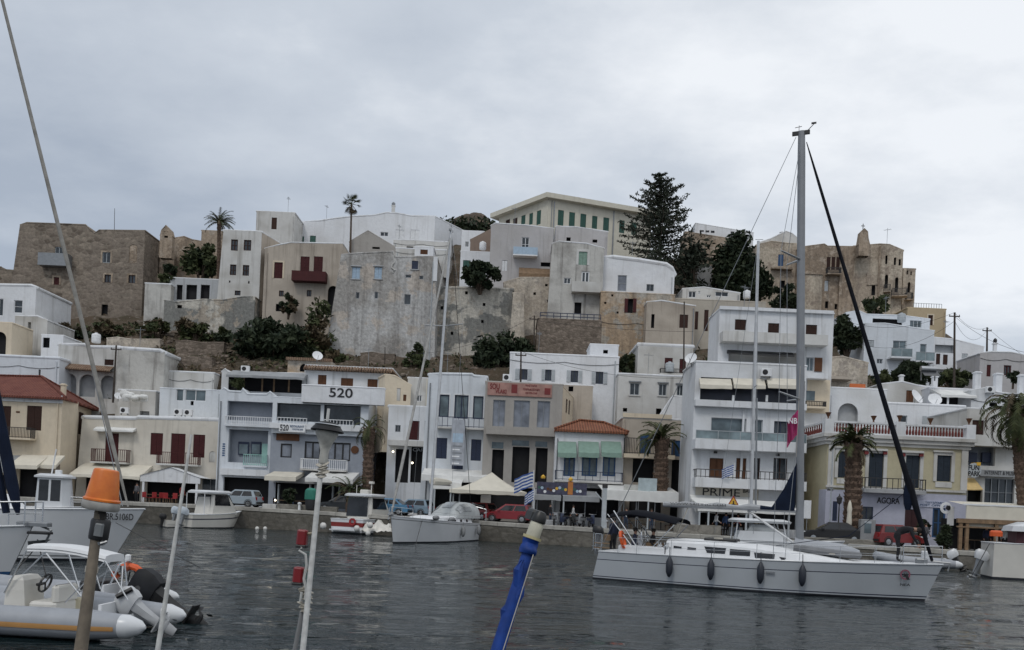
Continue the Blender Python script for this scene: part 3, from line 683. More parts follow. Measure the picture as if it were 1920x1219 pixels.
A_, B_, C_ = Vector((s2.A.x, s2.A.y, 0)), Vector((b.A.x, b.A.y, 0)), Vector((b.B.x, b.B.y, 0)); cc = (A_ + C_) * .5 + Vector((2, 10, 0))
pts = [A_ + s2.n * ov - s2.ux * ov, B_ + (s2.n + b.n) * ov * .55, C_ + b.n * ov + b.ux, C_ - b.n * 8, A_ - s2.n * 3 + Vector((4, 6, 0))]
M1i = (Matrix.Translation(b.root.location) @ Matrix.Rotation(b.yaw, 4, 'Z')).inverted()
low = [M1i @ Vector((p.x, p.y, zt - .15)) for p in pts]; up = [M1i @ Vector((p.x, p.y, zt + .55)) for p in pts]; hi = [M1i @ (Vector((p.x, p.y, zt + .6)).lerp(Vector((cc.x, cc.y, zt + .8)), .25)) for p in pts]
MB().loft([low, up, hi], True, True, True).build('roof', PL_SCHOOL, b.root)
b = Bld('pale_house', 'pale flat house with two tiny windows under the school', (1043, 424), 113.5, (1140, 434), 113.5, ('py', 510), PL_LILAC, 7, [(1080, 425)], False); b.win(1062, 445, 1070, 452, 'void', glass=M_DARK); b.win(1111, 449, 1120, 455, 'void', glass=M_DARK); b.done()
b = Bld('stained_house', 'rain-stained house with pale green shutter above a small balcony', (1036, 456), 106, (1133, 465), 106, ('py', 610), PL_STAIN, 8, [(1048, 452), (1100, 456)], False, bl=.03)
b.win(1085, 472, 1101, 497, 'shut', M_PGREEN); b.frame(1085, 472, 1101, 497, PL_WHITE3, .3, .05); b.win(1090, 509, 1105, 537, frame=M_WHITE, cols=2, fw=.14); b.balc(1072, 1128, 545, 528, 1.1, PL_WHITE3, PL_WHITE3, 'solid')
b.win(1057, 521, 1070, 532); b.win(1077, 567, 1090, 588, 'void', glass=M_DARK, name='doorway'); b.done()
b = Bld('rounded_white_house', 'bright white house with soft rounded roofline above the ochre wall', (1131, 482), 107, (1265, 512), 107, ('py', 620), PL_WHITE2, 8, [(1150, 480), (1200, 486), (1250, 494), (1260, 501)], False, cop=.3)
b.win(1158, 516, 1175, 546, frame=M_LGREY, cols=1, rows=2, glass=M_CURT); b.win(1212, 533, 1226, 546, frame=M_GREYM); b.done()
b = Bld('ochre_house', 'ochre stained house with brown shuttered window below the rounded white house', (1127, 546), 104.5, (1266, 553), 104.5, ('py', 700), PL_ORG, 7, cop=.12)
b.win(1177, 560, 1187, 587, 'void', glass=M_DARK, name='window_opening', shutters=None); 
q = MB(); a, c, z0, z1 = b.rect(1171, 560, 1177, 586); q.box(a, c, -.08, -.01, z0, z1); a, c, z0, z1 = b.rect(1187, 560, 1193, 586); q.box(a, c, -.08, -.01, z0, z1); q.build('shutter', M_MAROON, b.root)
for x, y in ((1146, 552), (1133, 566), (1156, 584), (1206, 610)): b.win(x, y, x + 4, y + 4, 'void', glass=M_DARK, name='putlog_hole')
b.done()
b = Bld('curved_beige_house', 'beige house with slit window and brown door right of the ochre house', (1213, 566), 102.5, (1304, 573), 102.5, ('py', 700), PL_BEIGE, 7, [(1240, 563)], False)
b.win(1221, 589, 1227, 615, 'void', glass=M_DARK); b.win(1274, 590, 1290, 615, 'door', M_BROWN); b.win(1231, 565, 1240, 570, 'void', glass=M_DARK); b.done()
b = Bld('white_studio', 'flat white studio with ribbon of dark windows before the dark tree', (1280, 541), 108, (1388, 549), 108, ('py', 610), PL_WHITE3, 6, [(1320, 538)], False)
for x0, y0, x1, y1 in ((1291, 546, 1305, 558), (1309, 546, 1313, 553), (1325, 553, 1333, 558), (1341, 547, 1366, 556)): b.win(x0, y0, x1, y1, cols=2)
b.done()
b = Bld('long_beige_house', 'long beige house with tall narrow windows behind the four storey block', (1262, 560), 105, (1436, 566), 105, ('py', 700), plaster('grey_beige', (.44, .40, .34), (.3, .27, .23), .5, .4, 33), 8)
b.win(1302, 584, 1309, 618, 'door', M_BROWN, cols=1); b.win(1320, 581, 1328, 621, 'door', M_BROWN, cols=1); b.done()
b = Bld('ribbon_window_house', 'white flat house with ribbon windows behind the big conifer', (1304, 418), 136, (1413, 436), 136, ('py', 470), PL_WHITE, 6, None, False)
for x0, x1, y in ((1312, 1320, 423), (1323, 1330, 424), (1333, 1340, 425), (1370, 1377, 430), (1380, 1387, 431), (1391, 1398, 432)): b.win(x0, y, x1, y + 12, frame=M_BROWN, cols=1)
b.done()
b = Bld('buff_terrace', 'crumbling buff terrace wall between the conifer and the dark tree', (1285, 434), 131, (1402, 452), 131, ('py', 570), PL_BUFF, 4, None, False, cat='wall'); b.win(1322, 458, 1332, 463, 'void', glass=M_DARK); b.done()
b = Bld('grey_hut', 'small grey house between the conifer trunks and the dark tree', (1306, 498), 116, (1337, 500), 116, ('py', 580), PL_GREY, 5); b.win(1331, 522, 1334, 529, 'void', glass=M_DARK); b.done()
# ================= right castle mansion group
b = Bld('pointed_white_chapel', 'white chapel roof rising to a point above the brown mansion', (1424, 454), 128, (1508, 456), 128, ('py', 500), PL_WHITE3, 6, [(1445, 447), (1474, 433), (1485, 437)], False, cat='chapel')
a, z = b.F(1474, 433); MB().lathe([(.35, -.4), (.35, .25), (.42, .3), (.1, .5)], 8, c=(a, 2, z + .1)).build('finial', PL_WHITE, b.root); b.done()
b = Bld('brown_mansion', 'brown mansion with blue window above a stone ledge behind the grey mast', (1418, 459), 121, (1506, 457), 121, ('py', 600), PL_CREAM2, 9, [(1447, 452), (1480, 456)], False)
b.win(1459, 477, 1469, 499, 'shut', M_BLUE); b.balc(1448, 1487, 502, 501, .8, PL_BUFF, PL_BUFF, 'solid'); b.win(1462, 526, 1472, 540, 'void', glass=M_DARK); b.win(1430, 530, 1440, 545, 'void', glass=M_DARK); b.done()
b = Bld('three_window_mansion', 'brown castle mansion with three tall windows over an iron balcony', (1500, 463), 119.5, (1603, 462), 119.5, ('py', 620), PL_BUFF, 9, [(1546, 457), (1552, 461)], False)
for x0, x1 in ((1550, 1557), (1559, 1566), (1568, 1575)): b.win(x0, 482, x1, 506, 'shut', M_BROWN, cols=1)
b.balc(1552, 1578, 512, 501, 1.0, PL_BUFF, M_IRON); b.win(1521, 531, 1529, 544, frame=M_BROWN, cols=1); b.win(1546, 526, 1553, 546, 'shut', M_LGREY, cols=1); b.win(1547, 565, 1553, 578, 'void', glass=M_DARK); b.win(1565, 570, 1570, 580, 'void', glass=M_DARK); b.slab(1505, 514, 1541, 592, PL_CREAM2, .6, name='lower_wall'); b.slab(1503, 511, 1543, 514, PL_BUFF, .75, name='ledge'); b.slab(1574, 462, 1579, 600, PL_BUFF, .35, name='pilaster'); b.done()
b = Bld('castle_keep', 'tall brown castle keep with arched windows at the right end of the ridge', (1600, 461), 120, (1694, 469), 118, ('py', 640), PL_CREAM2, 9, [(1650, 457), (1668, 458)], False, cat='castle')
for x0, y0, x1, y1 in ((1660, 479, 1664, 495), (1676, 483, 1680, 497), (1685, 486, 1689, 498)): b.win(x0, y0, x1, y1, 'void', glass=M_DARK)
for x0, y0, x1, y1 in ((1659, 515, 1665, 541), (1678, 520, 1684, 548)): b.win(x0, y0, x1, y1, 'void', glass=M_DARK, arch=True)
b.balc(1657, 1670, 545, 533, .8, PL_BUFF, M_IRON); b.balc(1672, 1702, 553, 540, 1.2, PL_BUFF, M_IRON)
b.win(1634, 535, 1641, 554, 'void', glass=M_DARK); b.slab(1625, 510, 1648, 534, PL_CREAM2, .12, name='porch_wall'); b.slab(1646, 462, 1649, 600, PL_BUFF, .3, name='pilaster'); b.slab(1652, 463, 1692, 600, PL_CREAM2, .0, .04, name='x') if False else None; b.win(1586, 463, 1596, 467, 'void', glass=M_DARK) if False else None; b.done()
b = Bld('keep_annex', 'lower brown annex with arched door at the far right of the castle', (1694, 501), 118.6, (1717, 506), 118.6, ('py', 640), PL_CREAM2, 7)
b.win(1700, 507, 1703, 515, 'void', glass=M_DARK); b.win(1707, 509, 1710, 516, 'void', glass=M_DARK); b.win(1702, 529, 1707, 549, 'void', glass=M_DARK, arch=True); b.balc(1700, 1713, 560, 548, .8, PL_BUFF, M_IRON); b.done()
b = Bld('bell_gable', 'brown pointed bell gable on the right castle roof', (1611, 458), 117.8, (1631, 458), 117.8, ('py', 466), PL_BUFF, 1.2, [(1613, 447), (1615, 434), (1621, 428), (1627, 434), (1628, 447)], True, cop=.08, cat='bell gable')
b.win(1618, 437, 1624, 447, 'void', glass=M_DARK, arch=True); a, z = b.F(1621, 428); MB().box(a - .04, a + .04, .5, .58, z, z + .8).box(a - .25, a + .25, .505, .575, z + .45, z + .53).build('cross', M_IRON, b.root); b.done()
b = Bld('tan_house', 'tan plastered house with roof railing below the castle keep', (1702, 576), 113, (1774, 580), 113, ('py', 680), PL_TAN, 7)
b.win(1740, 591, 1749, 610, 'shut', M_BROWN, cols=1); b.frame(1740, 591, 1749, 610, PL_CREAM, .15, .05)
m = MB(); a, c, z0, z1 = b.rect(1715, 568, 1768, 577)
for i in range(12): x = a + (c - a) * i / 11; m.box(x - .025, x + .025, .3, .35, z0 - .2, z1)
m.box(a, c, .3, .35, z1 - .05, z1); m.build('railing', M_LGREY, b.root); b.done()
# ================= white houses on the right slope
b = Bld('veranda_house', 'bluish white house with long shaded veranda below the castle keep', (1587, 586), 106, (1744, 598), 106, ('py', 700), PL_BLUEW, 7, [(1610, 582), (1626, 589), (1690, 591)], False)
b.win(1636, 598, 1692, 610, 'void', glass=M_DARK, name='veranda'); b.win(1706, 601, 1728, 614, frame=M_LGREY, cols=3, glass=M_GLASSB); b.done()
b = Bld('glass_balcony_house', 'bluish white house with two glass balconies above the round bushes', (1622, 606), 98, (1752, 620), 98, ('py', 730), PL_BLUEW, 8, [(1660, 606)], False)
b.win(1674, 639, 1699, 668, frame=M_LGREY, cols=2, glass=M_GLASSB); b.balc(1671, 1711, 669, 653, 1.2, PL_WHITE2, M_LGREY, 'glass'); b.win(1725, 645, 1737, 671, frame=M_LGREY, cols=1, glass=M_GLASSB); b.balc(1717, 1753, 677, 660, 1.2, PL_WHITE2, M_LGREY, 'glass')
b.win(1628, 638, 1639, 651, 'shut', M_LGREY); b.win(1644, 673, 1655, 682, frame=M_LGREY); b.done()
b = Bld('white_terrace_house', 'white house with recessed porch and two dark doors left of the tall pole', (1750, 632), 100, (1845, 650), 100, ('py', 730), PL_WHITE2, 7, [(1790, 636)], False)
b.win(1753, 646, 1789, 662, 'void', glass=PL_GREY, name='porch'); b.win(1755, 663, 1763, 684, 'door', M_BROWN, cols=1); b.win(1768, 665, 1777, 685, 'door', M_BROWN, cols=1); b.win(1803, 663, 1814, 684, 'shut', M_LGREY); b.win(1823, 666, 1830, 683, 'shut', M_LGREY, cols=1); b.balc(1750, 1795, 690, 684, .8, PL_WHITE2, PL_WHITE2, 'solid'); b.done()
b = Bld('maroon_shutter_house', 'white house with two maroon shuttered windows at the right edge', (1838, 662), 95, (1935, 668), 95, ('py', 740), PL_LILAC, 8, [(1858, 659), (1895, 660)], False)
b.win(1850, 684, 1858, 706, 'door', M_MAROON, cols=1); b.win(1882, 685, 1896, 704, frame=M_MAROON, cols=2, fw=.12); chimney(b, 1864, 642, 1870, 660, PL_WHITE2, 1.5, M_BLACK); b.done()
# ================= middle row
Q = lambda px, d: gz(P(px, CY, d).x) - .02          # promenade height under a facade
def hipmesh(pts_eave, ridge, mat, name, root_b, th=.18):
    Mi = (Matrix.Translation(root_b.root.location) @ Matrix.Rotation(root_b.yaw, 4, 'Z')).inverted()
    e = [Mi @ p for p in pts_eave]; r = [Mi @ p for p in ridge]; m = MB(); n = len(e)
    m.quad(e[0], e[1], r[1], r[0]); m.add([e[1], e[2], r[1]], ((0, 1, 2),)); m.quad(e[2], e[3], r[0], r[1]); m.add([e[3], e[0], r[0]], ((0, 1, 2),))
    for i in range(4):
        p, q = e[i], e[(i + 1) % 4]; m.quad(p, q, q - Vector((0, 0, th)), p - Vector((0, 0, th)))
    m.poly([p - Vector((0, 0, th)) for p in e])
    m.path([e[0] + Vector((0, 0, .05)), r[0] + Vector((0, 0, .08)), r[1] + Vector((0, 0, .08)), e[1] + Vector((0, 0, .05))], .11, 6)
    m.path([e[2] + Vector((0, 0, .05)), r[1] + Vector((0, 0, .08))], .11, 6)
    return m.build(name, mat, root_b.root)
b = Bld('white_corner_house', 'white cube house with two dark windows at the far left under the tower', (-60, 534), 100, (68, 536), 100, ('py', 660), PL_WHITE2, 8, [(58, 534)], cop=.2)
b.win(-10, 560, 6, 592); b.win(26, 563, 42, 587, rows=2, cols=1); b.done()
b = Bld('white_lower_house', 'small white house stepping down right of the white cube house', (28, 592), 97, (89, 600), 97, ('py', 670), PL_WHITE3, 6, [(70, 592)], False); b.win(52, 604, 58, 622, 'void', glass=PL_WHITE3); b.done()
b = Bld('tiny_outhouse', 'tiny white outhouse with dark doorway on the left slope', (78, 627), 94, (119, 629), 94, ('py', 675), PL_WHITE2, 4, cat='outhouse'); b.win(80, 633, 93, 652, 'void', glass=M_DARK); b.done()
b = Bld('cream_arch_house', 'cream house with dark archway at the left edge', (-30, 602), 91.5, (23, 606), 91.5, ('py', 690), PL_CREAM, 4); b.win(-14, 622, 11, 680, 'void', glass=M_DARK, arch=True); b.done()
b = Bld('low_bluish_house', 'low bluish white house behind the red tiled roof', (-40, 664), 88.5, (112, 671), 88.5, ('py', 740), PL_BLUEW, 5, cop=.18); b.win(72, 693, 76, 706, 'void', glass=M_DARK); b.done()
b = Bld('arcaded_house', 'white house with three arches under a ledge of tiles', (110, 645), 90.5, (224, 650), 90.5, ('py', 770), PL_WHITE3, 6, [(160, 645), (163, 649)], False, cop=.2)
for x0, y0, x1, y1 in ((114, 700, 143, 742), (148, 702, 179, 744), (188, 704, 216, 748)): b.win(x0, y0, x1, y1, 'void', glass=M_GREYC, arch=True)
b.win(196, 674, 213, 685, 'shut', M_BROWN); a, c, z0, z1 = b.rect(112, 687, 214, 693); m = MB(); m.loft([[(a, 0, z1 + .25), (c, 0, z1 + .1)], [(a, -.9, z0), (c, -.9, z0 - .1)], [(a, -.9, z0 - .12), (c, -.9, z0 - .22)], [(a, 0, z0 - .1), (c, 0, z0 - .2)]], False); m.build('tile_ledge', M_TILEW, b.root); b.done()
b = Bld('stained_grey_house', 'grey black-stained windowless house right of the arcaded house', (221, 651), 89.6, (309, 660), 89.6, ('py', 770), PL_STAIN, 6, [(300, 656)], False, cop=.22); b.done()
b = Bld('white_roof_house', 'low white roof block behind the maroon shuttered house', (222, 728), 87.4, (292, 735), 87.4, ('py', 800), PL_WHITE3, 4); b.win(262, 771, 280, 783, 'void', glass=PL_GREY); b.done()
b = Bld('white_shed', 'white shed with flat roof below the scrub slope', (314, 694), 91, (402, 700), 91, ('py', 770), PL_WHITE3, 5); b.done()
b = Bld('glazed_rooftop', 'white rooftop house with bluish glazed veranda', (300, 728), 87.2, (416, 731), 87.2, ('py', 800), PL_BLUEW, 3.5, cop=.08)
b.win(330, 729, 344, 752, frame=M_WHITE, cols=1, glass=M_GLASSB); b.win(347, 731, 386, 752, frame=M_WHITE, cols=2, glass=M_GLASSB); b.win(357, 752, 363, 760, 'void', glass=M_DARK); b.done()
b = Bld('white_long_house', 'long white house with four grey shuttered windows below the rubble wall', (957, 659), 88, (1161, 671), 88, ('py', 810), PL_WHITE2, 7, cop=.12)
for x0, y0, x1, y1 in ((974, 692, 989, 712), (1022, 693, 1034, 714), (1070, 695, 1084, 717), (1117, 697, 1131, 720)): b.win(x0, y0, x1, y1, frame=M_NAVY, cols=2, shutters=M_LGREY)
b.done()
b = Bld('white_roof_cabin', 'white roof cabin with one small dark hole above the long white house', (1107, 645), 89, (1160, 647), 89, ('py', 690), PL_WHITE2, 4, cat='cabin'); b.win(1131, 656, 1140, 663, 'void', glass=M_DARK); b.done()
b = Bld('white_hooded_house', 'white house with hooded windows left of the four storey block', (1160, 700), 86.5, (1300, 706), 86.5, ('py', 810), PL_WHITE3, 6, cop=.12)
for x0, y0, x1, y1 in ((1181, 718, 1199, 741), (1235, 720, 1250, 742), (1269, 722, 1281, 742)): b.win(x0, y0, x1, y1, frame=M_LGREY, cols=2, hood=M_GREYM, sill=True)
b.win(1168, 765, 1176, 772, 'void', glass=M_DARK); b.win(1230, 766, 1240, 778, 'void', glass=M_DARK); b.done()
b = Bld('white_balcony_house', 'white house with two maroon doors on an iron balcony left of the four storey block', (1197, 643), 89, (1300, 650), 89, ('py', 720), PL_WHITE3, 6, cop=.22)
b.win(1246, 671, 1261, 699, 'shut', M_MAROON); b.win(1274, 673, 1286, 699, 'shut', M_MAROON); b.balc(1238, 1287, 700, 691, .7); b.done()
b = Bld('beige_back_house', 'plain beige house with tiny window behind the sign board house', (1048, 721), 84, (1112, 724), 84, ('py', 810), PL_BEIGE, 6); b.win(1066, 724, 1075, 734, 'void', glass=M_DARK); b.done()
b = Bld('stair_flank', 'white outside stair flank climbing towards the four storey block', (1238, 778), 82, (1282, 744), 82, ('py', 815), PL_WHITE, 1.2, [(1262, 742)], False, cop=.08, cat='stair'); b.done()
# ================= front row, from left to right
b = Bld('cream_house', 'cream corner house with red hip roof and closed dark shutters at far left', (-90, 738), 81, (117, 747), 81, Q(20, 81), PL_CREAM, 3, cop=0)
for x0, x1 in ((-6, 20), (50, 78)): b.win(x0, 761, x1, 807 if x0 > 0 else 816, 'shut', M_BROWN)
b.balc(-30, 57, 820, 800, 1.0); b.slab(-90, 744, 117, 752, PL_WHITE, .12, name='cornice'); b.slab(30, 771, 37, 774, M_RUST, .03, name='plaque')
b.win(35, 878, 70, 940, 'void', glass=M_DARK, name='doorway'); b.win(-30, 890, 12, 945, 'void', glass=M_DARK); b.slab(70, 870, 112, 895, PL_BEIGE, .03, name='wall_patch')
b.awn(-40, 852, 12, 878, 2.2, M_GREYC); b.awn(18, 852, 70, 872, 2.0, M_CREAMC); b.awn(74, 853, 105, 872, 1.5, M_CREAMC)
s2 = Bld('x', 'x', (117, 747), 81.05, (172, 757), 90, Q(20, 81), PL_CREAM, .3, None, True, cop=0)
s2.win(130, 770, 141, 812, 'shut', M_BROWN, cols=1); s2.win(147, 773, 157, 815, 'shut', M_BROWN, cols=1); s2.slab(117, 752, 172, 758, PL_WHITE, .12, name='cornice'); s2.done('side_wall'); b.done(); merge(s2, b)
zt = b.zb + b.top[0][1]; A_, B_, C_ = b.A.copy(), b.B.copy(), s2.B.copy()
for q in (A_, B_, C_): q.z = zt + .02
D_ = A_ + (C_ - B_); e = [A_ - b.ux + b.n * .6, B_ + b.n * .6 + s2.n * .6, C_ + s2.n * .6 + s2.ux * .5, D_ + s2.ux * .5]
r1 = P(78, 707, 85.5); r0 = P(-10, 705, 85.5)
hipmesh(e, [r0, r1], M_TILE, 'roof', b); chimney(b, 113, 719, 121, 742, PL_CREAM, 1.4)
b = Bld('maroon_shutter_house', 'white two storey house with maroon shutters and two maroon balconies behind the orange lamp', (155, 781), 84, (416, 786), 84, Q(280, 84), PL_CREAMW, 7, [(160, 781), (255, 783), (258, 781)], False, bl=.05, cop=.22)
b.win(197, 812, 222, 866, 'shut', M_MAROON); b.win(282, 812, 305, 853, 'shut', M_MAROON); b.win(320, 813, 347, 870, 'shut', M_MAROON); b.win(362, 815, 384, 858, 'shut', M_MAROON)
b.balc(169, 237, 866, 842, 1.0, PL_WHITE3, M_MAROON, step=.2); b.balc(292, 371, 870, 848, 1.0, PL_WHITE3, M_MAROON, step=.2); b.awn(175, 801, 250, 806, .7, M_WHITEC, .12)
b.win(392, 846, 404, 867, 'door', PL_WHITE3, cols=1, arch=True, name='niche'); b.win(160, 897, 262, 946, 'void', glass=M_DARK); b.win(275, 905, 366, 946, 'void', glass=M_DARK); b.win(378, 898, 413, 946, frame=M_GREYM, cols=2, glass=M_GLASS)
b.awn(130, 869, 262, 891, 2.8, M_CREAMC, .25)
a, c, z0, z1 = b.rect(268, 893, 372, 905, 2.6); pk = b.F(318, 877, 2.6)[1]; m = MB(); mid = (a + c) / 2
m.prism([(a - .2, z0), (c + .2, z0), (c + .2, z1), (mid, pk), (a - .2, z1)], -2.75, -2.6); m.quad((a - .3, -2.85, z1 - .05), (mid, -2.85, pk + .05), (mid, 0, pk + .05), (a - .3, 0, z1 - .05)); m.quad((c + .3, -2.85, z1 - .05), (mid, -2.85, pk + .05), (mid, 0, pk + .05), (c + .3, 0, z1 - .05))
for x in (a, c - .2): m.box(x, x + .2, -2.72, -2.62, .0, z0)
m.box(mid - .16, mid + .16, -2.78, -2.76, z1 + .02, z1 + .3); m.build('porch_gable', PL_WHITE, b.root); b.done()
b = Bld('terrace_bar_house', 'bluish white three level house with mint balcony and busy roof terrace', (412, 733), 83, (515, 742), 83, Q(460, 83), PL_BLUEW, 7, [(420, 727), (430, 733), (452, 734), (455, 728), (464, 738), (500, 739), (506, 734)], False, cop=.12, reveal=.35)
b.win(426, 753, 511, 789, 'void', glass=PL_GREYB, name='loggia'); b.balc(420, 513, 797, 781, .5, PL_BLUEW, M_WHITE, step=.22); b.win(428, 806, 502, 868, 'void', glass=PL_GREYB, name='loggia')
a, c, z0, z1 = b.rect(440, 826, 462, 866); q = MB()
for x0, x1, mt, nm in ((441, 461, M_NAVY, 'window'), (465, 484, M_NAVY, 'window')):
    a, c, z0, z1 = b.rect(x0, 827, x1, 852); o = MB().box(a, c, .9, 1.0, z0, z1).build(nm, M_NAVY, b.root); MB().box(a + .1, c - .1, .88, .9, z0 + .1, z1 - .25).build('pane', M_GLASSB, o)
a, c, z0, z1 = b.rect(486, 831, 497, 868); MB().box(a, c, .85, .98, z0, z1).build('door', M_TEALW, b.root)
b.balc(455, 500, 873, 852, .3, PL_BLUEW, M_TEALW, 'bars', step=.18); b.win(418, 896, 508, 948, 'void', glass=M_DARK, name='shopfront'); b.slab(412, 880, 515, 892, PL_WHITE, .5, name='fascia')
a, c, z0, z1 = b.rect(418, 830, 421, 855); m = MB()
for i in range(6): m.box(a - .05, a + .2, -.03, -.005, z0 + i * .22, z0 + i * .22 + .12)
m.build('lettering', M_BLUE, b.root); b.done()
b = Bld('grey_hotel', 'slate grey house with white balcony under a glazed terrace', (509, 792), 82, (688, 801), 82, Q(600, 82), PL_GREYB, 7, cop=0)
b.win(526, 832, 547, 858, frame=M_INK, cols=1, glass=M_CURT, fw=.12); b.win(571, 828, 601, 861, frame=M_INK, cols=2, glass=M_CURT, fw=.14); b.win(613, 830, 657, 864, frame=M_INK, cols=3, glass=M_CURT, fw=.14)
b.balc(562, 649, 880, 861, 1.0, PL_WHITE3, M_WHITE, step=.2); b.slab(518, 810, 561, 826, M_RUST, .1, name='sign_board'); a, c, z0, z1 = b.rect(658, 834, 673, 853); MB().lathe([(.02, 0), ((c - a) / 2, 0), ((c - a) / 2, .06), (.02, .08)], 14, Matrix.Translation(((a + c) / 2, -.01, (z0 + z1) / 2)) @ Matrix.Rotation(R(90), 4, 'X')).build('round_plaque', M_RUST, b.root)
b.win(516, 905, 676, 952, 'void', glass=M_DARK, name='shopfront'); 
b.awn(496, 884, 555, 893, 3.2, M_CREAMC, .35); b.awn(572, 884, 662, 897, 3.2, M_WHITEC, .35); b.slab(509, 897, 688, 908, PL_GREY, .6, name='fascia')
for x in (520, 579, 589, 622, 634, 661): b.slab(x, 908, x + 2.5, 950, M_LGREY, .4, name='post')
b.done()
b = Bld('glazed_terrace', 'white framed glazed terrace with railings on the slate grey house', (512, 744), 81.6, (692, 751), 81.6, b.zb + b.top[0][1], PL_BLUEW, 6, cop=.06, cat='terrace')
b.win(519, 757, 601, 790, 'void', glass=M_GLASS, name='opening'); b.win(607, 760, 676, 796, 'void', glass=M_GLASS, name='opening')
for i, (x0, x1) in enumerate(((519, 575), (606, 662))): b.balc(x0, x1, 797 + i * 5, 783 + i * 4, .25, PL_WHITE, M_WHITE, step=.3)
b.slab(505, 796, 690, 806, PL_WHITE, .4, name='floor_band')
o = b.slab(523, 796, 572, 810, M_WHITE, .5, name='sign_board'); b.letters('520', 525, 797, 541, 808, M_INK, .5, .02, parent=o); b.letters('RESTAURANT', 544, 798, 570, 802, M_BLUE, .5, .01, parent=o); b.letters('COCKTAIL BAR', 548, 804, 568, 807, M_BLUE, .5, .01, parent=o); b.done()
b = Bld('roof_bar', 'white roof parapet lettered 520 in front of a tiled roof storey', (566, 721), 81.0, (721, 728), 81.0, ('py', 737), PL_WHITE2, .6, cop=.08, cat='parapet'); b.letters('520', 617, 729, 661, 746, M_INK, .02, .012); b.done()
b = Bld('tiled_roof_storey', 'white storey with small brown windows under a tiled eave above the sign 520', (571, 695), 85.5, (731, 700), 85.5, ('py', 790), PL_WHITE, 7, cop=0)
for x0, y0, x1, y1 in ((596, 703, 612, 721), (639, 709, 662, 727), (689, 711, 708, 728)): b.win(x0, y0, x1, y1, 'shut', M_RUST)
a, c, z0, z1 = b.rect(568, 688, 735, 697, .6); m = MB(); n = int((c - a) / .3)
for i in range(n): x = a + (c - a) * (i + .5) / n; m.path([(x, .1, z1 + .02), (x, -.65, z0 + .12)], .14, 6)
m.box(a, c, .05, 6.9, z1 - .1, z1 + .06); m.build('roof', M_TILEW, b.root)
m = MB(); m.box(a, c, .1, 7, z1 + .06, z1 + .2); m.build('roof_slab', PL_WHITE, b.root); b.done()
b = Bld('brown_gable_house', 'small brown tiled house behind the white tiled eave', (540, 672), 91, (620, 676), 91, ('py', 720), PL_ORG, 4, [(600, 671)], False, cop=.0); b.win(562, 682, 580, 697, 'void', glass=M_DARK, arch=True); b.slab(536, 671, 622, 676, M_TILEW, .4, name='tile_edge'); b.done()
b = Bld('roof_terrace', 'white canopied roof terrace with dark dining space left of the sign 520', (416, 696), 86, (572, 700), 86, ('py', 800), PL_WHITE, 5, [(422, 691), (428, 697)], False, cop=.1, cat='terrace'); b.win(428, 708, 566, 735, 'void', glass=M_DARK, name='dining_space')
for x in (455, 490, 512, 540): b.slab(x, 708, x + 3, 735, M_WOODP, -.02, .1, name='post')
b.awn(424, 697, 570, 705, 2.0, M_GREYC, .2, 'canopy'); b.done()
b = Bld('cream_niche_house', 'cream side house with pale niche right of the sign 520', (722, 702), 83, (771, 722), 84, ('py', 830), PL_CREAM, 6, [(740, 704)], False); b.win(744, 728, 751, 752, 'door', PL_WHITE3, cols=1, name='niche'); b.win(756, 740, 762, 752, 'door', M_RUST, cols=1, name='niche'); b.done()
b = Bld('plain_white_house', 'plain white house with drainpipes behind the leaning wooden mast', (765, 709), 85, (808, 708), 85, ('py', 830), PL_WHITE3, 5); b.win(781, 741, 791, 753); b.slab(799, 710, 800.5, 760, M_CREAMC, .1, name='drainpipe'); b.done()
b = Bld('maroon_door_house', 'white house with one tall maroon door left of the white sailboat mast', (729, 761), 80, (808, 763), 80, Q(770, 80), PL_WHITE, 6, cop=.16)
b.win(767, 789, 786, 825, 'shut', M_MAROON); b.win(796, 789, 803, 820, 'shut', M_MAROON, cols=1); b.win(741, 797, 751, 810, frame=M_GREYM); b.balc(727, 804, 827, 826, 1.2, PL_WHITE3, PL_WHITE3, 'solid', th=.45)
b.win(741, 842, 766, 905, 'void', glass=M_DARK, name='shopfront'); b.win(770, 838, 801, 905, 'void', glass=M_DARK, name='shopfront'); b.letters('CAFE', 774, 841, 799, 847, M_LGREY, .03); b.done()
b = Bld('white_navy_house', 'white house with tall navy windows and thin railing beside the sign board house', (804, 701), 78, (913, 706), 78, Q(860, 78), PL_BLUEW, 7, [(830, 700), (885, 701), (889, 704)], False, cop=.14, bl=.03)
for x0, y0, x1, y1 in ((823, 740, 842, 782), (852, 741, 878, 785), (887, 743, 906, 786)): b.win(x0, y0, x1, y1, frame=M_NAVY, cols=2 if x0 == 852 else 1, glass=M_GLASSB, fw=.1); b.frame(x0, y0, x1, y1, PL_WHITE, .12, .04)
b.balc(818, 909, 801, 782, .8, PL_WHITE3, M_NAVY, step=.45); b.win(818, 821, 838, 860, 'shut', M_NAVY); b.win(848, 823, 869, 882, 'door', M_NAVY); b.win(883, 824, 902, 864, 'shut', M_NAVY)
b.awn(790, 880, 915, 892, 2.5, M_WHITEC, .5); b.win(815, 897, 905, 960, 'void', glass=M_DARK, name='shopfront'); b.done()
b = Bld('souvlaki_house', 'taupe house with pink sign board and three curtained windows', (911, 714), 76.5, (1056, 722), 76.5, Q(980, 76.5), PL_TAUPE, 8, cop=.1)
for x0, y0, x1, y1 in ((924, 750, 947, 800), (963, 751, 993, 801), (1007, 752, 1031, 802)): b.win(x0, y0, x1, y1, frame=M_GREYM, cols=2, glass=M_CURT, fw=.05)
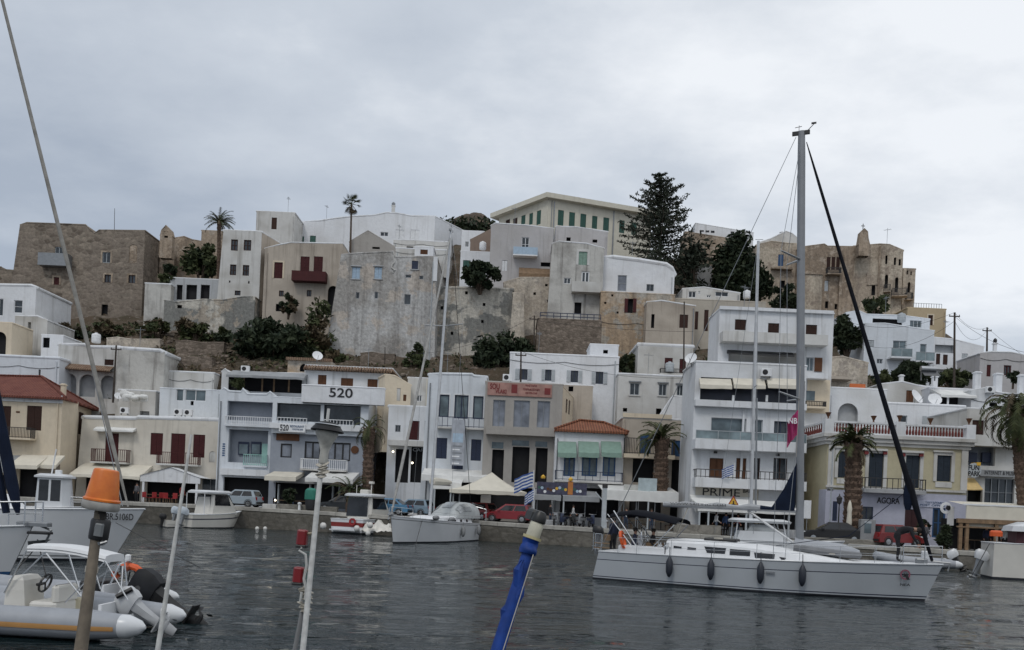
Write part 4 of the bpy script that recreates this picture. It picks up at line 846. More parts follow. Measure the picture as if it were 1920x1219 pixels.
b.slab(911, 801, 1042, 816, PL_TAUPE, .9, name='balcony_band'); o = b.slab(914, 719, 1035, 743, plain('pink_board', (.34, .19, .16), .7, var=.25, scale=1.5), .12, name='sign_board')
DKR = plain('dark_red_paint', (.17, .02, .02), .6)
b.letters('SOU', 919, 720, 937, 730, DKR, .12, .03, parent=o); b.letters('VLAKI', 929, 731, 950, 738, DKR, .12, .03, parent=o); b.letters('ΨΗΣΤΑΡΙΑ', 985, 722, 1007, 725.5, DKR, .12, .02, parent=o); b.letters('ΠΑΡΑΔΟΣΙΑΚΗ', 981, 729, 1012, 732.5, DKR, .12, .02, parent=o); b.letters('GYROS', 985, 736, 1007, 739, DKR, .12, .02, parent=o)
b.slab(959, 721, 970, 737, DKR, .14, name='picture_panel', parent=o); b.slab(1021, 728, 1032, 740, DKR, .14, name='picture_panel', parent=o)
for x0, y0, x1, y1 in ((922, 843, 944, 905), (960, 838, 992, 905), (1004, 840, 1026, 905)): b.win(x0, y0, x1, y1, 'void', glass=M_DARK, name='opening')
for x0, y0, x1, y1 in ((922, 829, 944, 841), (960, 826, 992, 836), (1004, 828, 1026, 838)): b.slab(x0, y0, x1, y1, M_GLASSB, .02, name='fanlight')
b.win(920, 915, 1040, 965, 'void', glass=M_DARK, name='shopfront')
s2 = Bld('x', 'x', (1056, 724), 76.55, (1075, 745), 84, Q(980, 76.5), PL_CREAM, .3, None, False, cop=.08); s2.win(1061, 748, 1064, 775, 'shut', M_BROWN, cols=1); s2.win(1066, 750, 1069, 778, 'shut', M_BROWN, cols=1); s2.done('side_wall'); b.noright = True; b.done(); merge(s2, b)
b = Bld('green_awning_house', 'white house with three green awnings under an orange tiled hip roof', (1042, 806), 75, (1171, 811), 75, Q(1105, 75), PL_WHITE, 6, cop=0)
for x0, x1 in ((1057, 1078), (1091, 1120), (1130, 1154)): b.win(x0, 855, x1, 893, frame=M_BLUE, cols=2, glass=M_GLASSB, fw=.12)
for x0, x1 in ((1046, 1081), (1085, 1124), (1128, 1166)): b.awn(x0, 828, x1, 849, 1.1, M_GREENC, .35)
b.balc(1040, 1168, 902, 884, 1.0, PL_WHITE3, M_NAVY, step=.6); b.win(1050, 915, 1160, 970, 'void', glass=M_DARK, name='shopfront')
zt = b.zb + b.top[0][1] + .02; mk = lambda a, d: Vector(((b.A + b.ux * a).x - b.n.x * d, (b.A + b.ux * a).y - b.n.y * d, zt))
hipmesh([mk(-.1, -.4), mk(b.w + .3, -.4), mk(b.w + .3, 4.5), mk(-.1, 4.5)], [P(1087, 789, 77), P(1132, 793, 77)], M_TILEO, 'roof', b); b.done()
b = Bld('blue_door_house', 'beige house with bright blue balcony doors behind the middle palm', (1168, 783), 75.4, (1285, 786), 75.4, Q(1225, 75), PL_BEIGE, 6, cop=.1)
b.win(1200, 815, 1221, 850, 'door', M_BLUE); b.win(1259, 826, 1278, 856, 'door', M_BLUE); b.balc(1170, 1266, 852, 822, 1.1, PL_CREAM, M_IRON, th=.35); b.win(1186, 857, 1226, 905, 'void', glass=M_DARK, name='opening'); b.win(1258, 862, 1278, 970, 'void', glass=M_DARK, name='alley_door'); b.win(1180, 915, 1240, 972, 'void', glass=M_DARK, name='shopfront'); b.slab(1168, 776, 1260, 784, PL_CREAM, .1, name='parapet_band'); b.done()
# ---- the four storey block
b = Bld('four_storey_block', 'white four storey apartment block with long balconies and the word PRIME', (1305, 675), 68, (1513, 688), 68, Q(1400, 68), PL_WHITE, 5, cop=.1, cat='apartment block', reveal=.3)
b.win(1313, 711, 1509, 755, 'void', glass=plain('navy_interior', (.02, .025, .045), .4, var=.5, scale=.6), name='veranda'); b.slab(1304, 753, 1513, 765, PL_WHITE, .5, name='veranda_parapet')
for x0, x1 in ((1313, 1373), (1376, 1436), (1440, 1508)): b.awn(x0, 710, x1, 722, .5, M_CREAMC, .25, 'blind')
for x in (1375, 1438): b.slab(x - 2, 741, x + 2, 753, PL_WHITE, .12, name='post')
b.win(1333, 784, 1399, 823, frame=M_LGREY, cols=1, glass=M_GLASSB); b.win(1414, 787, 1430, 824, frame=M_LGREY, cols=1, glass=M_GLASSB); b.win(1451, 790, 1477, 826, frame=M_NAVY, cols=2, rows=1)
b.balc(1304, 1513, 827, 810, 1.1, PL_WHITE, M_LGREY, 'glass', th=.75)
for x0, x1 in ((1330, 1356), (1380, 1399), (1413, 1425), (1450, 1476)): b.win(x0, 859, x1, 899, 'door' if x0 < 1400 else 'win', M_RUST if x0 < 1400 else M_BROWN, cols=2)
b.balc(1304, 1513, 899, 883, 1.1, PL_WHITE, M_IRON, step=.35, th=.75)
b.slab(1304, 915, 1422, 939, plaster('sign_beige', (.52, .48, .41), (.4, .37, .3), .2, .2, 41), .06, name='sign_band'); b.letters('PRIME', 1317, 917, 1387, 931, M_INK, .07, .0); b.win(1310, 942, 1505, 990, 'void', glass=M_DARK, name='shopfront'); b.slab(1422, 913, 1500, 940, PL_WHITE, .05, name='sign_band')
for x in (1397,): b.letters('BAR', x - 4, 918, x + 12, 925, M_INK, .07)
b.slab(1390, 765, 1394, 912, PL_WHITE, .12, name='column')
for x, y in ((1342, 848), (1459, 853)): b.slab(x - 3, y - 2, x + 3, y + 2, M_IRON, .15, name='wall_lamp')
b.win(1314, 722, 1316, 745, 'void', glass=M_DARK) if False else None
b.awn(1304, 930, 1420, 955, 2.4, M_WHITEC, .3); b.done()
rear_ = b
b = Bld('x', 'x', (1350, 577), 74, (1564, 588), 74, Q(1500, 74), PL_WHITE, 4, cop=.1, cat='apartment block')
for x0, y0, x1, y1 in ((1378, 599, 1399, 619), (1440, 606, 1461, 625), (1511, 609, 1532, 628)): b.win(x0, y0, x1, y1, 'shut', M_BROWN); b.slab(x0 - 2, y1 + 1, x1 + 2, y1 + 3, PL_WHITE3, .12, name='sill')
b.balc(1355, 1553, 640, 624, 1.1, PL_WHITE3, PL_WHITE3, 'solid'); b.slab(1350, 578, 1564, 584, PL_WHITE, .25, name='cornice')
b.win(1366, 659, 1500, 680, 'void', glass=PL_WHITE3, name='loggia'); b.awn(1366, 659, 1490, 664, .6, M_BLACK, .1, 'blind'); b.win(1511, 670, 1526, 696, frame=M_LGREY, cols=2, glass=M_GLASSB)
a, c, z0, z1 = b.rect(1527, 671, 1541, 697); MB().box(a, c, -.09, -.02, z0, z1).build('shutter', M_RUST, b.root); b.balc(1506, 1553, 706, 699, 1.0, PL_WHITE, PL_WHITE, 'solid')
b.slab(1513, 712, 1556, 775, PL_CREAM, .04, name='cream_wall'); b.win(1511, 733, 1528, 751, frame=M_LGREY, cols=2, glass=M_GLASSB) if False else b.slab(1512, 733, 1528, 751, M_GLASSB, .05, name='window'); b.balc(1511, 1550, 762, 752, .9, PL_CREAM, M_IRON); b.done('upper_wall'); merge(b, rear_)
b = Bld('arch_terrace_house', 'white terrace wall with one large arch above the balustrade', (1556, 726), 76.5, (1663, 731), 76.5, Q(1610, 76), PL_WHITE, 6, cop=.12); b.win(1571, 756, 1609, 800, 'void', glass=PL_GREY, arch=True, name='archway'); b.done()
b = Bld('stone_garden_wall', 'pale stone garden wall behind the arch terrace', (1554, 670), 90, (1628, 680), 90, ('py', 760), PL_CPEEL, 4, [(1580, 668)], False, cat='wall'); b.slab(1556, 706, 1600, 711, PL_BEIGE, 1.4, name='ledge'); b.done()
b = Bld('dish_house', 'white house with two small windows directly behind the yacht forestay', (1655, 750), 80, (1810, 766), 80, Q(1730, 80), PL_WHITE2, 5, cop=.14); b.win(1684, 779, 1701, 800, frame=M_LGREY, cols=1, glass=M_GLASS); b.win(1741, 781, 1763, 801, frame=M_LGREY, cols=2, glass=M_CURT); b.slab(1730, 780, 1740, 801, M_LGREY, .08, name='shutter'); b.done()
b = Bld('brown_door_house', 'white rooftop house with brown door and white chimney above the dish house', (1650, 720), 87, (1750, 726), 87, ('py', 790), PL_WHITE3, 5, [(1692, 715), (1720, 722)], False); b.win(1699, 732, 1713, 754, 'door', M_RUST); chimney(b, 1688, 702, 1695, 722, PL_WHITE, .6); chimney(b, 1751, 704, 1759, 724, PL_WHITE2, 1.6) if False else None; b.done()
b = Bld('pergola_house', 'white house with deep shaded pergola and white canvas right of the brown door', (1742, 722), 85.5, (1836, 735), 85.5, ('py', 800), PL_WHITE2, 5, cop=.1); b.win(1748, 737, 1830, 762, 'void', glass=M_DARK, name='pergola_shade'); b.awn(1764, 732, 1832, 741, 2.2, M_WHITEC, .2, 'canvas'); b.slab(1776, 742, 1779, 778, M_WHITE, 2.0, -1.9, name='post'); chimney(b, 1750, 704, 1759, 724, PL_WHITE2, 1.6); b.done()
b = Bld('stacked_white_house', 'white flat roof house with square white chimneys behind the right palm', (1822, 731), 83.5, (1935, 742), 83.5, ('py', 830), PL_WHITE, 6, [(1850, 727), (1870, 735)], False); b.win(1855, 755, 1870, 762, 'void', glass=M_DARK); b.win(1846, 772, 1862, 779, 'void', glass=M_DARK)
for x0, y0, x1, y1 in ((1829, 696, 1840, 730), (1868, 699, 1880, 732), (1912, 702, 1921, 736)): chimney(b, x0, y0, x1, y1, PL_WHITE2, 1.0)
b.done()
# ---- the yellow corner building with the balustrade
b = Bld('agora_house', 'pale yellow neoclassical house with red balustrade and the word AGORA', (1553, 812), 66, (1815, 828), 66, Q(1680, 66), PL_YEL, 8, cop=0)
TRIM = PL_WHITE3
for x0, y0, x1, y1, bl_ in ((1571, 846, 1590, 896, 0), (1628, 850, 1656, 913, 1), (1697, 854, 1724, 915, 1), (1756, 854, 1783, 903, 0)):
    b.win(x0, y0, x1, y1, 'shut', plain('slate_blue', (.028, .038, .052), .65, spec=.25)); b.frame(x0, y0, x1, y1, TRIM, .26, .08)
    if bl_: 
        b.slab(x0 - 9, y0 - 9, x1 + 9, y0 - 5, TRIM, .3, name='hood')
        for x in (x0 - 6, x1 + 1): b.slab(x, y0 - 4, x + 7, y0 + 2, DKR, .22, name='bracket')
    else: b.slab(x0 - 5, y0 - 9, x1 + 5, y0 - 6, TRIM, .2, name='hood'); b.slab(x0 - 2, y1 + 1, x1 + 2, y1 + 11, TRIM, .06, name='apron')
b.balc(1621, 1737, 918, 897, 1.0, PL_GREY, M_IRON, step=.4, th=.3)
for x0, x1 in ((1553, 1564), (1803, 1815)): b.slab(x0, 829, x1, 920, TRIM, .10, name='pilaster')
wz = b.F(1680, 818)[1]; w_ = b.w; m = MB()
for k, (z0, z1, pr) in enumerate(((-.75, -.5, .18), (-.499, -.2, .34), (-.199, .06, .5))): m.box(-pr, w_ + pr, -pr, 7.9, b.top[0][1] + z0, b.top[0][1] + z1)
m.build('cornice', TRIM, b.root)
zt = b.top[0][1] + .06; hb = .98; m = MB()
for x0, x1 in ((0, w_),): m.box(-.3, w_ + .3, -.32, -.02, zt, zt + .12); m.box(-.3, w_ + .3, -.34, 0, zt + hb - .14, zt + hb)
m.box(-.32, -.02, 0, 7.8, zt, zt + .12); m.box(-.34, 0, 0, 7.8, zt + hb - .14, zt + hb)
for x in (-.42, w_ * .5 - .35, w_ - .35): m.box(x, x + .7, -.42, .2, zt, zt + hb + .12)
m.build('parapet', PL_WHITE, b.root); runs = [MB(), MB(), MB()]; n = 44
M_BAL = plain('red_baluster', (.15, .035, .028), .8)
for i in range(n):
    x = .35 + (w_ - .7) * i / (n - 1)
    if abs(x - w_ * .5) < .42 or x > w_ - .4: continue
    runs[int(x > w_ * .5)].lathe([(.05, 0), (.09, .08), (.1, .25), (.05, .5), (.07, .6), (.05, .68)], 6, c=(x, -.17, zt + .12))
for i in range(14): runs[2].lathe([(.05, 0), (.09, .08), (.1, .25), (.05, .5), (.07, .6), (.05, .68)], 6, c=(-.17, .5 + i * .5, zt + .12))
[q.build('balustrade', M_BAL, b.root) for q in runs]
for x in (-.1, w_ * .5 - 2.0, w_ * .5 + 0.0, w_ * .72, w_ - .05):
    MB().lathe([(.06, 0), (.1, .02), (.05, .12), (.2, .45), (.24, .5), (.18, .52)], 10, c=(x, -.12, zt + hb + (.12 if x < .5 or x > w_ - .5 or abs(x - w_ * .5) < .2 else 0))).build('urn', M_RUST, b.root)
s2 = Bld('x', 'x', (1549, 917), 65.9, (1812, 929), 65.9, b.zb, PL_LILAC2, 1.5, cop=0, reveal=.09)
s2.slab(1549, 915, 1812, 919, TRIM, .12, name='string_course'); s2.win(1561, 940, 1570, 977, 'shut', M_NAVY, cols=1); s2.win(1613, 950, 1637, 976, frame=M_NAVY, cols=2); s2.win(1696, 955, 1722, 1008, 'door', plain('dark_oxblood', (.04, .012, .014), .5)); s2.win(1748, 953, 1772, 1008, frame=M_BLUE, cols=2, rows=2, fw=.12)
s2.letters('AGORA', 1644, 934, 1687, 945, M_INK, .02, .015); s2.slab(1698, 939, 1775, 951, plain('pale_lilac_board', (.50, .52, .62), .6), .06, name='sign_board'); s2.letters('ΤΑΧΥΔΡΟΜΕΙΟ', 1735, 941, 1772, 945, M_BLUE, .06); s2.letters('POST OFFICE', 1725, 946, 1772, 949.5, M_BLUE, .06)
s2.done('ground_floor_wall'); b.done(); merge(s2, b)
# ---- right end
b = Bld('fun_park_house', 'white shop house with FUN PARK sign and yellow awning right of the yellow house', (1814, 764), 72, (1935, 771), 72, Q(1860, 72), PL_WHITE3, 7, cop=.1, reveal=.3)
b.win(1823, 788, 1845, 815, 'door', M_BROWN); b.balc(1813, 1935, 826, 817, 1.0, PL_WHITE3, PL_WHITE3, 'solid', th=.5); b.win(1815, 835, 1866, 873, 'void', glass=PL_GREYB, name='loggia')
for x0, x1 in ((1823, 1838), (1848, 1864)): 
    a, c, z0, z1 = b.rect(x0, 848, x1, 866); MB().box(a, c, .5, .7, z0, z1).build('shutter', M_NAVY, b.root)
o = b.slab(1838, 882, 1908, 894, M_GREYC, .5, name='sign_board'); b.letters('INTERNET & MUSIC', 1846, 884, 1906, 891, M_INK, .5, parent=o)
b.win(1846, 897, 1902, 950, frame=M_GREYM, cols=4, rows=2, glass=M_GLASS, name='shop_window'); b.win(1814, 916, 1842, 955, 'void', glass=M_DARK, name='shopfront'); b.awn(1812, 897, 1843, 917, 1.4, plain('yellow_canvas', (.55, .40, .18), .85), .05)
a, c, z0, z1 = b.rect(1813, 868, 1839, 896, .8); o = MB().prism([((a + c) / 2 + math.cos(k * .5236) * (c - a) / 2, (z0 + z1) / 2 + math.sin(k * .5236) * (z1 - z0) / 2) for k in range(12)], -.9, -.8).build('sign_board', M_LGREY, b.root)
b.letters('FUN', 1816, 873, 1836, 882, M_INK, .9, .02, parent=o); b.letters('PARK', 1815, 884, 1838, 893, M_INK, .9, .02, parent=o); b.slab(1832, 867, 1839, 873, M_YEL, .95, name='lamp', parent=o); b.done()
# ------------------------------------------------------------------ vegetation
def leaf(mb, c, sz, rr, up=.3, asp=2.0):
    d = Vector((rr.gauss(0, 1), rr.gauss(0, 1), rr.gauss(up, .8))).normalized(); s_ = d.cross(Vector((rr.gauss(0, 1), rr.gauss(0, 1), rr.gauss(0, 1)))).normalized()
    a = d * sz * .5 * asp; b_ = s_ * sz * .5
    mb.add([c - a, c + b_ * .9, c + a, c - b_ * .9], ((0, 1, 2, 3),))
def clump(mb, c, r, n, sz, rr, asp=2.0):
    for _ in range(n):
        v = Vector((rr.gauss(0, 1), rr.gauss(0, 1), rr.gauss(0, 1))).normalized() * (rr.random() ** .45)
        leaf(mb, Vector((c[0] + v.x * r[0], c[1] + v.y * r[1], c[2] + v.z * r[2])), sz * rr.uniform(.6, 1.35), rr, asp=asp)
def bush(name, label, x0, y0, x1, y1, d, mat, seed, n=22, per=70, sz=.34, cat='shrub', group=None, trunk=True, shape=1.0, mat2=None):
    rr = random.Random(seed); c = P((x0 + x1) / 2, (y0 + y1) / 2, d); rx = (x1 - x0) / 2 / FPX * d; rz = (y1 - y0) / 2 / FPX * d; ry = min(rx, 2.6) if rx > rz * 2 else rx * .8
    base = Vector((c.x, c.y, c.z - rz)); root = empty(name, label, cat, base, 0, group)
    lv = MB(); st = MB()
    for i in range(n):
        while True:
            v = Vector((rr.uniform(-1, 1), rr.uniform(-1, 1), rr.uniform(-1, 1)))
            if v.length < 1 and (v.z < .2 or Vector((v.x, v.y)).length < 1.1 - v.z * .75 * shape): break
        p = Vector((v.x * rx * .82, v.y * ry * .82, rz + v.z * rz * .85)); k = rr.uniform(.20, .36)
        if mat2: lv.k = 1 if rr.random() < .35 else 0
        clump(lv, p, (max(rx, rz) * k, ry * k * 1.1, rz * k * 1.1), int(per * rr.uniform(.6, 1.3)), sz, rr)
        if trunk and i % 2 == 0: st.path([(p.x * .1, p.y * .1, -.6), (p.x * .4, p.y * .4, p.z * .5), p], [.10, .06, .02], 5)
    lv.build('crown' if cat == 'tree' else 'foliage', [mat, mat2] if mat2 else mat, root, recalc=False)
    if trunk: st.build('trunk' if cat == 'tree' else 'stem', BARK, root)
    return root
HS = 'shrubs on the castle slope'
bush('dark_shrub', 'wide very dark shrub mass under the beige balcony house', 424, 600, 600, 692, 98, LF_DARK, 1, 46, 110, .42)
bush('dry_shrub', 'grey brown dry shrub below the brown balcony', 560, 560, 626, 690, 100.2, LF_DRY, 2, 26, 70, .35, mat2=LF_MID)
bush('hedge', 'dark rounded hedge on top of the peeling rampart', 860, 490, 941, 543, 103, LF_DARK, 3, 26, 90, .36, cat='hedge')
bush('dark_tree', 'dark tree in front of the rampart and rubble wall', 872, 622, 1006, 705, 95, LF_DARK, 4, 34, 100, .38, cat='tree')
bush('grey_shrub', 'grey green shrub at the foot of the grey castle house', 752, 642, 806, 700, 95.5, LF_MID, 5, 14, 60, .34, mat2=LF_DARK)
bush('olive_tree', 'loose olive green tree between the ruined wall and the date palm', 340, 452, 416, 524, 114, LF_MID, 6, 26, 80, .4, cat='tree', mat2=LF_DARK)
bush('small_shrub', 'small dark shrub beside the brown stone annex', 308, 492, 336, 518, 111, LF_DARK, 7, 10, 60, .35)
bush('olive_shrub', 'olive green shrub under the pillared shelter', 330, 592, 408, 640, 102, LF_MID, 8, 18, 60, .36, mat2=LF_DRY)
bush('ochre_shrub', 'dry ochre shrub on the slope below the stone tower', 170, 598, 260, 638, 104, LF_DRY, 9, 18, 60, .36, mat2=LF_MID)
bush('slope_shrub', 'olive shrub low on the slope left of the dark shrub mass', 262, 600, 330, 632, 103, LF_MID, 91, 14, 50, .34, mat2=LF_DRY)
bush('annex_shrub', 'flat olive shrub on the terrace below the brown annex', 285, 512, 345, 532, 110.5, LF_MID, 92, 12, 50, .32)
bush('niche_shrub', 'small green shrub between the white roof cabin and white balcony house', 1160, 664, 1196, 705, 91, LF_MID, 10, 12, 60, .32, mat2=LF_DARK)
bush('dark_cypress_tree', 'large near-black tree left of the brown mansion', 1336, 436, 1428, 575, 114, LF_DARK, 11, 50, 120, .42, cat='tree')
bush('dark_round_tree', 'dark rounded tree tucked against the large near-black tree', 1398, 478, 1446, 575, 115, LF_DARK, 12, 22, 90, .4, cat='tree')
bush('grey_tree', 'grey green bare-stemmed tree right of the tall conifer', 1262, 440, 1342, 556, 112.5, LF_PINE, 13, 26, 60, .36, cat='tree')
bush('mansion_shrub', 'green shrub below the blue window of the brown mansion', 1432, 534, 1505, 583, 112, LF_DARK, 14, 18, 70, .36, mat2=LF_MID)
bush('gully_tree', 'dark tree in the gap right of the four storey block', 1560, 590, 1617, 668, 99, LF_DARK, 15, 24, 90, .38, cat='tree')
bush('keep_shrub', 'olive shrub in front of the castle keep', 1616, 548, 1668, 590, 111, LF_MID, 16, 14, 60, .36, mat2=LF_DARK)
bush('round_tree', 'round dark tree under the two glass balconies', 1672, 672, 1748, 730, 92, LF_DARK, 17, 24, 90, .36, cat='tree')
bush('round_shrub', 'dark shrub left of the tall pole below the porch', 1740, 690, 1830, 728, 91, LF_DARK, 18, 20, 70, .34, mat2=LF_MID)
bush('low_shrub', 'low green shrub left of the round dark tree', 1636, 694, 1676, 724, 91, LF_MID, 19, 12, 60, .32)
bush('roof_shrub', 'green bushes on the roof between white chimneys', 1884, 692, 1916, 718, 86.5, LF_DARK, 20, 8, 60, .3)
bush('roof_plants', 'leafy potted plants on the canopied roof terrace', 426, 708, 466, 732, 84.4, LF_MID, 21, 9, 50, .25, trunk=False)
bush('pot_shrub', 'dark potted bush on the quay by the pergola restaurant', 1755, 984, 1784, 1030, 58.5, LF_DARK, 22, 14, 60, .2)
bush('cafe_shrub', 'dark bush on the low wall left of the green bin', 528, 916, 560, 944, 75.2, LF_DARK, 23, 10, 60, .2)
bush('window_plant', 'dark plants outside the yellow house doors', 1716, 968, 1740, 1012, 62, LF_DARK, 24, 9, 50, .2)
bush('wall_shrub', 'dark shrub against the foot of the stone tower', 96, 604, 178, 645, 105, LF_DARK, 31, 16, 60, .36, mat2=LF_DRY)
bush('wall_shrub', 'mixed shrub between the crumbling ruin and the wide dark shrub mass', 396, 612, 440, 648, 101, LF_MID, 32, 12, 60, .34, mat2=LF_DARK)
bush('creeper_shrub', 'small shrub growing from the wall below the brown balcony', 520, 552, 562, 590, 105.6, LF_DRY, 33, 10, 50, .3, mat2=LF_DARK)
bush('terrace_shrub', 'dry shrub left of the leaning wooden mast above the tiled eave', 600, 655, 650, 695, 97, LF_DRY, 34, 10, 50, .34, mat2=LF_MID)
# low terrace walls on the slope
for x0, y0, x1, y1, d, lb in ((330, 640, 420, 652, 97.5, 'low pale rubble terrace wall on the slope left of the wide dark shrub mass'), (200, 634, 300, 645, 99, 'low pale terrace wall on the slope below the ochre shrub'), (300, 668, 398, 682, 93.5, 'broken rubble terrace wall above the white shed'), (676, 662, 740, 676, 96.5, 'low rubble terrace wall at the foot of the grey castle house')):
    b = Bld('terrace_wall', lb, (x0, y0), d, (x1, y0 + 2), d, ('py', y1 + 18), ST_RET if x0 != 200 else PL_CPEEL, 1.0, [(x0 + 20, y0 - 2), (x0 + 45, y0 + 2)], False, cop=.08, cat='wall'); b.done()
# scrub and stones of the slope
rr = random.Random(5); m = MB()
for i in range(4600):
    px = rr.uniform(60, 640) if i % 3 else rr.uniform(640, 1900); d = rr.uniform(91, 110)
    q = hill_pt(px, d); k = math.sin(q.x * .9) * math.sin(q.y * 1.1 + q.x * .3)
    if k < 0: continue
    m.k = 0 if rr.random() < .62 else (1 if rr.random() < .75 else 2)
    for _ in range(3): leaf(m, q + Vector((rr.uniform(-.3, .3), rr.uniform(-.3, .3), rr.uniform(.0, .45))), rr.uniform(.15, .38), rr, .9)
o = m.build('scrub', [LF_DRY, LF_MID, LF_DARK], recalc=False); tag(o, 'dry scrub and weeds on the castle slope', 'scrub', kind='stuff')
m = MB()
for i in range(420):
    px = rr.uniform(280, 640) if i % 2 else rr.uniform(80, 900); d = rr.uniform(90, 106); q = hill_pt(px, d); s_ = rr.uniform(.1, .38) * (1.6 if rr.random() < .1 else 1)
    m.ball(q, s_ * rr.uniform(.7, 1.4), s_, s_ * .7, 6)
o = m.build('rubble', ST_RET); tag(o, 'pale rubble stones scattered on the castle slope', 'rubble', kind='stuff')
# rock summit behind
m = MB(); rr = random.Random(8); rows = []
for j in range(9):
    row = []
    for i in range(27):
        px = 815 + i * 4.6; t_ = i / 26; h_ = math.sin(min(1, t_ * 1.6) * math.pi / 2) * math.sin(min(1, (1 - t_) * 3.2) * math.pi / 2); py = 436 - (35 + rr.uniform(-3, 3)) * h_ * math.sin(min(1, j / 4.0) * math.pi / 2)
        row.append(P(px, py, 150 + j * 2.5 + rr.uniform(-.8, .8)))
    rows.append(row)
M_ROCK = stone('summit_rock', (.05, .04, .032), (.16, .115, .085), (.04, .035, .03), .4, 9, (.05, .05, .03), .6)
o = m.loft(rows, False).build('rock_hill', M_ROCK, smooth=True); tag(o, kind='structure')
m = MB()
for i in range(1300): leaf(m, P(rr.uniform(822, 930), rr.uniform(402, 425), 149) + Vector((0, rr.uniform(0, 6), rr.uniform(-1.5, .0))), .5, rr)
o = m.build('summit_scrub', LF_DARK, recalc=False); tag(o, 'dark scrub on the rocky summit', 'scrub', kind='stuff')
# ------------------------------------------------------------------ palms
def frond(mb, base, az, el, L, rr, wid=.5, droop=1.0, seg=9, leafn=2, wl=.05):
    pts = []; p = Vector(base); e = el
    for i in range(seg + 1):
        pts.append(p.copy()); d = Vector((math.cos(az) * math.cos(e), math.sin(az) * math.cos(e), math.sin(e))); p = p + d * L / seg; e -= droop * (1.0 + i * .22) / seg
    mb.path(pts, [.035 * (1 - i / (seg + 1)) + .008 for i in range(seg + 1)], 4)
    side = Vector((-math.sin(az), math.cos(az), 0))
    for i in range(1, seg + 1):
        for k in range(leafn):
            t_ = (i - 1 + (k + .5) / leafn) / seg; q = pts[i - 1].lerp(pts[i], (k + .5) / leafn); fwd = (pts[i] - pts[i - 1]).normalized()
            ll = wid * math.sin(min(1, t_ * 1.6 + .15) * math.pi / 2) * (1.05 - t_ * .6) * rr.uniform(.85, 1.1)
            for s_ in (-1, 1):
                tip = q + side * s_ * ll * .75 + fwd * ll * .6 + Vector((0, 0, -ll * rr.uniform(.15, .5))); w_ = fwd * wl
                mb.add([q - w_, q + w_, tip], ((0, 1, 2),))
def palm(label, bpx, bpy, tpx, tpy, d, rad, tr, seed, nf=34, mat=LF_PALM, wid=.45, skirt=0, name='palm_tree', els=(-.5, 1.35), droop=1.1, rough=True, lw=.05):
    rr = random.Random(seed); b0 = P(bpx, bpy, d); t0 = P(tpx, tpy, d); root = empty(name, label, 'palm tree', b0)
    h = t0 - b0; m = MB(); n = max(6, int(h.length / .22)); pts = []; rs = []
    for i in range(n + 1):
        f_ = i / n; pts.append(h * f_ + Vector((0, 0, -.4 if i == 0 else 0))); rs.append(tr * (1.15 - .2 * f_ + (.12 if i % 2 else -.05) * (1 if rough else .2)) * (1.25 if f_ > .86 and rough else 1))
    m.path(pts, rs, 10)
    if rough:
        for i in range(int(n * 9)):                       # stubs of old leaf bases
            f_ = rr.uniform(.04, 1); a = rr.uniform(0, 6.28); p = h * f_; r_ = tr * (1.15 - .2 * f_) * (1.25 if f_ > .86 else 1)
            o_ = Vector((math.cos(a), math.sin(a), 0)); s_ = Vector((-math.sin(a), math.cos(a), 0)); w_ = tr * .30
            m.add([p + o_ * r_ * .9 - s_ * w_, p + o_ * r_ * .9 + s_ * w_, p + o_ * r_ * 1.28 + Vector((0, 0, tr * .75)), p + o_ * r_ * .8 + Vector((0, 0, tr * .5))], ((0, 1, 2), (0, 2, 3), (1, 3, 2)))
    m.build('trunk', plain('palm_bark', (.105, .07, .05), .95, var=.45, scale=7), root)
    f = MB()
    for i in range(nf):
        f.k = 0 if rr.random() < .8 else 1
        e_ = els[0] + (els[1] - els[0]) * rr.random() ** .8
        frond(f, h + Vector((0, 0, rr.uniform(-.1, .15))), rr.uniform(0, 6.283), e_, rad * rr.uniform(.8, 1.12), rr, wid, droop, wl=lw)
    for i in range(skirt):
        f.k = 1; frond(f, h - h.normalized() * rr.uniform(.1, .5), rr.uniform(0, 6.283), rr.uniform(-1.5, -1.0), rad * .8, rr, wid * .6, .3)
    f.build('crown', [mat, LF_DRY], root, recalc=False); return root
palm('date palm with stiff spreading crown on the hill beside the tall white house', 410, 525, 411, 418, 113, 2.3, .22, 1, 40, LF_MID, .5, els=(-.35, 1.4), droop=.7)
def fan_palm(label, bpx, bpy, tpx, tpy, d, rad, tr, seed):
    rr = random.Random(seed); b0 = P(bpx, bpy, d); h = P(tpx, tpy, d) - b0; root = empty('fan_palm', label, 'palm tree', b0)
    MB().path([(0, 0, -.5), h * .5, h], [tr * 1.2, tr, tr], 8).build('trunk', BARK, root); f = MB()
    for i in range(34):
        f.k = 1 if i < 12 else 0; a = rr.uniform(0, 6.283); e = rr.uniform(-1.4, -.7) if i < 12 else rr.uniform(-.4, 1.3); d_ = Vector((math.cos(a) * math.cos(e), math.sin(a) * math.cos(e), math.sin(e)))
        c = h + d_ * rad * rr.uniform(.5, .65); f.path([h, c], [.03, .02], 4); s_ = d_.cross(Vector((0, 0, 1))).normalized(); u_ = s_.cross(d_)
        for k in range(-5, 6):
            t_ = k * .26; dd = (d_ * math.cos(t_) + s_ * math.sin(t_) - u_ * .15); tip = c + dd * rad * .48; w_ = s_ * math.cos(t_) * .045 - d_ * math.sin(t_) * .045
            f.add([c - w_, c + dd * rad * .25 + w_ * 2, tip, c + w_], ((0, 1, 2, 3),))
    f.build('crown', [LF_MID, LF_DRY], root, recalc=False)
fan_palm('slim fan palm with dead skirt standing alone on the skyline', 657, 470, 659, 383, 120.5, 1.5, .13, 3)
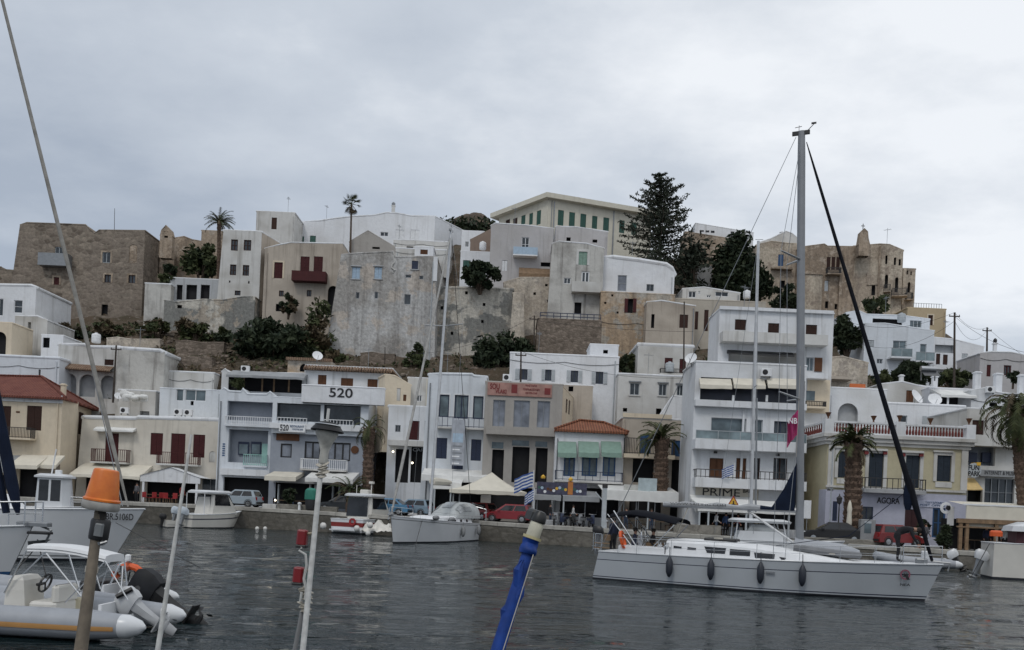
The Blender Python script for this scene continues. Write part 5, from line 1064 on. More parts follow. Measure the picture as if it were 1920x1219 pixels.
palm('palm with thick shaggy trunk in front of the 520 house', 688, 946, 692, 806, 76.5, 2.4, .42, 4, 22, els=(-.7, 1.5), droop=1.3)
palm('low wide palm on the quay beside the shaggy trunk', 655, 952, 657, 922, 76, 2.2, .3, 5, 34, LF_MID, .4, els=(-.1, 1.3), droop=.8)
palm('palm with flat spreading crown in front of the blue balcony doors', 1238, 926, 1241, 826, 71.5, 2.5, .50, 6, 36, LF_PALM, .5, els=(-.3, 1.5), droop=.95, lw=.08)
palm('tall palm with ragged crown in front of the yellow house', 1598, 1006, 1601, 832, 61.5, 1.9, .50, 7, 44, LF_PALM, .55, els=(-.6, 1.5), droop=.85, lw=.08)
palm('large palm with long drooping fronds at the right edge', 1922, 960, 1905, 778, 60, 3.5, .38, 8, 52, LF_PALM, .65, els=(-.6, 1.4), droop=1.6, lw=.09)
# ------------------------------------------------------------------ the tall conifer
rr = random.Random(21); b0 = P(1238, 560, 116); h = P(1237, 326, 116) - b0; root = empty('norfolk_pine', 'tall dark conifer with tiered branches right of the school', 'tree', b0)
H_ = h.length; m = MB().path([h * 0, h * .5, h], [.34, .2, .03], 8); f = MB(); nz = 21
for i in range(nz):
    t_ = .10 + .88 * (i / (nz - 1)) ** .92; r_ = 8.3 * (1 - t_) ** .60; r_ *= (1 if t_ > .30 else .8 + t_ * .65); nb = 7 if t_ < .85 else 5; a0 = rr.uniform(0, 6.28)
    for k in range(nb):
        a = a0 + k * 6.283 / nb + rr.uniform(-.25, .25); L = r_ * rr.uniform(.62, 1.16); p = h * t_ + Vector((0, 0, rr.uniform(-.15, .15))); pts = [p]; e = rr.uniform(-.12, .22) - (.25 if t_ < .4 else 0)
        for s in range(6): p = p + Vector((math.cos(a) * math.cos(e), math.sin(a) * math.cos(e), math.sin(e))) * L / 6; e += .07; pts.append(p)
        m.path(pts, [.07 * (1 - s / 7) + .012 for s in range(7)], 4)
        for s in range(1, 7):
            for _ in range(int(5 + L * 2.4)):
                c = pts[s].lerp(pts[s - 1], rr.random()) ; sd_ = rr.choice((-1, 1)); out = .12 + .3 * L * (1 - abs(s / 6 - .55)) * .5
                v = Vector((-math.sin(a) * sd_, math.cos(a) * sd_, rr.uniform(-.15, .35))) * rr.random() * out + Vector((math.cos(a), math.sin(a), .1)) * rr.uniform(0, .3)
                leaf(f, c + v, rr.uniform(.10, .25), rr, .5, 3.0)
m.build('trunk', BARK, root); f.build('crown', LF_PINE, root, recalc=False)
# ------------------------------------------------------------------ boats
GEL = plain('white_gelcoat', (.60, .615, .63), .28, var=.05, scale=.8)
GELG = plain('grey_gelcoat', (.40, .425, .45), .28, var=.05, scale=.8)
GELC = plain('cream_gelcoat', (.62, .60, .55), .35, var=.08, scale=.8)
DECKW = plain('white_deck', (.70, .71, .72), .55, var=.05)
ANTI = plain('antifouling', (.012, .014, .02), .6)
NAVYS = plain('navy_stripe', (.02, .025, .05), .35)
REDB = plain('boat_red', (.19, .022, .018), .45)
DGLASS = glassm('boat_window', (.008, .009, .011), .06)
CLEAR = glassm('vinyl_window', (.16, .17, .175), .2)
ROPE = plain('dark_rope', (.05, .05, .05), .9)
ROPEW = plain('pale_rope', (.45, .42, .36), .9)
SAILN = plain('navy_canvas', (.007, .012, .028), .9, var=.25, scale=2, spec=.2)
FEND = plain('navy_fender', (.02, .024, .035), .5)
FENG = plain('grey_fender', (.22, .225, .23), .6)
HYP = plain('grey_hypalon', (.30, .315, .34), .55, var=.1)
class Boat:
    def __init__(s, name, label, cat, o, yaw, group=None):
        s.o = Vector((o[0], o[1], 0)); s.yaw = yaw; s.fx = Vector((math.cos(yaw), math.sin(yaw), 0)); s.fy = Vector((-math.sin(yaw), math.cos(yaw), 0))
        s.root = empty(name, label, cat, s.o, yaw, group)
    def F(s, px, py, y=0.0):
        r = ray(px, py); O = s.o + s.fy * y; t = (O - CAM).dot(s.fy) / r.dot(s.fy); q = CAM + r * t
        return (q - s.o).dot(s.fx), q.z
    def pt(s, px, py, y=0.0):
        a, z = s.F(px, py, y); return Vector((a, y, z))
    def world(s, p): return s.o + s.fx * p[0] + s.fy * p[1] + Vector((0, 0, p[2]))
def hull(b, L, B, zs, zb, mats, rows, rake=.9, transom=.82, bowp=2.2, n=18, keel=.5, deckmat=None, deckdrop=.04, reverse=0.0, flare=.10, name='hull'):
    """rows: (fraction of freeboard at the top edge, material slot) from below the water up to the sheer"""
    m = MB(); st = []
    for i in range(n + 1):
        t_ = i / n; x = L * t_
        bm = B / 2 * (transom + (1 - transom) * math.sin(min(1, t_ / .45) * math.pi / 2)) if t_ < .45 else B / 2 * max(.012, 1 - ((t_ - .45) / .55) ** bowp)
        st.append((t_, x, bm, zs + (zb - zs) * t_ ** 1.8))
    fr = [-.35] + [0.0] + [r[0] for r in rows[1:]]
    def pt(t_, x, bm, zd, f_, sg):
        if f_ < 0: return (x - .25 * rake * t_ ** 3, sg * bm * .45, -keel)
        w_ = 1 - flare * (1 - f_) - .35 * (1 - f_) * max(0, t_ - .55) / .45
        xx = x - rake * (1 - f_) * max(0, (t_ - .55) / .45) ** 1.5 - reverse * (f_) * max(0, 1 - t_ * 5)
        return (xx, sg * bm * w_, zd * f_)
    for sg in (-1, 1):
        for i in range(n):
            for k in range(len(fr) - 1):
                m.k = rows[k][1]; m.quad(pt(*st[i], fr[k], sg), pt(*st[i + 1], fr[k], sg), pt(*st[i + 1], fr[k + 1], sg), pt(*st[i], fr[k + 1], sg))
    for k in range(len(fr) - 1):
        m.k = rows[k][1]; m.quad(pt(*st[0], fr[k], -1), pt(*st[0], fr[k], 1), pt(*st[0], fr[k + 1], 1), pt(*st[0], fr[k + 1], -1))
    h = m.build(name, mats, b.root, smooth=True)
    d = MB(); ring = []
    for i in range(n + 1):
        t_, x, bm, zd = st[i]; x0 = pt(t_, x, bm, zd, 1, 1)[0]; z = zd - deckdrop
        ring.append([(x0, -bm * .985, z), (x0, -bm * .5, z + .05), (x0, 0, z + .07), (x0, bm * .5, z + .05), (x0, bm * .985, z)])
    d.loft(ring, False); d.build('deck', deckmat or DECKW, b.root, smooth=True)
    if deckdrop < .2:
        r = MB()
        for sg in (-1, 1): r.path([pt(*q, 1, sg) for q in st], .03, 6)
        r.path([pt(*st[0], 1, -1), pt(*st[0], 1, 1)], .03, 6); r.build('toe_rail', GEL, b.root)
    return st
def stay(b, p, q, r, mat, name='stay', n=5): return MB().path([p, q], r, n).build(name, mat, b.root)
def fender(label, p, L=.75, r=.14, mat=None, group=None, rz=0, horiz=False):
    m = MB(); m.lathe([(.02, -L / 2), (r * .5, -L / 2 + .05), (r * .95, -L / 2 + .2), (r, 0), (r * .95, L / 2 - .2), (r * .4, L / 2 - .04), (.03, L / 2)], 10)
    if not horiz: m.path([(0, 0, L / 2), (0, .04, L / 2 + .35)], .015, 4)
    o = m.build('fender', mat or FEND, None, smooth=True, loc=p); tag(o, label, 'fender', group, 'thing')
    if horiz: o.rotation_euler = (R(90), 0, rz + R(90))
    return o
def deck_house(b, rows, mat, name='cabin'):
    """rows: rings of (x0,x1,half width,z) -> lofted rounded block"""
    rg = []
    for x0, x1, w_, z in rows:
        c = min(.25, w_ * .35); rg.append([(x0, -w_ + c, z), (x0 + c, -w_, z), (x1 - c, -w_, z), (x1, -w_ + c * 1.5, z), (x1, w_ - c * 1.5, z), (x1 - c, w_, z), (x0 + c, w_, z), (x0, w_ - c, z)])
    return MB().loft(rg, True, False, True).build(name, mat, b.root, smooth=True)
def rail(b, pts, h, mat=None, r=.014, mid=True, name='railing'):
    m = MB(); up = [Vector(p) + Vector((0, 0, h)) for p in pts]; m.path(up, r, 5)
    if mid: m.path([Vector(p) + Vector((0, 0, h * .5)) for p in pts], r * .6, 4)
    for p, q in zip(pts, up): m.path([p, q], r, 5)
    return m.build(name, mat or M_STEEL, b.root)
# ================= the big white-grey yacht under way
A_, B_ = Wt(1106, 1086), Wt(1736, 1135); yaw = math.atan2(B_.y - A_.y, B_.x - A_.x); LW = (B_ - A_).length
half = 1.75; o_ = A_ + Vector((-math.sin(yaw), math.cos(yaw), 0)) * half
y1 = Boat('sailing_yacht', 'long grey white sailing yacht with four navy fenders motoring across the harbour', 'sailing yacht', o_, yaw)
LL = LW + .55
hull(y1, LL, 3.6, 1.12, 1.34, [GELG, ANTI, GELG, NAVYS], [(0, 1), (.06, 1), (.10, 2), (.13, 3), (.70, 0), (.725, 3), (1.0, 0)], rake=.55, transom=.86, bowp=2.3, reverse=-.25, flare=.06)
X = lambda px, py=1035, y=-1.0: y1.F(px, py, y)[0]
# cabin trunk
c0, c1, c2 = X(1252), X(1455), X(1640)
def trunk(x):
    t_ = (x - c0) / (c2 - c0); return 1.28 - .55 * max(0, t_) ** 2.2, 1.12 + .60 * (1 - max(0, (t_ - .25) / .75) ** 1.6) if t_ > .25 else 1.72
rg = []
for i in range(15):
    x = c0 + (c2 - c0) * i / 14; w_, z = trunk(x); zb_ = 1.10
    rg.append([(x, -w_ - .08, zb_), (x, -w_, z - .10), (x, -w_ * .85, z), (x, 0, z + .06), (x, w_ * .85, z), (x, w_, z - .10), (x, w_ + .08, zb_)])
MB().loft(rg, False, True, True).build('cabin', DECKW, y1.root, smooth=True)
def cwin(px0, px1, z0, z1, name='window', slant=0):
    a, c = X(px0, 1033, -1.2), X(px1, 1033, -1.2)
    def yy(x, z): w_, zt = trunk(x); return -(w_ + .08 * (zt - .1 - z) / max(.1, zt - .1 - 1.1)) - .012
    for sg in (1, -1):
        pts = [(a + slant, z0), (c - slant * .3, z0), (c, z1 - .02), (a, z1)]
        m = MB(); m.poly([(x, sg * yy(x, z), z) for x, z in pts]); m.poly([(x, sg * (yy(x, z) + .02), z) for x, z in pts]); m.build(name, DGLASS, y1.root)
cwin(1321, 1362, 1.30, 1.54, slant=.12); cwin(1369, 1407, 1.27, 1.50); cwin(1414, 1453, 1.22, 1.42, slant=.05); cwin(1461, 1474, 1.20, 1.31, slant=.1); cwin(1264, 1279, 1.40, 1.50); cwin(1290, 1306, 1.38, 1.48)
# cockpit coaming and wheels
k0, k1 = X(1165), X(1250); m = MB()
for sg in (-1, 1): m.rbox(k0, k1, sg * 1.32 - .16, sg * 1.32 + .16, 1.05, 1.42, .06)
m.rbox(k0 - .05, k0 + .35, -1.16, 1.16, 1.05, 1.40, .05); m.build('coaming', DECKW, y1.root)
for sg in (-1, 1):
    x = X(1208, 1020, sg * .6); o = MB().lathe([(.40, -.02), (.44, -.02), (.44, .02), (.40, .02), (.40, -.02)], 18, Matrix.Translation((x, sg * .6, 1.75)) @ Matrix.Rotation(R(80), 4, 'Y'))
    for k in range(5): a = k * 1.2566; o.path([(x, sg * .6, 1.75), (x + .02, sg * .6 + .42 * math.cos(a), 1.75 + .42 * math.sin(a))], .012, 4)
    o.box(x - .25, x - .05, sg * .6 - .12, sg * .6 + .12, 1.05, 1.8); o.build('steering_wheel', M_STEEL, y1.root)
m = MB()
for px in (1240, 1252): x = X(px); m.lathe([(.10, 0), (.12, .05), (.07, .1), (.10, .18)], 10, c=(x, -1.3, 1.42))
m.build('winch', M_STEEL, y1.root)
# mast, boom, rigging
mx_, mzt = y1.F(1503, 246); mxb = y1.F(1500, 1010)[0]; m = MB()
MT = Vector((mx_, 0, mzt)); MBs = Vector((mxb, 0, 1.6))
rg = []
for t_, k in ((0, 1), (.5, 1), (.94, .95), (1, .85)):
    p = MBs.lerp(MT, t_); rg.append([(p.x + .15 * k * math.cos(a), .10 * k * math.sin(a), p.z) for a in [j * .5236 for j in range(12)]])
MB().loft(rg, True, True, True).build('mast', plain('mast_grey', (.23, .24, .255), .45, .2, var=.08), y1.root, smooth=True)
mp = lambda py: MBs.lerp(MT, (y1.F(1502, py)[1] - 1.6) / (mzt - 1.6))
for py, w_, px in ((487, .95, 1464), (749, 1.25, 1462)):
    p = mp(py); m = MB()
    for sg in (-1, 1): m.path([p, p + Vector((-.62, sg * w_, .12))], [.05, .03], 6)
    m.build('spreader', M_ALU, y1.root)
p = mp(252); m = MB(); m.box(p.x - .34, p.x + .30, -.05, .05, p.z - .02, p.z + .12); m.path([p + Vector((.2, 0, .1)), p + Vector((.45, 0, .35))], .015, 4); m.box(p.x + .34, p.x + .52, -.01, .01, p.z + .33, p.z + .40); m.path([p + Vector((-.1, 0, .1)), p + Vector((-.1, 0, .35))], .01, 4); m.path([p + Vector((-.25, 0, .28)), p + Vector((.0, 0, .30))], .012, 4); m.build('masthead', M_BLACK, y1.root)
bowp_ = Vector((y1.F(1748, 1044)[0], 0, 1.45)); tp_ = mp(268) + Vector((.18, 0, 0)); m = MB()
pts = [tp_.lerp(bowp_, t_) for t_ in (0, .03, .1, .3, .55, .8, .83, .9, 1)]; m.path(pts, [.015, .03, .05, .065, .08, .10, .14, .09, .05], 8)
m.build('furled_jib', plain('furled_sail_cover', (.008, .009, .013), .85, var=.3, spec=.15), y1.root, smooth=True)
m = MB(); c_ = tp_.lerp(bowp_, .845); m.ball(c_ + Vector((-.10, 0, -.1)), .17, .10, .62, 10); m.path([c_ + Vector((-.2, 0, .0)), Vector((c_.x - 2.0, -.5, 2.2)), Vector((c_.x - 4.5, -.9, 1.7))], .012, 4); m.build('jib_clew', SAILN, y1.root)
for sg in (-1, 1):
    q = Vector((X(1128, 1020, sg * 1.2), sg * 1.3, 1.2)); stay(y1, mp(256) + Vector((-.2, 0, 0)), q, .011, M_GREYM, 'backstay')
    sp, sp2 = mp(487) + Vector((-.62, sg * .95, .12)), mp(749) + Vector((-.62, sg * 1.25, .12)); ch = Vector((mxb - .75, sg * 1.55, 1.15))
    MB().path([mp(262), sp, sp2, ch], .010, 4).build('shroud', M_GREYM, y1.root)
    stay(y1, mp(760), Vector((mxb - .35, sg * 1.5, 1.15)), .009, M_GREYM, 'shroud')
b0_ = Vector((mxb - .18, 0, y1.F(1498, 957)[1])); b1_ = Vector((y1.F(1244, 945)[0], 0, y1.F(1244, 946)[1])); dz = (b1_ - b0_)
M_BOOM = plain('boom_grey', (.47, .48, .50), .4, .2, var=.08)
MB().path([b0_, b1_], .10, 8).build('boom', M_BOOM, y1.root, smooth=True)
m = MB(); rg = []
for i in range(13):
    t_ = i / 12; p = b0_ + dz * (t_ * .985 + .01); hgt = .13 + .05 * math.sin(i * 2.1) + (1.65 * max(0, 1 - t_ / .16) ** 1.3); w_ = .16 - .06 * t_
    rg.append([(p.x, -w_, p.z - .03), (p.x, -w_ * 1.05, p.z + hgt * .45), (p.x, -w_ * .5, p.z + hgt), (p.x, w_ * .5, p.z + hgt), (p.x, w_ * 1.05, p.z + hgt * .45), (p.x, w_, p.z - .03)])
k = MB(); k.loft(rg[3:], False, True, True).build('sail_cover', plain('sail_bag_grey', (.33, .34, .35), .8), y1.root, smooth=True)
MB().loft(rg[:4], False, True, True).build('sail_cover', SAILN, y1.root, smooth=True)
Mx = Matrix.Translation((y1.F(1310, 949)[0], -.175, y1.F(1310, 949)[1] + .06)) @ UPR; text_mesh('WWW.SAILING.COM', 'lettering', M_INK, y1.root, Mx, .085, .01, squeeze=2.2)
m = MB(); m.path([b0_ + dz * .35 + Vector((0, 0, -.1)), Vector((mxb - .1, 0, 1.75))], .05, 6); m.build('boom_vang', M_ALU, y1.root)
m = MB(); m.path([b0_ + dz * .8, Vector((X(1262, 1010, 0), 0, 1.5))], .02, 4); m.build('mainsheet', ROPEW, y1.root)
# bimini and stern gear
m = MB(); xa, xb = X(1160, 975, 0), X(1282, 985, 0); rg = []
for i in range(7):
    t_ = i / 6; x = xa + (xb - xa) * t_; z = 2.78 - .26 * abs(t_ - .35) ** 1.2 * 2 ; rg.append([(x, -1.25, z - .14), (x, -1.1, z - .03), (x, -.5, z + .05), (x, .5, z + .05), (x, 1.1, z - .03), (x, 1.25, z - .14)])
m.loft(rg, False); m.loft([[(a, b_, c - .03) for a, b_, c in r] for r in rg], False); m.build('bimini', plain('black_canvas', (.006, .007, .011), .95, spec=.15), y1.root, smooth=True)
for sg in (-1, 1):
    m = MB(); m.path([(xa - .1, sg * 1.2, 2.6), (X(1196, 1025, -1.2), sg * 1.35, 1.15)], .022, 5); m.path([(xb - .1, sg * 1.2, 2.3), (X(1215, 1025, -1.2), sg * 1.35, 1.15)], .022, 5)
    m.path([(X(1150, 968, -1.3), sg * 1.3, 2.75), (X(1203, 1028, -1.3), sg * 1.42, 1.15)], .03, 6)
    m.build('bimini_frame', M_STEEL, y1.root)
sp = [(X(1128, 1025, -1.4), -1.45, 1.12), (X(1116, 1025, -1.3), -1.3, 1.12), (X(1112, 1025, -.5), -.5, 1.12), (X(1112, 1025, .5), .5, 1.12), (X(1116, 1025, 1.3), 1.3, 1.12), (X(1128, 1025, 1.4), 1.45, 1.12)]
rail(y1, sp, .68, r=.018, name='pushpit')
sx = [X(p, 1030, -1.6) for p in (1160, 1195, 1260, 1340, 1420, 1500, 1575, 1640, 1690)]
for sg in (-1, 1):
    pts = [(x, sg * (1.72 if x < LL * .55 else 1.74 * max(.25, 1 - ((x / LL - .45) / .55) ** 2.3)), 1.1 + .22 * (x / LL) ** 1.8) for x in sx]; rail(y1, pts, .60, r=.010, name='lifelines')
pp = [(LL - 1.3, -.55, 1.32), (LL - .6, -.30, 1.34), (LL - .05, 0, 1.36), (LL - .6, .30, 1.34), (LL - 1.3, .55, 1.32)]; rail(y1, pp, .62, r=.016, name='pulpit')
m = MB(); m.rbox(LL - .9, LL - .5, -.15, .15, 1.34, 1.52, .04); m.path([(LL - .4, 0, 1.44), (LL + .22, 0, 1.40), (LL + .15, 0, 1.1)], .035, 6); m.add([(LL + .05, -.18, 1.22), (LL + .05, .18, 1.22), (LL + .3, 0, .95)], ((0, 1, 2),)); m.build('anchor', M_GREYM, y1.root)
m = MB()
for px in (1330, 1345): m.rbox(X(px), X(px) + .5, -.4, .4, 1.72, 1.82, .04)
m.rbox(X(1325, 1010, 0), X(1385, 1010, 0), -.55, .4, 1.74, 1.86, .05); m.build('deck_hatch', M_BLACK, y1.root)
e_ = y1.F(1697, 1087, -.75); sy = -.62
def hull_y(x, z):
    t_ = x / LL; bm = 1.8 * max(.012, 1 - ((t_ - .45) / .55) ** 2.3); f_ = z / 1.3; return -(bm * (1 - .06 * (1 - f_) - .35 * (1 - f_) * max(0, t_ - .55) / .45))
ex = y1.F(1697, 1087, -.7)[0]; ez = .93; nx = math.atan2(hull_y(ex + .25, ez) - hull_y(ex - .25, ez), .5)
EM = Matrix.Translation((ex, hull_y(ex, ez) - .035, ez)) @ Matrix.Rotation(nx, 4, 'Z')
m = MB(); m.lathe([(.13, -.008), (.18, -.008), (.18, .008), (.13, .008), (.13, -.008)], 20, EM @ Matrix.Rotation(R(90), 4, 'X')); m.k = 1
m.add([EM @ Vector(v) for v in ((-.02, -.012, -.02), (.05, -.012, .06), (.16, -.012, -.17), (.06, -.012, -.19))], ((0, 1, 2, 3),)); m.add([EM @ Vector(v) for v in ((-.09, -.012, -.08), (-.02, -.012, .08), (.02, -.012, -.08))], ((0, 1, 2),)); m.build('emblem', [plain('plum_paint', (.20, .06, .09), .5), M_INK], y1.root)
text_mesh('NEA', 'lettering', M_INK, y1.root, EM @ Matrix.Translation((0, -.012, -.36)) @ UPR, .09, .01, .01, squeeze=.36)
m = MB(); m.box(X(1437, 1062, -1.8), X(1453, 1062, -1.8), -1.80, -1.76, .72, .78); m.build('hull_port', M_GREYM, y1.root)
# stern clutter and coiled lines
m = MB(); m.lathe([(.10, -.02), (.17, -.02), (.17, .03), (.10, .03), (.10, -.02)], 14, Matrix.Translation((X(1345), -.9, 1.86))); m.lathe([(.08, -.02), (.14, -.02), (.14, .03), (.08, .03), (.08, -.02)], 14, Matrix.Translation((X(1560, 1040, -.4), -.5, 1.5))); m.build('coiled_line', ROPEW, y1.root)
m = MB(); m.box(X(1122, 1020, -.9), X(1150, 1020, -.9), -1.42, -1.38, 1.42, 1.46).box(X(1122, 1020, -.9), X(1150, 1020, -.9), -1.42, -1.38, 1.24, 1.28); m.rbox(X(1135, 1010, .4), X(1146, 1010, .4), .2, .55, 1.5, 1.75, .05); m.build('stern_gear', M_WOODP, y1.root)
MB().rbox(X(1215, 1020, 0), X(1250, 1020, 0), -.5, .5, 1.12, 1.55, .08).build('cockpit_table', M_WOODP, y1.root)
# fenders on the yacht
for px, lb in ((1255, 'navy fender on the yacht hull nearest the stern, below the small cabin ports'), (1333, 'navy fender on the yacht hull below the first long cabin window'), (1426, 'navy fender on the yacht hull beside the small hull port'), (1504, 'navy fender on the yacht hull below the mast foot')):
    x = y1.F(px, 1060, -1.95)[0]; yy_ = hull_y(x, .8) if x / LL > .45 else -1.8
    fender(lb, y1.world((x, yy_ - .14, .72)), .80, .135, FEND, 'navy fenders along the yacht hull')
# inflatable dinghy on the foredeck
dn = Boat('deck_dinghy', 'upturned grey inflatable dinghy lashed on the yacht foredeck', 'dinghy', y1.world((X(1492, 1030, .2), .25, 0)), yaw); x1_ = X(1612, 1030, .2) - X(1492, 1030, .2)
rg = []
for i in range(9):
    t_ = i / 8; w_ = .72 * (1 - max(0, t_ - .55) ** 2 * 3.2); h_ = .38 * (1 - max(0, t_ - .6) ** 2 * 2.6) + .06 * (t_ < .1); z0 = 1.62 - .18 * t_
    rg.append([(x1_ * t_, w_ * math.cos(a), z0 + h_ * max(0, math.sin(a)) ** .8 * 1.05) for a in [math.pi * j / 8 for j in range(9)]])
MB().loft(rg, False, True, True).build('hull', HYP, dn.root, smooth=True); m = MB()
for sg in (-1, 1): m.path([(x1_ * t_, sg * .74 * (1 - max(0, t_ - .55) ** 2 * 3.2), 1.66 - .18 * t_) for t_ in (0, .3, .6, .8, 1)], .13, 8)
m.build('tube', plain('dark_hypalon', (.16, .165, .175), .6), dn.root, smooth=True)
MB().lathe([(.24, -.05), (.32, -.05), (.32, .05), (.24, .05), (.24, -.05)], 16, Matrix.Translation(y1.world((X(1168, 1012, -1.4), -1.42, 1.62))) @ Matrix.Rotation(yaw, 4, 'Z') @ Matrix.Rotation(R(75), 4, 'Y') @ Matrix.Diagonal((1.15, .8, 1, 1))).build('lifebuoy', M_ORANGE)
tag(bpy.data.objects['lifebuoy'], 'orange horseshoe lifebuoy hung at the stern rail of the big yacht', 'lifebuoy', kind='thing')
# ================= the moored white sailboat in the middle
A_, B_ = Wt(906, 1013), Wt(736, 1019); A_ += Vector((-1.0, 1.1, 0)); yaw2 = math.atan2(B_.y - A_.y, B_.x - A_.x); L2 = (B_ - A_).length + .45
y2 = Boat('moored_sailboat', 'white sailboat moored stern to the quay with bow toward the camera and grey sprayhood', 'sailing boat', A_, yaw2)
hull(y2, L2, 3.3, 1.35, 1.85, [GEL, ANTI, GEL, M_GREYM], [(0, 1), (.06, 1), (.87, 0), (.90, 3), (1.0, 2)], rake=.5, transom=.8, bowp=2.6, flare=.08)
XX = lambda px, py=975, y=1.0: y2.F(px, py, y)[0]
deck_house(y2, [(L2 * .18, L2 * .72, 1.2, 1.3), (L2 * .2, L2 * .66, 1.1, 1.78), (L2 * .22, L2 * .6, .85, 1.9)], DECKW)
for i in range(4): 
    x = L2 * (.28 + i * .08); MB().lathe([(.02, 0), (.16, 0), (.16, .03), (.02, .04)], 10, Matrix.Translation((x, 1.17, 1.56)) @ Matrix.Rotation(R(-80), 4, 'X') @ Matrix.Diagonal((1, .7, 1, 1))).build('porthole', DGLASS, y2.root)
xm = y2.F(806, 955)[0]; p0 = Vector((xm, 0, 1.85)); p1 = y2.pt(846, 432)
MB().path([p0, p1], [.11, .10], 10).build('mast', plain('mast_white', (.52, .53, .54), .35, .3), y2.root, smooth=True)
q = p0.lerp(p1, .66); s_ = Vector((math.cos(-yaw2), math.sin(-yaw2), 0)); 
m = MB(); m.path([q - Vector((0, 1.5, -.1)), q, q + Vector((0, 1.5, .1))], .04, 6); m.build('spreader', M_ALU, y2.root)
m = MB(); m.box(p1.x - .25, p1.x + .3, -.06, .06, p1.z - .1, p1.z + .05); m.path([p1, p1 + Vector((0, 0, .6))], .015, 4); m.path([p1 + Vector((-.25, 0, .3)), p1 + Vector((.35, 0, .3))], .015, 4); m.build('masthead', M_GREYM, y2.root)
f0, f1 = p1 - Vector((0, 0, .3)), Vector((L2 - .1, 0, 1.95)); MB().path([f0.lerp(f1, t_) for t_ in (0, .1, .5, .9, 1)], [.03, .07, .085, .11, .05], 8).build('furled_jib', plain('furled_jib_grey', (.33, .325, .31), .8, var=.2), y2.root, smooth=True)
stay(y2, p1, (0.1, 0, 1.5), .022, M_BLACK, 'backstay')
for sg in (-1, 1): MB().path([p1, q + Vector((0, sg * 1.5, .1)), Vector((xm - .2, sg * 1.5, 1.45))], .010, 4).build('shroud', M_GREYM, y2.root)
bm0, bm1 = Vector((xm - .2, 0, y2.F(810, 908)[1])), Vector((xm - 3.6, 0, y2.F(862, 912)[1])); m = MB().path([bm0, bm1], .07, 6); m.build('boom', M_ALU, y2.root)
m = MB(); m.path([bm0.lerp(bm1, t_) + Vector((0, 0, .22)) for t_ in (0, .2, .5, .8, 1)], [.26, .30, .26, .22, .14], 8); m.build('sail_cover', M_CREAMC, y2.root, smooth=True)
rg = []; xs0, xs1 = L2 * .12, L2 * .42
for i in range(7):
    t_ = i / 6; x = xs0 + (xs1 - xs0) * t_; hgt = 1.25 * math.sin(min(1, (1 - t_) * 2.2 + .05) * math.pi / 2); w_ = 1.35 - .2 * t_
    rg.append([(x, w_ * math.cos(a), 1.75 + hgt * math.sin(a) ** .7) for a in [math.pi * j / 10 for j in range(11)]])
m = MB(); m.loft(rg, False)
o = m.build('sprayhood', plain('pale_grey_canvas', (.40, .42, .42), .7), y2.root, smooth=True)
m = MB(); 
for i in range(1, 5):
    for j in (1, 2, 4, 5, 7, 8): pass
for (i0, i1, j0, j1) in ((2, 5, 1, 3), (2, 5, 7, 9), (3, 5, 4, 6)):
    for i in range(i0, i1):
        for j in range(j0, j1): m.quad(*[tuple(Vector(v) + Vector((.03, .03 * (1 if v[1] > 0 else -1), .03))) for v in (rg[i][j], rg[i + 1][j], rg[i + 1][j + 1], rg[i][j + 1])])
m.build('window', CLEAR, o)
m = MB(); m.path([(.3, -1.3, 1.4), (.2, -1.25, 2.5), (.25, 0, 2.75), (.2, 1.25, 2.5), (.3, 1.3, 1.4)], .05, 6); m.path([(.2, 1.0, 2.7), (2.6, 1.0, 2.95)], .04, 5); m.build('stern_arch', M_ALU, y2.root)
rail(y2, [(L2 - 1.5, -.9, 1.78), (L2 - .7, -.45, 1.84), (L2 - .05, 0, 1.88), (L2 - .7, .45, 1.84), (L2 - 1.5, .9, 1.78)], .55, r=.016, name='pulpit')
rail(y2, [(x, 1.55 - .5 * max(0, x / L2 - .6), 1.35 + .45 * (x / L2) ** 1.8) for x in (1, 2.5, 4, 5.5, 7, L2 - 1.6)], .55, r=.009, name='lifelines')
m = MB(); m.rbox(L2 - .7, L2 + .3, -.12, .12, 1.86, 1.95, .03); m.path([(L2 + .1, 0, 1.85), (L2 + .35, 0, 1.6), (L2 + .1, 0, 1.35)], .05, 6); m.build('anchor', M_GREYM, y2.root)
stay(y2, (L2 * .80, .95, 1.7), y2.pt(777, 1030, 2.2), .02, ROPE, 'mooring_line')
GF = 'grey fenders on the white moored sailboat'
for px, py, hz_, lb in ((868, 997, 0, 'grey fender hanging on the moored sailboat hull under the portholes'), (897, 994, 0, 'grey fender hanging nearest the stern of the moored sailboat')):
    fender(lb, y2.world((XX(px, py, 1.75), 1.78, y2.F(px, py, 1.75)[1])), .8, .16, FENG, GF)
for px, py, lb in ((817, 971, 'grey fender lying along the sailboat deck edge near its mast'), (847, 974, 'grey fender lying along the sailboat deck edge below the sprayhood')):
    fender(lb, y2.world((XX(px, py, 1.5), 1.52, y2.F(px, py, 1.5)[1])), .9, .17, FENG, GF, yaw2, True)
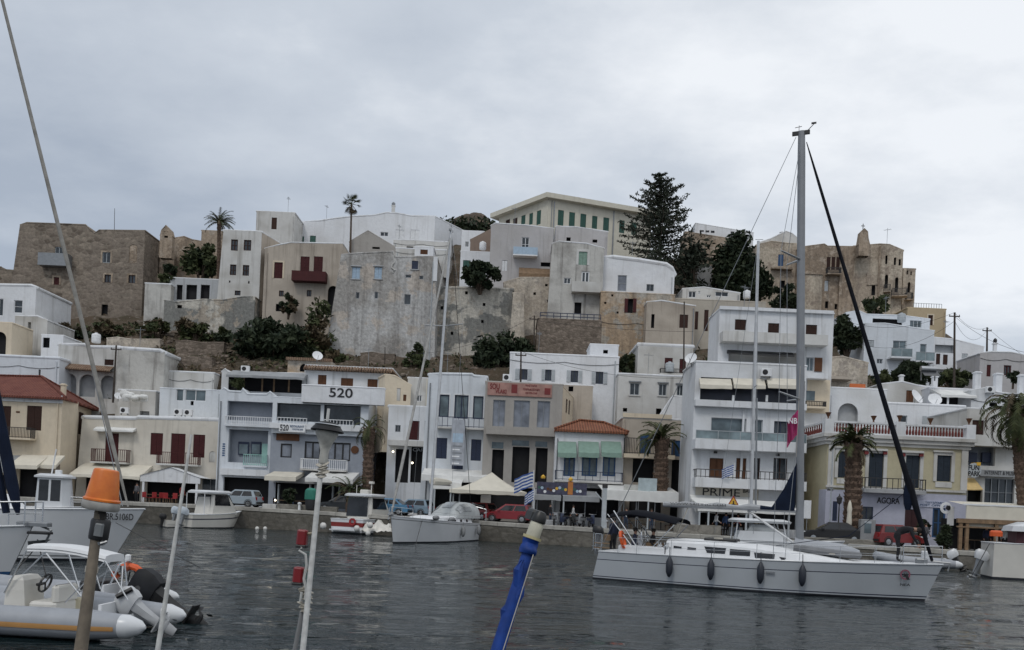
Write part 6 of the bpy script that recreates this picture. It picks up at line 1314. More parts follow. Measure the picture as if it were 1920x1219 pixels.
# ================= left: big registered hull
o_ = Vector((-14.0 - 11.2, 32.2, 0)); yb = R(1.0)
y3 = Boat('white_ketch', 'big white hull lettered BR.5106D at the left with a furled foresail', 'sailing boat', o_, yb)
L3 = y3.F(269, 957)[0] + .05
hull(y3, L3, 3.7, 1.75, 2.03, [GEL, ANTI, GEL, M_GREYM], [(0, 1), (.05, 1), (.085, 0), (.11, 3), (.66, 0), (.675, 2), (1.0, 0)], rake=1.15, transom=.8, bowp=2.5, flare=.05)
def hy3(x, z):
    t_ = x / L3; bm = 1.85 * max(.012, 1 - ((t_ - .45) / .55) ** 2.5); f_ = z / 2.0; return -(bm * (1 - .05 * (1 - f_) - .35 * (1 - f_) * max(0, t_ - .55) / .45))
x = y3.F(228, 970, -.8)[0]; x = y3.F(228, 970, hy3(x, 1.8))[0]; a = math.atan2(hy3(x + .4, 1.7) - hy3(x - .4, 1.7), .8)
text_mesh('BR.5106D', 'lettering', M_INK, y3.root, Matrix.Translation((x, hy3(x, 1.72) - .05, y3.F(221, 970, -.8)[1])) @ Matrix.Rotation(a, 4, 'Z') @ UPR, .24, .01, .012, squeeze=.94)
f1 = Vector((y3.F(240, 950)[0], 0, 2.1)); f0 = y3.pt(-6, -40); MB().path([f1 + (f0 - f1) * t_ for t_ in (0, .03, .12, .5, 1.0, 1.25)], [.03, .05, .085, .08, .06, .02], 8).build('furled_jib', plain('furled_genoa', (.25, .24, .22), .8, var=.25), y3.root, smooth=True)
stay(y3, f1 + Vector((-.25, .1, 0)), f1 + (f0 - f1) * .3 + Vector((-.1, .1, 0)), .02, M_GREYM, 'stay')
ft = f1 + (f0 - f1) * 1.25; MB().path([(ft.x - .2, 0, 1.9), ft + Vector((-.2, 0, .2))], .12, 8).build('mast', M_ALU, y3.root); deck_house(y3, [(1.5, 6.5, 1.3, 1.7), (1.8, 6.0, 1.15, 2.3), (2, 5.6, .9, 2.42)], DECKW)
stay(y3, y3.pt(217, 980, -.75), y3.pt(374, 1064, -2.6), .014, ROPE, 'mooring_line'); stay(y3, y3.pt(180, 988, -1.2), y3.pt(160, 1050, -2.4), .014, ROPE, 'mooring_line')
# ================= left edge: bow of a nearer yacht
o_ = P(62, 990, 22.5); o_.z = 0; ye = R(-4)
y4 = Boat('edge_yacht', 'white yacht bow with stainless pulpit and navy furled sail at the left edge', 'sailing boat', o_ - Vector((math.cos(ye), math.sin(ye), 0)) * 9.5, ye)
hull(y4, 9.5, 3.2, 1.25, 1.66, [GEL, ANTI, GEL, M_BLUE], [(0, 1), (.05, 1), (.12, 0), (.25, 3), (1.0, 0)], rake=.75, transom=.8, bowp=2.4)
rail(y4, [(7.4, -1.0, 1.55), (8.4, -.6, 1.6), (9.4, -.22, 1.66), (9.75, 0, 1.68), (9.4, .22, 1.66), (8.4, .6, 1.6), (7.4, 1.0, 1.55)], .62, r=.02, name='pulpit')
m = MB(); m.rbox(9.1, 9.95, -.14, .14, 1.64, 1.76, .03); m.path([(9.6, 0, 1.7), (10.0, 0, 1.55), (9.85, 0, 1.2)], .035, 6); m.add([(9.5, -.2, 1.25), (9.9, .2, 1.3), (9.9, -.2, 1.3), (9.4, 0, 1.0)], ((0, 1, 3), (0, 2, 3), (0, 1, 2))); m.build('anchor', M_GREYM, y4.root)
MB().rbox(9.55, 10.1, -.35, -.05, 1.45, 1.52, .02).build('step_plate', M_BLACK, y4.root)
p_ = y4.pt(34, 965); q_ = y4.pt(-30, 640); MB().path([p_.lerp(q_, t_) for t_ in (0, .05, .15, .6, 1.6)], [.04, .10, .15, .15, .12], 8).build('furled_jib', SAILN, y4.root, smooth=True)
p_ = y4.pt(12, 962); q_ = y4.pt(-40, 700); MB().path([p_, q_], [.09, .12], 8).build('furled_staysail', SAILN, y4.root, smooth=True)
stay(y4, (9.7, -.1, 1.3), y4.pt(90, 1096, -.4), .016, ROPE, 'mooring_chain'); stay(y4, (9.6, -.1, 1.0), y4.pt(12, 1092, -.6), .016, ROPE, 'mooring_chain')
# ================= inflatables
def rib(name, label, o, yaw, L, r, mat, stripe, W_=.85):
    b = Boat(name, label, 'inflatable boat', o, yaw); m = MB()
    for sg in (-1, 1):
        pts = [(-.55, sg * W_, .42), (0, sg * W_, .42), (L * .5, sg * W_, .44), (L * .75, sg * W_ * .85, .52), (L * .92, sg * W_ * .42, .64), (L, 0, .70)]; rs = [r * .8, r, r, r, r * .95, r * .9]
        m.path(pts, rs, 14)
    m.build('tube', mat, b.root, smooth=True); 
    for sg in (-1, 1): m = MB(); m.lathe([(r * .81, 0), (r * .8, .12), (r * .45, .34), (.03, .42)], 14, Matrix.Translation((-.55, sg * W_, .42)) @ Matrix.Rotation(R(-90), 4, 'Y')); m.build('tube_end', GEL, b.root, smooth=True)
    if stripe:
        m = MB()
        for sg in (-1, 1):
            a0 = -.28; pts = []
            for x, yo, z, rr_ in ((-.5, W_, .42, r * .83), (0, W_, .42, r), (L * .5, W_, .44, r), (L * .75, W_ * .85, .52, r)): pts.append([(x, sg * (yo + (rr_ + .006) * math.cos(a0 + k * .11)), z + (rr_ + .006) * math.sin(a0 + k * .11)) for k in range(4)])
            m.loft(pts, False)
        m.build('stripe', stripe, b.root)
    rg = [[(x, -w_, .5), (x, -w_ * .6, -.12), (x, 0, -.25), (x, w_ * .6, -.12), (x, w_, .5)] for x, w_ in ((.0, W_ * .8), (L * .5, W_ * .8), (L * .8, W_ * .5), (L * .97, .04))]
    MB().loft(rg, False, True, True).build('hull', GEL, b.root, smooth=True); m = MB().quad((.0, -W_ * .8, .38), (L * .8, -W_ * .5, .42), (L * .8, W_ * .5, .42), (.0, W_ * .8, .38)); m.box(-.06, .0, -W_ * .75, W_ * .75, .1, .75); m.build('floor', DECKW, b.root)
    return b
def outboard(b, x, y, z, tilt, mat, dark, s=1.0):
    M = Matrix.Translation((x, y, z)) @ Matrix.Rotation(tilt, 4, 'Y') @ Matrix.Scale(s, 4); m = MB()
    prof = [(-.26, -.17, -.05), (-.30, -.19, .12), (-.28, -.18, .34), (-.18, -.13, .46)]
    rg = [[M @ Vector((cx + a * lx, w_ * q, z_)) for a, q in ((-1, -.6), (-.6, -1), (.6, -1), (1, -.7), (1, .7), (.6, 1), (-.6, 1), (-1, .6))] for lx, w_, z_, cx in ((.26, .17, -.04, -.05), (.33, .2, .12, -.05), (.31, .19, .34, -.08), (.2, .12, .46, -.1))]
    m.loft(rg, True, True, True); m.k = 1
    rg = [[M @ Vector((cx + a * lx, w_ * q, z_)) for a, q in ((-1, 0), (-.5, -1), (.5, -1), (1, 0), (.5, 1), (-.5, 1))] for lx, w_, z_, cx in ((.2, .14, -.04, -.05), (.16, .09, -.35, -.02), (.13, .06, -.75, 0), (.16, .05, -.95, -.02), (.10, .015, -1.25, -.03))]
    m.loft(rg, True, True, True); m.box(-.32, .24, -.14, .14, -.79, -.76, M); m.lathe([(.02, -.22), (.075, -.1), (.08, .15), (.02, .3)], 8, M @ Matrix.Translation((-.02, 0, -.95)) @ Matrix.Rotation(R(90), 4, 'Y'))
    for k in range(3):
        a = k * 2.094; u_ = Vector((0, math.cos(a), math.sin(a))); v_ = Vector((0, -math.sin(a), math.cos(a))); c = Vector((-.27, 0, -.95))
        m.add([M @ (c + u_ * .05), M @ (c + u_ * .14 + v_ * .07 + Vector((-.05, 0, 0))), M @ (c + u_ * .19), M @ (c + u_ * .13 - v_ * .06 + Vector((.05, 0, 0)))], ((0, 1, 2, 3),))
    o = m.build('outboard_motor', [mat, dark], b.root, smooth=True); return o
outboard(y1, X(1122, 1010, .9), .9, 1.75, R(4), M_BLACK, M_GREYM, .7)
W1_ = Wt(205, 1206); r1 = rib('inflatable_boat', 'grey inflatable boat with orange stripe and white sunshade at the lower left', (W1_.x - .35, W1_.y + .95, 0), R(178), 5.2, .265, HYP, plain('faded_orange', (.46, .24, .08), .7))
r1.root.location.z = -.13
X1 = lambda px, py, y=0.0: r1.pt(px, py, y) + Vector((0, 0, .13))
c_ = X1(47, 1150, 0); m = MB(); m.loft([[(c_.x - .16 * k, -.34 * w_, z), (c_.x + .2 * k, -.34 * w_, z), (c_.x + .2 * k, .34 * w_, z), (c_.x - .16 * k, .34 * w_, z)] for k, w_, z in ((1.2, .9, .38), (.95, .9, .9), (.75, .85, 1.08), (.45, .7, 1.16))], True, True, True); m.build('console', GELC, r1.root, smooth=False)
m = MB(); m.lathe([(.16, -.015), (.19, -.015), (.19, .015), (.16, .015), (.16, -.015)], 16, Matrix.Translation((c_.x - .36, 0, 1.02)) @ Matrix.Rotation(R(70), 4, 'Y')); m.path([(c_.x - .2, 0, .98), (c_.x - .36, 0, 1.02)], .03, 6)
for k in range(3): a = k * 2.094; m.path([(c_.x - .36, 0, 1.02), (c_.x - .36 - .06 * math.sin(a), .17 * math.cos(a), 1.02 + .17 * math.sin(a))], .015, 4)
m.build('steering_wheel', M_BLACK, r1.root)
c_ = X1(97, 1150, 0); m = MB(); m.rbox(c_.x - .28, c_.x + .22, -.4, .4, .38, .72, .05); m.rbox(c_.x - .3, c_.x - .16, -.36, .36, .72, 1.02, .05); m.build('seat', GELC, r1.root)
m = MB(); c_ = X1(140, 1150, -.5); m.rbox(c_.x - .15, c_.x + .15, -.6, -.3, .42, .72, .03); m.build('fuel_can', plain('cream_plastic', (.48, .43, .30), .6), r1.root)
ca, cb = X1(72, 1020, 0), X1(216, 1040, 0); rg = []
for i in range(9):
    t_ = i / 8; p = ca.lerp(cb, t_); z = p.z + .06 * math.sin(t_ * math.pi); rg.append([(p.x, -.36, z - .07), (p.x, -.33, z - .015), (p.x, -.15, z + .01), (p.x, .15, z + .01), (p.x, .33, z - .015), (p.x, .36, z - .07)])
m = MB().loft(rg, False); m.loft([[(a, b_, c - .05) for a, b_, c in r] for r in rg], False); 
for r in (rg[0], rg[-1]): m.loft([r, [(a, b_, c - .14) for a, b_, c in r]], False)
m.build('sunshade', plain('white_vinyl_canvas', (.66, .67, .68), .6, var=.06), r1.root, smooth=True); m = MB()
for sg in (-1, 1):
    m = MB(); y = sg * .35; a_ = (ca.x, y, ca.z - .1); d_ = (cb.x, y, cb.z - .1); md = (ca.x * .75 + cb.x * .25, y, ca.z - .14)
    m.path([a_, X1(8, 1112, y)], .016, 5); m.path([md, X1(152, 1118, y)], .016, 5); m.path([d_, X1(122, 1130, y)], .014, 5); m.path([d_, X1(240, 1125, y)], .014, 5); m.path([(cb.x + .25, y, cb.z - .1), X1(188, 1105, y)], .012, 5)
    m.build('sunshade_frame', M_STEEL, r1.root)
outboard(r1, -.32, 0, .66, R(60), plain('dull_white_cowl', (.50, .51, .52), .4), plain('pale_grey_metal', (.38, .39, .40), .5), .74); m = MB(); m.path([(-.1, -.2, .85), (-.35, -.12, 1.0)], .05, 6); m.path([(-.1, .2, .85), (-.35, .12, 1.0)], .05, 6); m.build('engine_bracket', M_BLACK, r1.root)
m = MB(); pts = [X1(px, py, -.75) for px, py in ((68, 1148), (90, 1140), (120, 1145), (145, 1152), (170, 1150))]; m.path(pts, .02, 6); m.path([X1(0, 1146, -1.1), X1(24, 1144, -1.08)], .018, 5); m.build('grab_rope', M_BLACK, r1.root)
p_ = X1(52, 1166, -1.05); text_mesh('AB', 'lettering', plain('faded_orange', (.46, .24, .08), .7), r1.root, Matrix.Translation((p_.x, -.85 - .258, .50)) @ Matrix.Rotation(R(180), 4, 'Z') @ Matrix.Rotation(R(180), 4, 'Z') @ UPR, .14, .01, .02, squeeze=.30)
W2_ = Wt(205, 1172); r2 = rib('grey_inflatable_boat', 'grey inflatable boat with big black outboard behind the striped inflatable', (W2_.x - .3, W2_.y + .9, 0), R(176), 4.6, .23, HYP, None, .8)
X2 = lambda px, py, y=0.0: r2.pt(px, py, y); outboard(r2, -.78, 0, .50, R(60), plain('black_cowl', (.012, .013, .016), .6, var=.4, spec=.3), M_BLACK, 1.15); m = MB()
m.rbox(.15, .6, -.4, .4, .4, .8, .05); m.build('seat', M_BLACK, r2.root); m = MB(); a_, z_ = r2.F(240, 1052)
for sg in (-1, 1): m.path([(a_ + .25, sg * .45, .45), (a_ + .05, sg * .22, z_ - .05), (a_, 0, z_)], .022, 6); m.path([(a_ - .12, sg * .45, .45), (a_ + .0, sg * .2, z_ - .1)], .018, 6)
m.box(a_ - .05, a_ + .3, -.2, .2, 1.0, 1.12); m.build('arch', M_STEEL, r2.root); MB().lathe([(.05, 0), (.06, .03), (.06, .12), (.02, .14)], 8, c=(a_, 0, z_)).build('mast_light', M_WHITE, r2.root)
p_ = r2.world((a_ + .02, -.05, z_ - .26)); m = MB(); m.path([(.28 * math.cos(a), .0, .15 * math.sin(a)) for a in [-.6 + k * .5 for k in range(10)]], .075, 8); o = m.build('horseshoe_buoy', M_ORANGE, None, smooth=True, loc=p_); tag(o, 'orange horseshoe buoy hung on the arch of the grey inflatable', 'lifebuoy', kind='thing')
# ================= boats along the quay
W3_ = Wt(346, 990); mb_ = Boat('cabin_motorboat', 'white cabin motorboat with two white outboards by the silver car', 'motorboat', (W3_.x - .3, W3_.y + .2, 0), R(62)); Lm = 5.4; mb_.root.scale = (1.15,) * 3
hull(mb_, Lm, 2.3, .95, 1.25, [GELC, ANTI, GEL, NAVYS], [(0, 1), (.08, 1), (.62, 0), (.70, 3), (1, 0)], rake=.7, transom=.9, bowp=2.4)
for y in (-.45, .35): outboard(mb_, -.25, y, .95, R(18), plain('pale_blue_cowl', (.50, .55, .60), .35), M_GREYM, 1.0)
o = deck_house(mb_, [(1.6, 4.4, .9, 1.0), (1.7, 4.1, .88, 1.6), (1.9, 3.5, .78, 2.45)], GELC); deck_house(mb_, [(1.0, 3.75, .95, 2.45), (1.0, 3.8, .96, 2.56), (1.2, 3.6, .85, 2.68)], GEL, 'roof')
def qwin(b, *q, mat=None): return MB().quad(*q).build('window', mat or DGLASS, b.root)
for sg in (-1, 1): qwin(mb_, (2.05, sg * .9, 1.62), (3.5, sg * .9, 1.62), (3.3, sg * .815, 2.38), (2.1, sg * .815, 2.38))
qwin(mb_, (1.72, -.75, 1.1), (1.72, .75, 1.1), (1.86, .68, 2.38), (1.86, -.68, 2.38)); qwin(mb_, (4.12, -.6, 1.62), (4.12, .6, 1.62), (3.6, .6, 2.38), (3.6, -.6, 2.38))
for sg in (-1, 1): MB().path([(1.1, sg * .88, 1.0), (1.1, sg * .88, 2.45)], .03, 6).build('roof_post', GEL, mb_.root)
MB().path([(2.2, .2, 2.6), (2.2, .2, 3.0)], .03, 5).build('aerial', M_BLACK, mb_.root)
W4_ = Wt(300, 989); dk = Boat('small_open_boat', 'small open white boat with dark engine left of the cabin motorboat', 'rowing boat', (W4_.x, W4_.y + .9, 0), R(40)); hull(dk, 3.6, 1.6, .55, .75, [GELC, ANTI], [(0, 1), (.1, 1), (1, 0)], rake=.4, transom=.8, deckdrop=.3, deckmat=M_GREYM); outboard(dk, -.15, 0, .7, R(10), M_BLACK, M_BLACK, .8)
m = MB(); m.box(1.0, 1.3, -.6, .6, .45, .52); m.box(2.2, 2.45, -.5, .5, .5, .57); m.build('thwart', M_WOODP, dk.root)
W5_ = Wt(652, 1001); cc_ = Boat('cabin_cruiser', 'white cabin cruiser with red transom and red lifebuoy, stern toward the camera', 'motorboat', (W5_.x, W5_.y - .6, 0), R(70)); cc_.root.scale = (1.28,) * 3; hull(cc_, 5.6, 2.6, .95, 1.2, [GEL, ANTI, REDB], [(0, 1), (.12, 1), (.48, 0), (.78, 2), (1, 0)], rake=.7, transom=.92)
deck_house(cc_, [(1.2, 4.3, .95, 1.0), (1.25, 4.0, .92, 1.7), (1.35, 3.4, .85, 2.45)], GELC); deck_house(cc_, [(1.0, 3.6, 1.0, 2.45), (1.0, 3.6, 1.0, 2.55), (1.2, 3.4, .9, 2.64)], GEL, 'roof'); qwin(cc_, (1.17, -.78, 1.15), (1.17, .78, 1.15), (1.32, .74, 2.38), (1.32, -.74, 2.38))
for sg in (-1, 1): qwin(cc_, (1.6, sg * .95, 1.65), (3.5, sg * .95, 1.65), (3.2, sg * .88, 2.35), (1.65, sg * .88, 2.35))
m = MB(); m.rbox(1.6, 2.2, -.5, .1, 2.64, 2.9, .06); m.path([(1.9, -.6, 2.6), (1.9, -.6, 3.35)], .04, 6); m.rbox(1.75, 2.05, -.75, -.45, 3.3, 3.45, .04); m.path([(1.9, .5, 2.6), (1.9, .5, 3.2)], .025, 5); m.build('roof_gear', GELC, cc_.root)
m = MB(); m.box(-.45, .0, -1.0, 1.0, .22, .30); m.build('swim_platform', GEL, cc_.root)
o = MB().lathe([(.17, -.05), (.30, -.05), (.30, .05), (.17, .05), (.17, -.05)], 14, Matrix.Rotation(R(72), 4, 'Z') @ Matrix.Rotation(R(90), 4, 'Y')).build('ring_buoy', M_RED, None, smooth=True, loc=cc_.world((-.14, -.6, 1.02))); tag(o, 'red ring lifebuoy on the red transom of the cabin cruiser', 'lifebuoy', kind='thing')
def ballf(lb, p, r, g): o = MB().ball((0, 0, 0), r, r, r * 1.1, 12).build('buoy', plain('white_buoy', (.62, .61, .58), .6), None, smooth=True, loc=p); tag(o, lb, 'buoy', g, 'thing')
GB = 'white ball buoys around the cabin cruiser'
for px, py, r_, lb in ((606, 986, .26, 'white ball buoy at the left corner of the red transom'), (669, 991, .24, 'white ball buoy at the right corner of the red transom'), (694, 985, .24, 'white ball buoy right of the cabin cruiser, next to the bow of the moored sailboat'), (690, 1000, .2, 'low white ball buoy on the waterline right of the cabin cruiser')): ballf(lb, P(px, py, 67.6), r_, GB)
for px, lb in ((482, 'white floating buoy below the quay under the silver car'), (497, 'small brown white buoy floating right of the white floating buoy')): ballf(lb, Wt(px, 993) + Vector((0, 0, .08)), .17, 'small buoys floating by the quay')
rr = random.Random(4); rows = []
for i in range(15):
    a = i / 14; rows.append([((a - .5) * 2.6 + rr.uniform(-.06, .06), -.35 + b_ * .14 + rr.uniform(-.06, .06), .15 + (.55 * math.sin(a * math.pi) ** .5 + .35 * math.sin(a * 9) ** 2) * math.sin(b_ / 9 * math.pi) ** .6 + rr.uniform(0, .22)) for b_ in range(10)])
o = MB().loft(rows, False).loft([[(x, y, -.1) for x, y, z in (r[0], r[-1])] for r in rows], False).build('boat_cover', GELC, None, smooth=True, loc=P(707, 1003, 68.3)); tag(o, 'heap of pale crumpled covers on a small boat between cruiser and sailboat', 'boat cover', kind='thing')
# small fishing boat with wheelhouse, behind the registered hull
fb = Boat('fishing_boat', 'white fishing boat with two-window wheelhouse behind the registered hull', 'fishing boat', P(40, 980, 63) - Vector((0, 0, P(40, 980, 63).z)), R(8)); a_ = fb.F(103, 930)[0]; hull(fb, a_ + 4.5, 2.9, 1.25, 1.6, [GEL, ANTI], [(0, 1), (.08, 1), (1, 0)], rake=.6)
o = deck_house(fb, [(a_ - 1.1, a_ + 1.15, 1.0, 1.2), (a_ - 1.0, a_ + .95, .9, 3.45)], GEL, 'wheelhouse'); deck_house(fb, [(a_ - 1.2, a_ + 1.2, 1.05, 3.45), (a_ - 1.2, a_ + 1.2, 1.05, 3.58), (a_ - .9, a_ + .9, .8, 3.75)], GEL, 'roof')
for x in (a_ - .78, a_ + .04): qwin(fb, (x, -.99, 1.75), (x + .66, -.99, 1.75), (x + .66, -.925, 3.3), (x, -.925, 3.3))
m = MB(); m.path([(a_ - .3, 0, 3.7), (a_ - .05, 0, 5.6)], .05, 6); m.rbox(a_, a_ + .4, -.2, .2, 3.75, 4.05, .05); m.build('roof_gear', M_WHITE, fb.root); rail(fb, [(x, -1.35, 1.4) for x in (a_ + 1.6, a_ + 2.4, a_ + 3.2)], .7, r=.03)
# white sailing boat with hardtop moored behind the big yacht
hb = Boat('hardtop_sailboat', 'white hardtop boat with tall thin mast moored behind the big yacht', 'sailing boat', P(1360, 1005, 55.5) - Vector((0, 0, P(1360, 1005, 55.5).z)), R(-6)); hull(hb, 7.5, 2.8, 1.2, 1.5, [GEL, ANTI], [(0, 1), (.08, 1), (1, 0)], rake=.7); xa, za = hb.F(1370, 972); xb = hb.F(1478, 975)[0]
deck_house(hb, [(xa + .3, xb - .2, 1.1, 1.3), (xa + .5, xb - .4, 1.05, 1.9)], GEL); deck_house(hb, [(xa, xb, 1.15, za - .22), (xa - .05, xb + .05, 1.2, za - .08), (xa + .2, xb - .4, 1.0, za + .06)], GEL, 'hardtop'); m = MB()
m.loft([[(xa + .9, -1.0, 1.9), (xb - .8, -1.0, 1.9), (xb - .4, 0, 1.95), (xb - .8, 1.0, 1.9)], [(xa + 1.2, -.9, za - .3), (xb - 1.1, -.9, za - .3), (xb - .9, 0, za - .3), (xb - 1.1, .9, za - .3)]], False); m.build('windscreen', CLEAR, hb.root)
for sg in (-1, 1): MB().path([(xa + .2, sg * 1.0, 1.3), (xa + .3, sg * 1.0, za - .2)], .04, 6).build('roof_post', GEL, hb.root); MB().path([(xb - .3, sg * 1.0, 1.5), (xb - .5, sg * 1.0, za - .2)], .05, 6).build('roof_post', GEL, hb.root)
p0, p1 = hb.pt(1407, 1000), hb.pt(1422, 452); MB().path([p0, p1], [.12, .09], 8).build('mast', plain('mast_white', (.52, .53, .54), .35, .3), hb.root, smooth=True); p2 = hb.pt(1417, 960); MB().path([p2, p2.lerp(p1, .42)], .06, 6).build('stay_pole', M_GREYM, hb.root)
for sg in (-1, 1): MB().path([p1, p0.lerp(p1, .5) + Vector((0, sg * .9, 0)), p0 + Vector((0, sg * 1.1, 0))], .012, 4).build('shroud', M_GREYM, hb.root)
m = MB(); q = p0.lerp(p1, .5); m.path([q - Vector((.0, .9, 0)), q + Vector((.0, .9, 0))], .03, 5); m.path([p1 + Vector((-.2, 0, .1)), p1 + Vector((.3, 0, .1))], .02, 4); m.build('spreader', M_ALU, hb.root); stay(hb, p1, hb.pt(1340, 1000), .012, M_GREYM, 'backstay')
# right: dinghy behind the bow, boat at the edge
W6_ = Wt(1742, 1070); r3 = rib('black_grey_dinghy', 'grey inflatable dinghy with white outboard behind the yacht bow', (W6_.x + 1.4, W6_.y + 1.0, 0), R(158), 3.9, .30, HYP, None, .8); outboard(r3, -.5, 0, .85, R(35), GEL, M_BLACK, 1.0); m = MB(); m.rbox(.8, 1.3, -.4, .4, .45, 1.15, .06); m.build('console', GEL, r3.root)
W7_ = Wt(1893, 1087); eb = Boat('edge_motorboat', 'white motorboat with rounded canopy cut off by the right edge', 'motorboat', (W7_.x - .6, W7_.y + 1.2, 0), R(-14)); hull(eb, 7.0, 2.6, 1.95, 2.05, [GELC, ANTI], [(0, 1), (.06, 1), (1, 0)], rake=.5, transom=.94); deck_house(eb, [(1.2, 5, 1.0, 1.9), (1.2, 4.9, 1.0, 2.7)], plain('maroon_canvas', (.05, .015, .02), .8), 'cabin'); deck_house(eb, [(.9, 5.2, 1.15, 2.62), (1.0, 5.1, 1.1, 2.9), (1.6, 4.6, .8, 3.15)], GEL, 'canopy')
outboard(eb, -.35, -.3, 1.0, R(20), GEL, M_GREYM, 1.1); MB().path([(.2, -.9, 1.9), (.2, -.9, 2.3)], .025, 5).build('rail_post', M_STEEL, eb.root); m = MB().rbox(-.15, .45, -1.1, -.7, 2.3, 2.62, .1); o = m.build('orange_lifebuoy', M_ORANGE, None, loc=eb.o); o.rotation_euler = (0, 0, eb.yaw); tag(o, 'orange lifebuoy case on the stern rail of the edge motorboat', 'lifebuoy', kind='thing')
stay(eb, (-.2, -1.1, 1.9), eb.pt(1815, 1092, -1.4), .02, ROPE, 'mooring_line')
# ------------------------------------------------------------------ vehicles
CH = plain('car_chrome', (.35, .36, .37), .25, .8); LAMP = plain('head_lamp_glass', (.45, .47, .48), .15); TAIL = plain('tail_lamp', (.25, .01, .01), .2)
def paint(name, c): return plain(name, c, .28, .0, var=.05, spec=.6)
def car(label, px, py, d, L, paintm, kind, rz, group='cars parked along the quay', name='parked_car'):
    """px,py = a point under the middle of the car on the ground; local x = forward"""
    q = P(px, py, d); root = empty(name, label, 'car', (q.x, q.y, gz(q.x) - .02), rz, group); w = .84; k = L / 4.0; H = 1.48 if kind == 'hatch' else 1.42
    if kind == 'hatch': low = [(-2, .35), (-1.98, .62), (-1.9, .92), (-1.2, .95), (.75, .93), (1.5, .80), (1.92, .62), (2, .45), (1.98, .28), (-1.95, .26)]; gh = [(-1.88, -1.55), (1.05, .25)]
    else: low = [(-2, .38), (-2.0, .65), (-1.95, .88), (-1.3, .93), (.7, .90), (1.55, .80), (1.93, .62), (2, .45), (1.98, .28), (-1.95, .26)]; gh = [(-1.55, -.85), (.98, .22)]
    m = MB(); rg = []
    for y, s_ in ((-w, .93), (-w + .06, 1), (w - .06, 1), (w, .93)): rg.append([(x * k * (1 if s_ == 1 else .985), y, .26 + (z - .26) * s_ + (.02 if s_ < 1 else 0)) for x, z in low])
    m.loft(rg, True, True, True); (b0, t0), (b1, t1) = gh
    gb = [(b0 * k, -w + .03, .91), (b1 * k, -w + .03, .90), (b1 * k, w - .03, .90), (b0 * k, w - .03, .91)]; gt = [(t0 * k, -w + .20, H), (t1 * k, -w + .20, H), (t1 * k, w - .20, H), (t0 * k, w - .20, H)]
    mid = [tuple(Vector(a).lerp(Vector(b_), .86)) for a, b_ in zip(gb, gt)]; top = [(x * .92, y * .9, H + .03) for x, y, z in gt]
    m.loft([gb, mid, gt, top], True, False, True)
    m.build('body', paintm, root, smooth=True)
    V = lambda s_, fx, fz: Vector(gb[s_[0]]).lerp(Vector(gb[s_[1]]), fx).lerp(Vector(gt[s_[0]]).lerp(Vector(gt[s_[1]]), fx), fz)
    for s_, out, spans in (((0, 1), (0, -1, .25), ((.10, .47), (.51, .90))), ((3, 2), (0, 1, .25), ((.10, .47), (.51, .90))), ((1, 2), (.6, 0, .5), ((.06, .94),)), ((0, 3), (-.6, 0, .5), ((.08, .92),))):
        for a, b_ in spans:
            o_ = Vector(out) * .016; MB().quad(*[V(s_, x, z) + o_ for x, z in ((a, .10), (b_, .10), (b_ + (.02 if s_[0] == 0 and b_ > .8 else 0), .84), (a, .84))]).build('window', DGLASS, root)
    for sg in (-1, 1):
        for x in (-1.22 * k, 1.25 * k):
            o = MB().lathe([(.19, -.1), (.29, -.1), (.31, -.06), (.31, .06), (.29, .1), (.19, .1)], 16, Matrix.Translation((x, sg * (w - .08), .31)) @ Matrix.Rotation(R(90), 4, 'X')).build('wheel', M_RUBBER, root)
            MB().lathe([(.02, -.112), (.19, -.105), (.2, -.09), (.2, .09), (.19, .105), (.02, .112)], 12, Matrix.Translation((x, sg * (w - .08), .31)) @ Matrix.Rotation(R(90), 4, 'X')).build('rim', CH, o)
            MB().lathe([(.33, -.005), (.37, -.005), (.37, .005), (.33, .005), (.33, -.005)], 16, Matrix.Translation((x, sg * (w + .002), .33)) @ Matrix.Rotation(R(90), 4, 'X')).build('wheel_arch', M_BLACK, root)
        MB().rbox(1.72 * k, 1.95 * k, sg * .62 - .16, sg * .62 + .16, .58, .76, .05).build('headlight', LAMP, root); MB().rbox(-1.99 * k, -1.86 * k, sg * .66 - .12, sg * .66 + .12, .62, .92, .03).build('tail_light', TAIL, root)
        MB().rbox(.62 * k, .78 * k, sg * .92 - .08, sg * .92 + .08, .90, 1.02, .03).build('mirror', paintm, root)
    MB().box(1.9 * k, 2.02 * k, -.75, .75, .30, .44).build('bumper', M_BLACK, root); MB().box(-2.02 * k, -1.9 * k, -.75, .75, .32, .48).build('bumper', M_BLACK, root)
    return root
car('silver blue hatchback parked at the quay edge left of the green bin', 449, 958, 75.2, 3.75, paint('silver_blue_paint', (.30, .35, .39)), 'hatch', R(172))
car('sky blue saloon half hidden behind the moored sailboat bow', 726, 966, 75.0, 4.3, paint('sky_blue_paint', (.07, .20, .34)), 'sedan', R(168))
car('pale blue estate car between the sky blue saloon and the white mast', 774, 967, 76.6, 3.8, paint('pale_blue_paint_car', (.22, .30, .37)), 'hatch', R(160))
car('red hatchback parked under the cream gazebo', 955, 982, 70.6, 4.1, paint('red_paint', (.22, .018, .025)), 'hatch', R(165))
car('dull red hatchback behind the sprayhood, left of the red hatchback', 892, 975, 73.5, 3.7, paint('dull_red_paint', (.22, .03, .03)), 'hatch', R(150))
car('dark grey car in the shade behind the green bin', 640, 957, 77.6, 4.2, paint('dark_grey_paint', (.035, .04, .045)), 'sedan', R(176))
car('black saloon parked in front of the yellow house palm', 1560, 1010, 60.6, 4.4, paint('black_paint', (.012, .013, .016)), 'sedan', R(168))
car('red hatchback half hidden by the bending man', 1676, 1020, 59.9, 3.7, paint('bright_red_paint', (.17, .014, .014)), 'hatch', R(15))
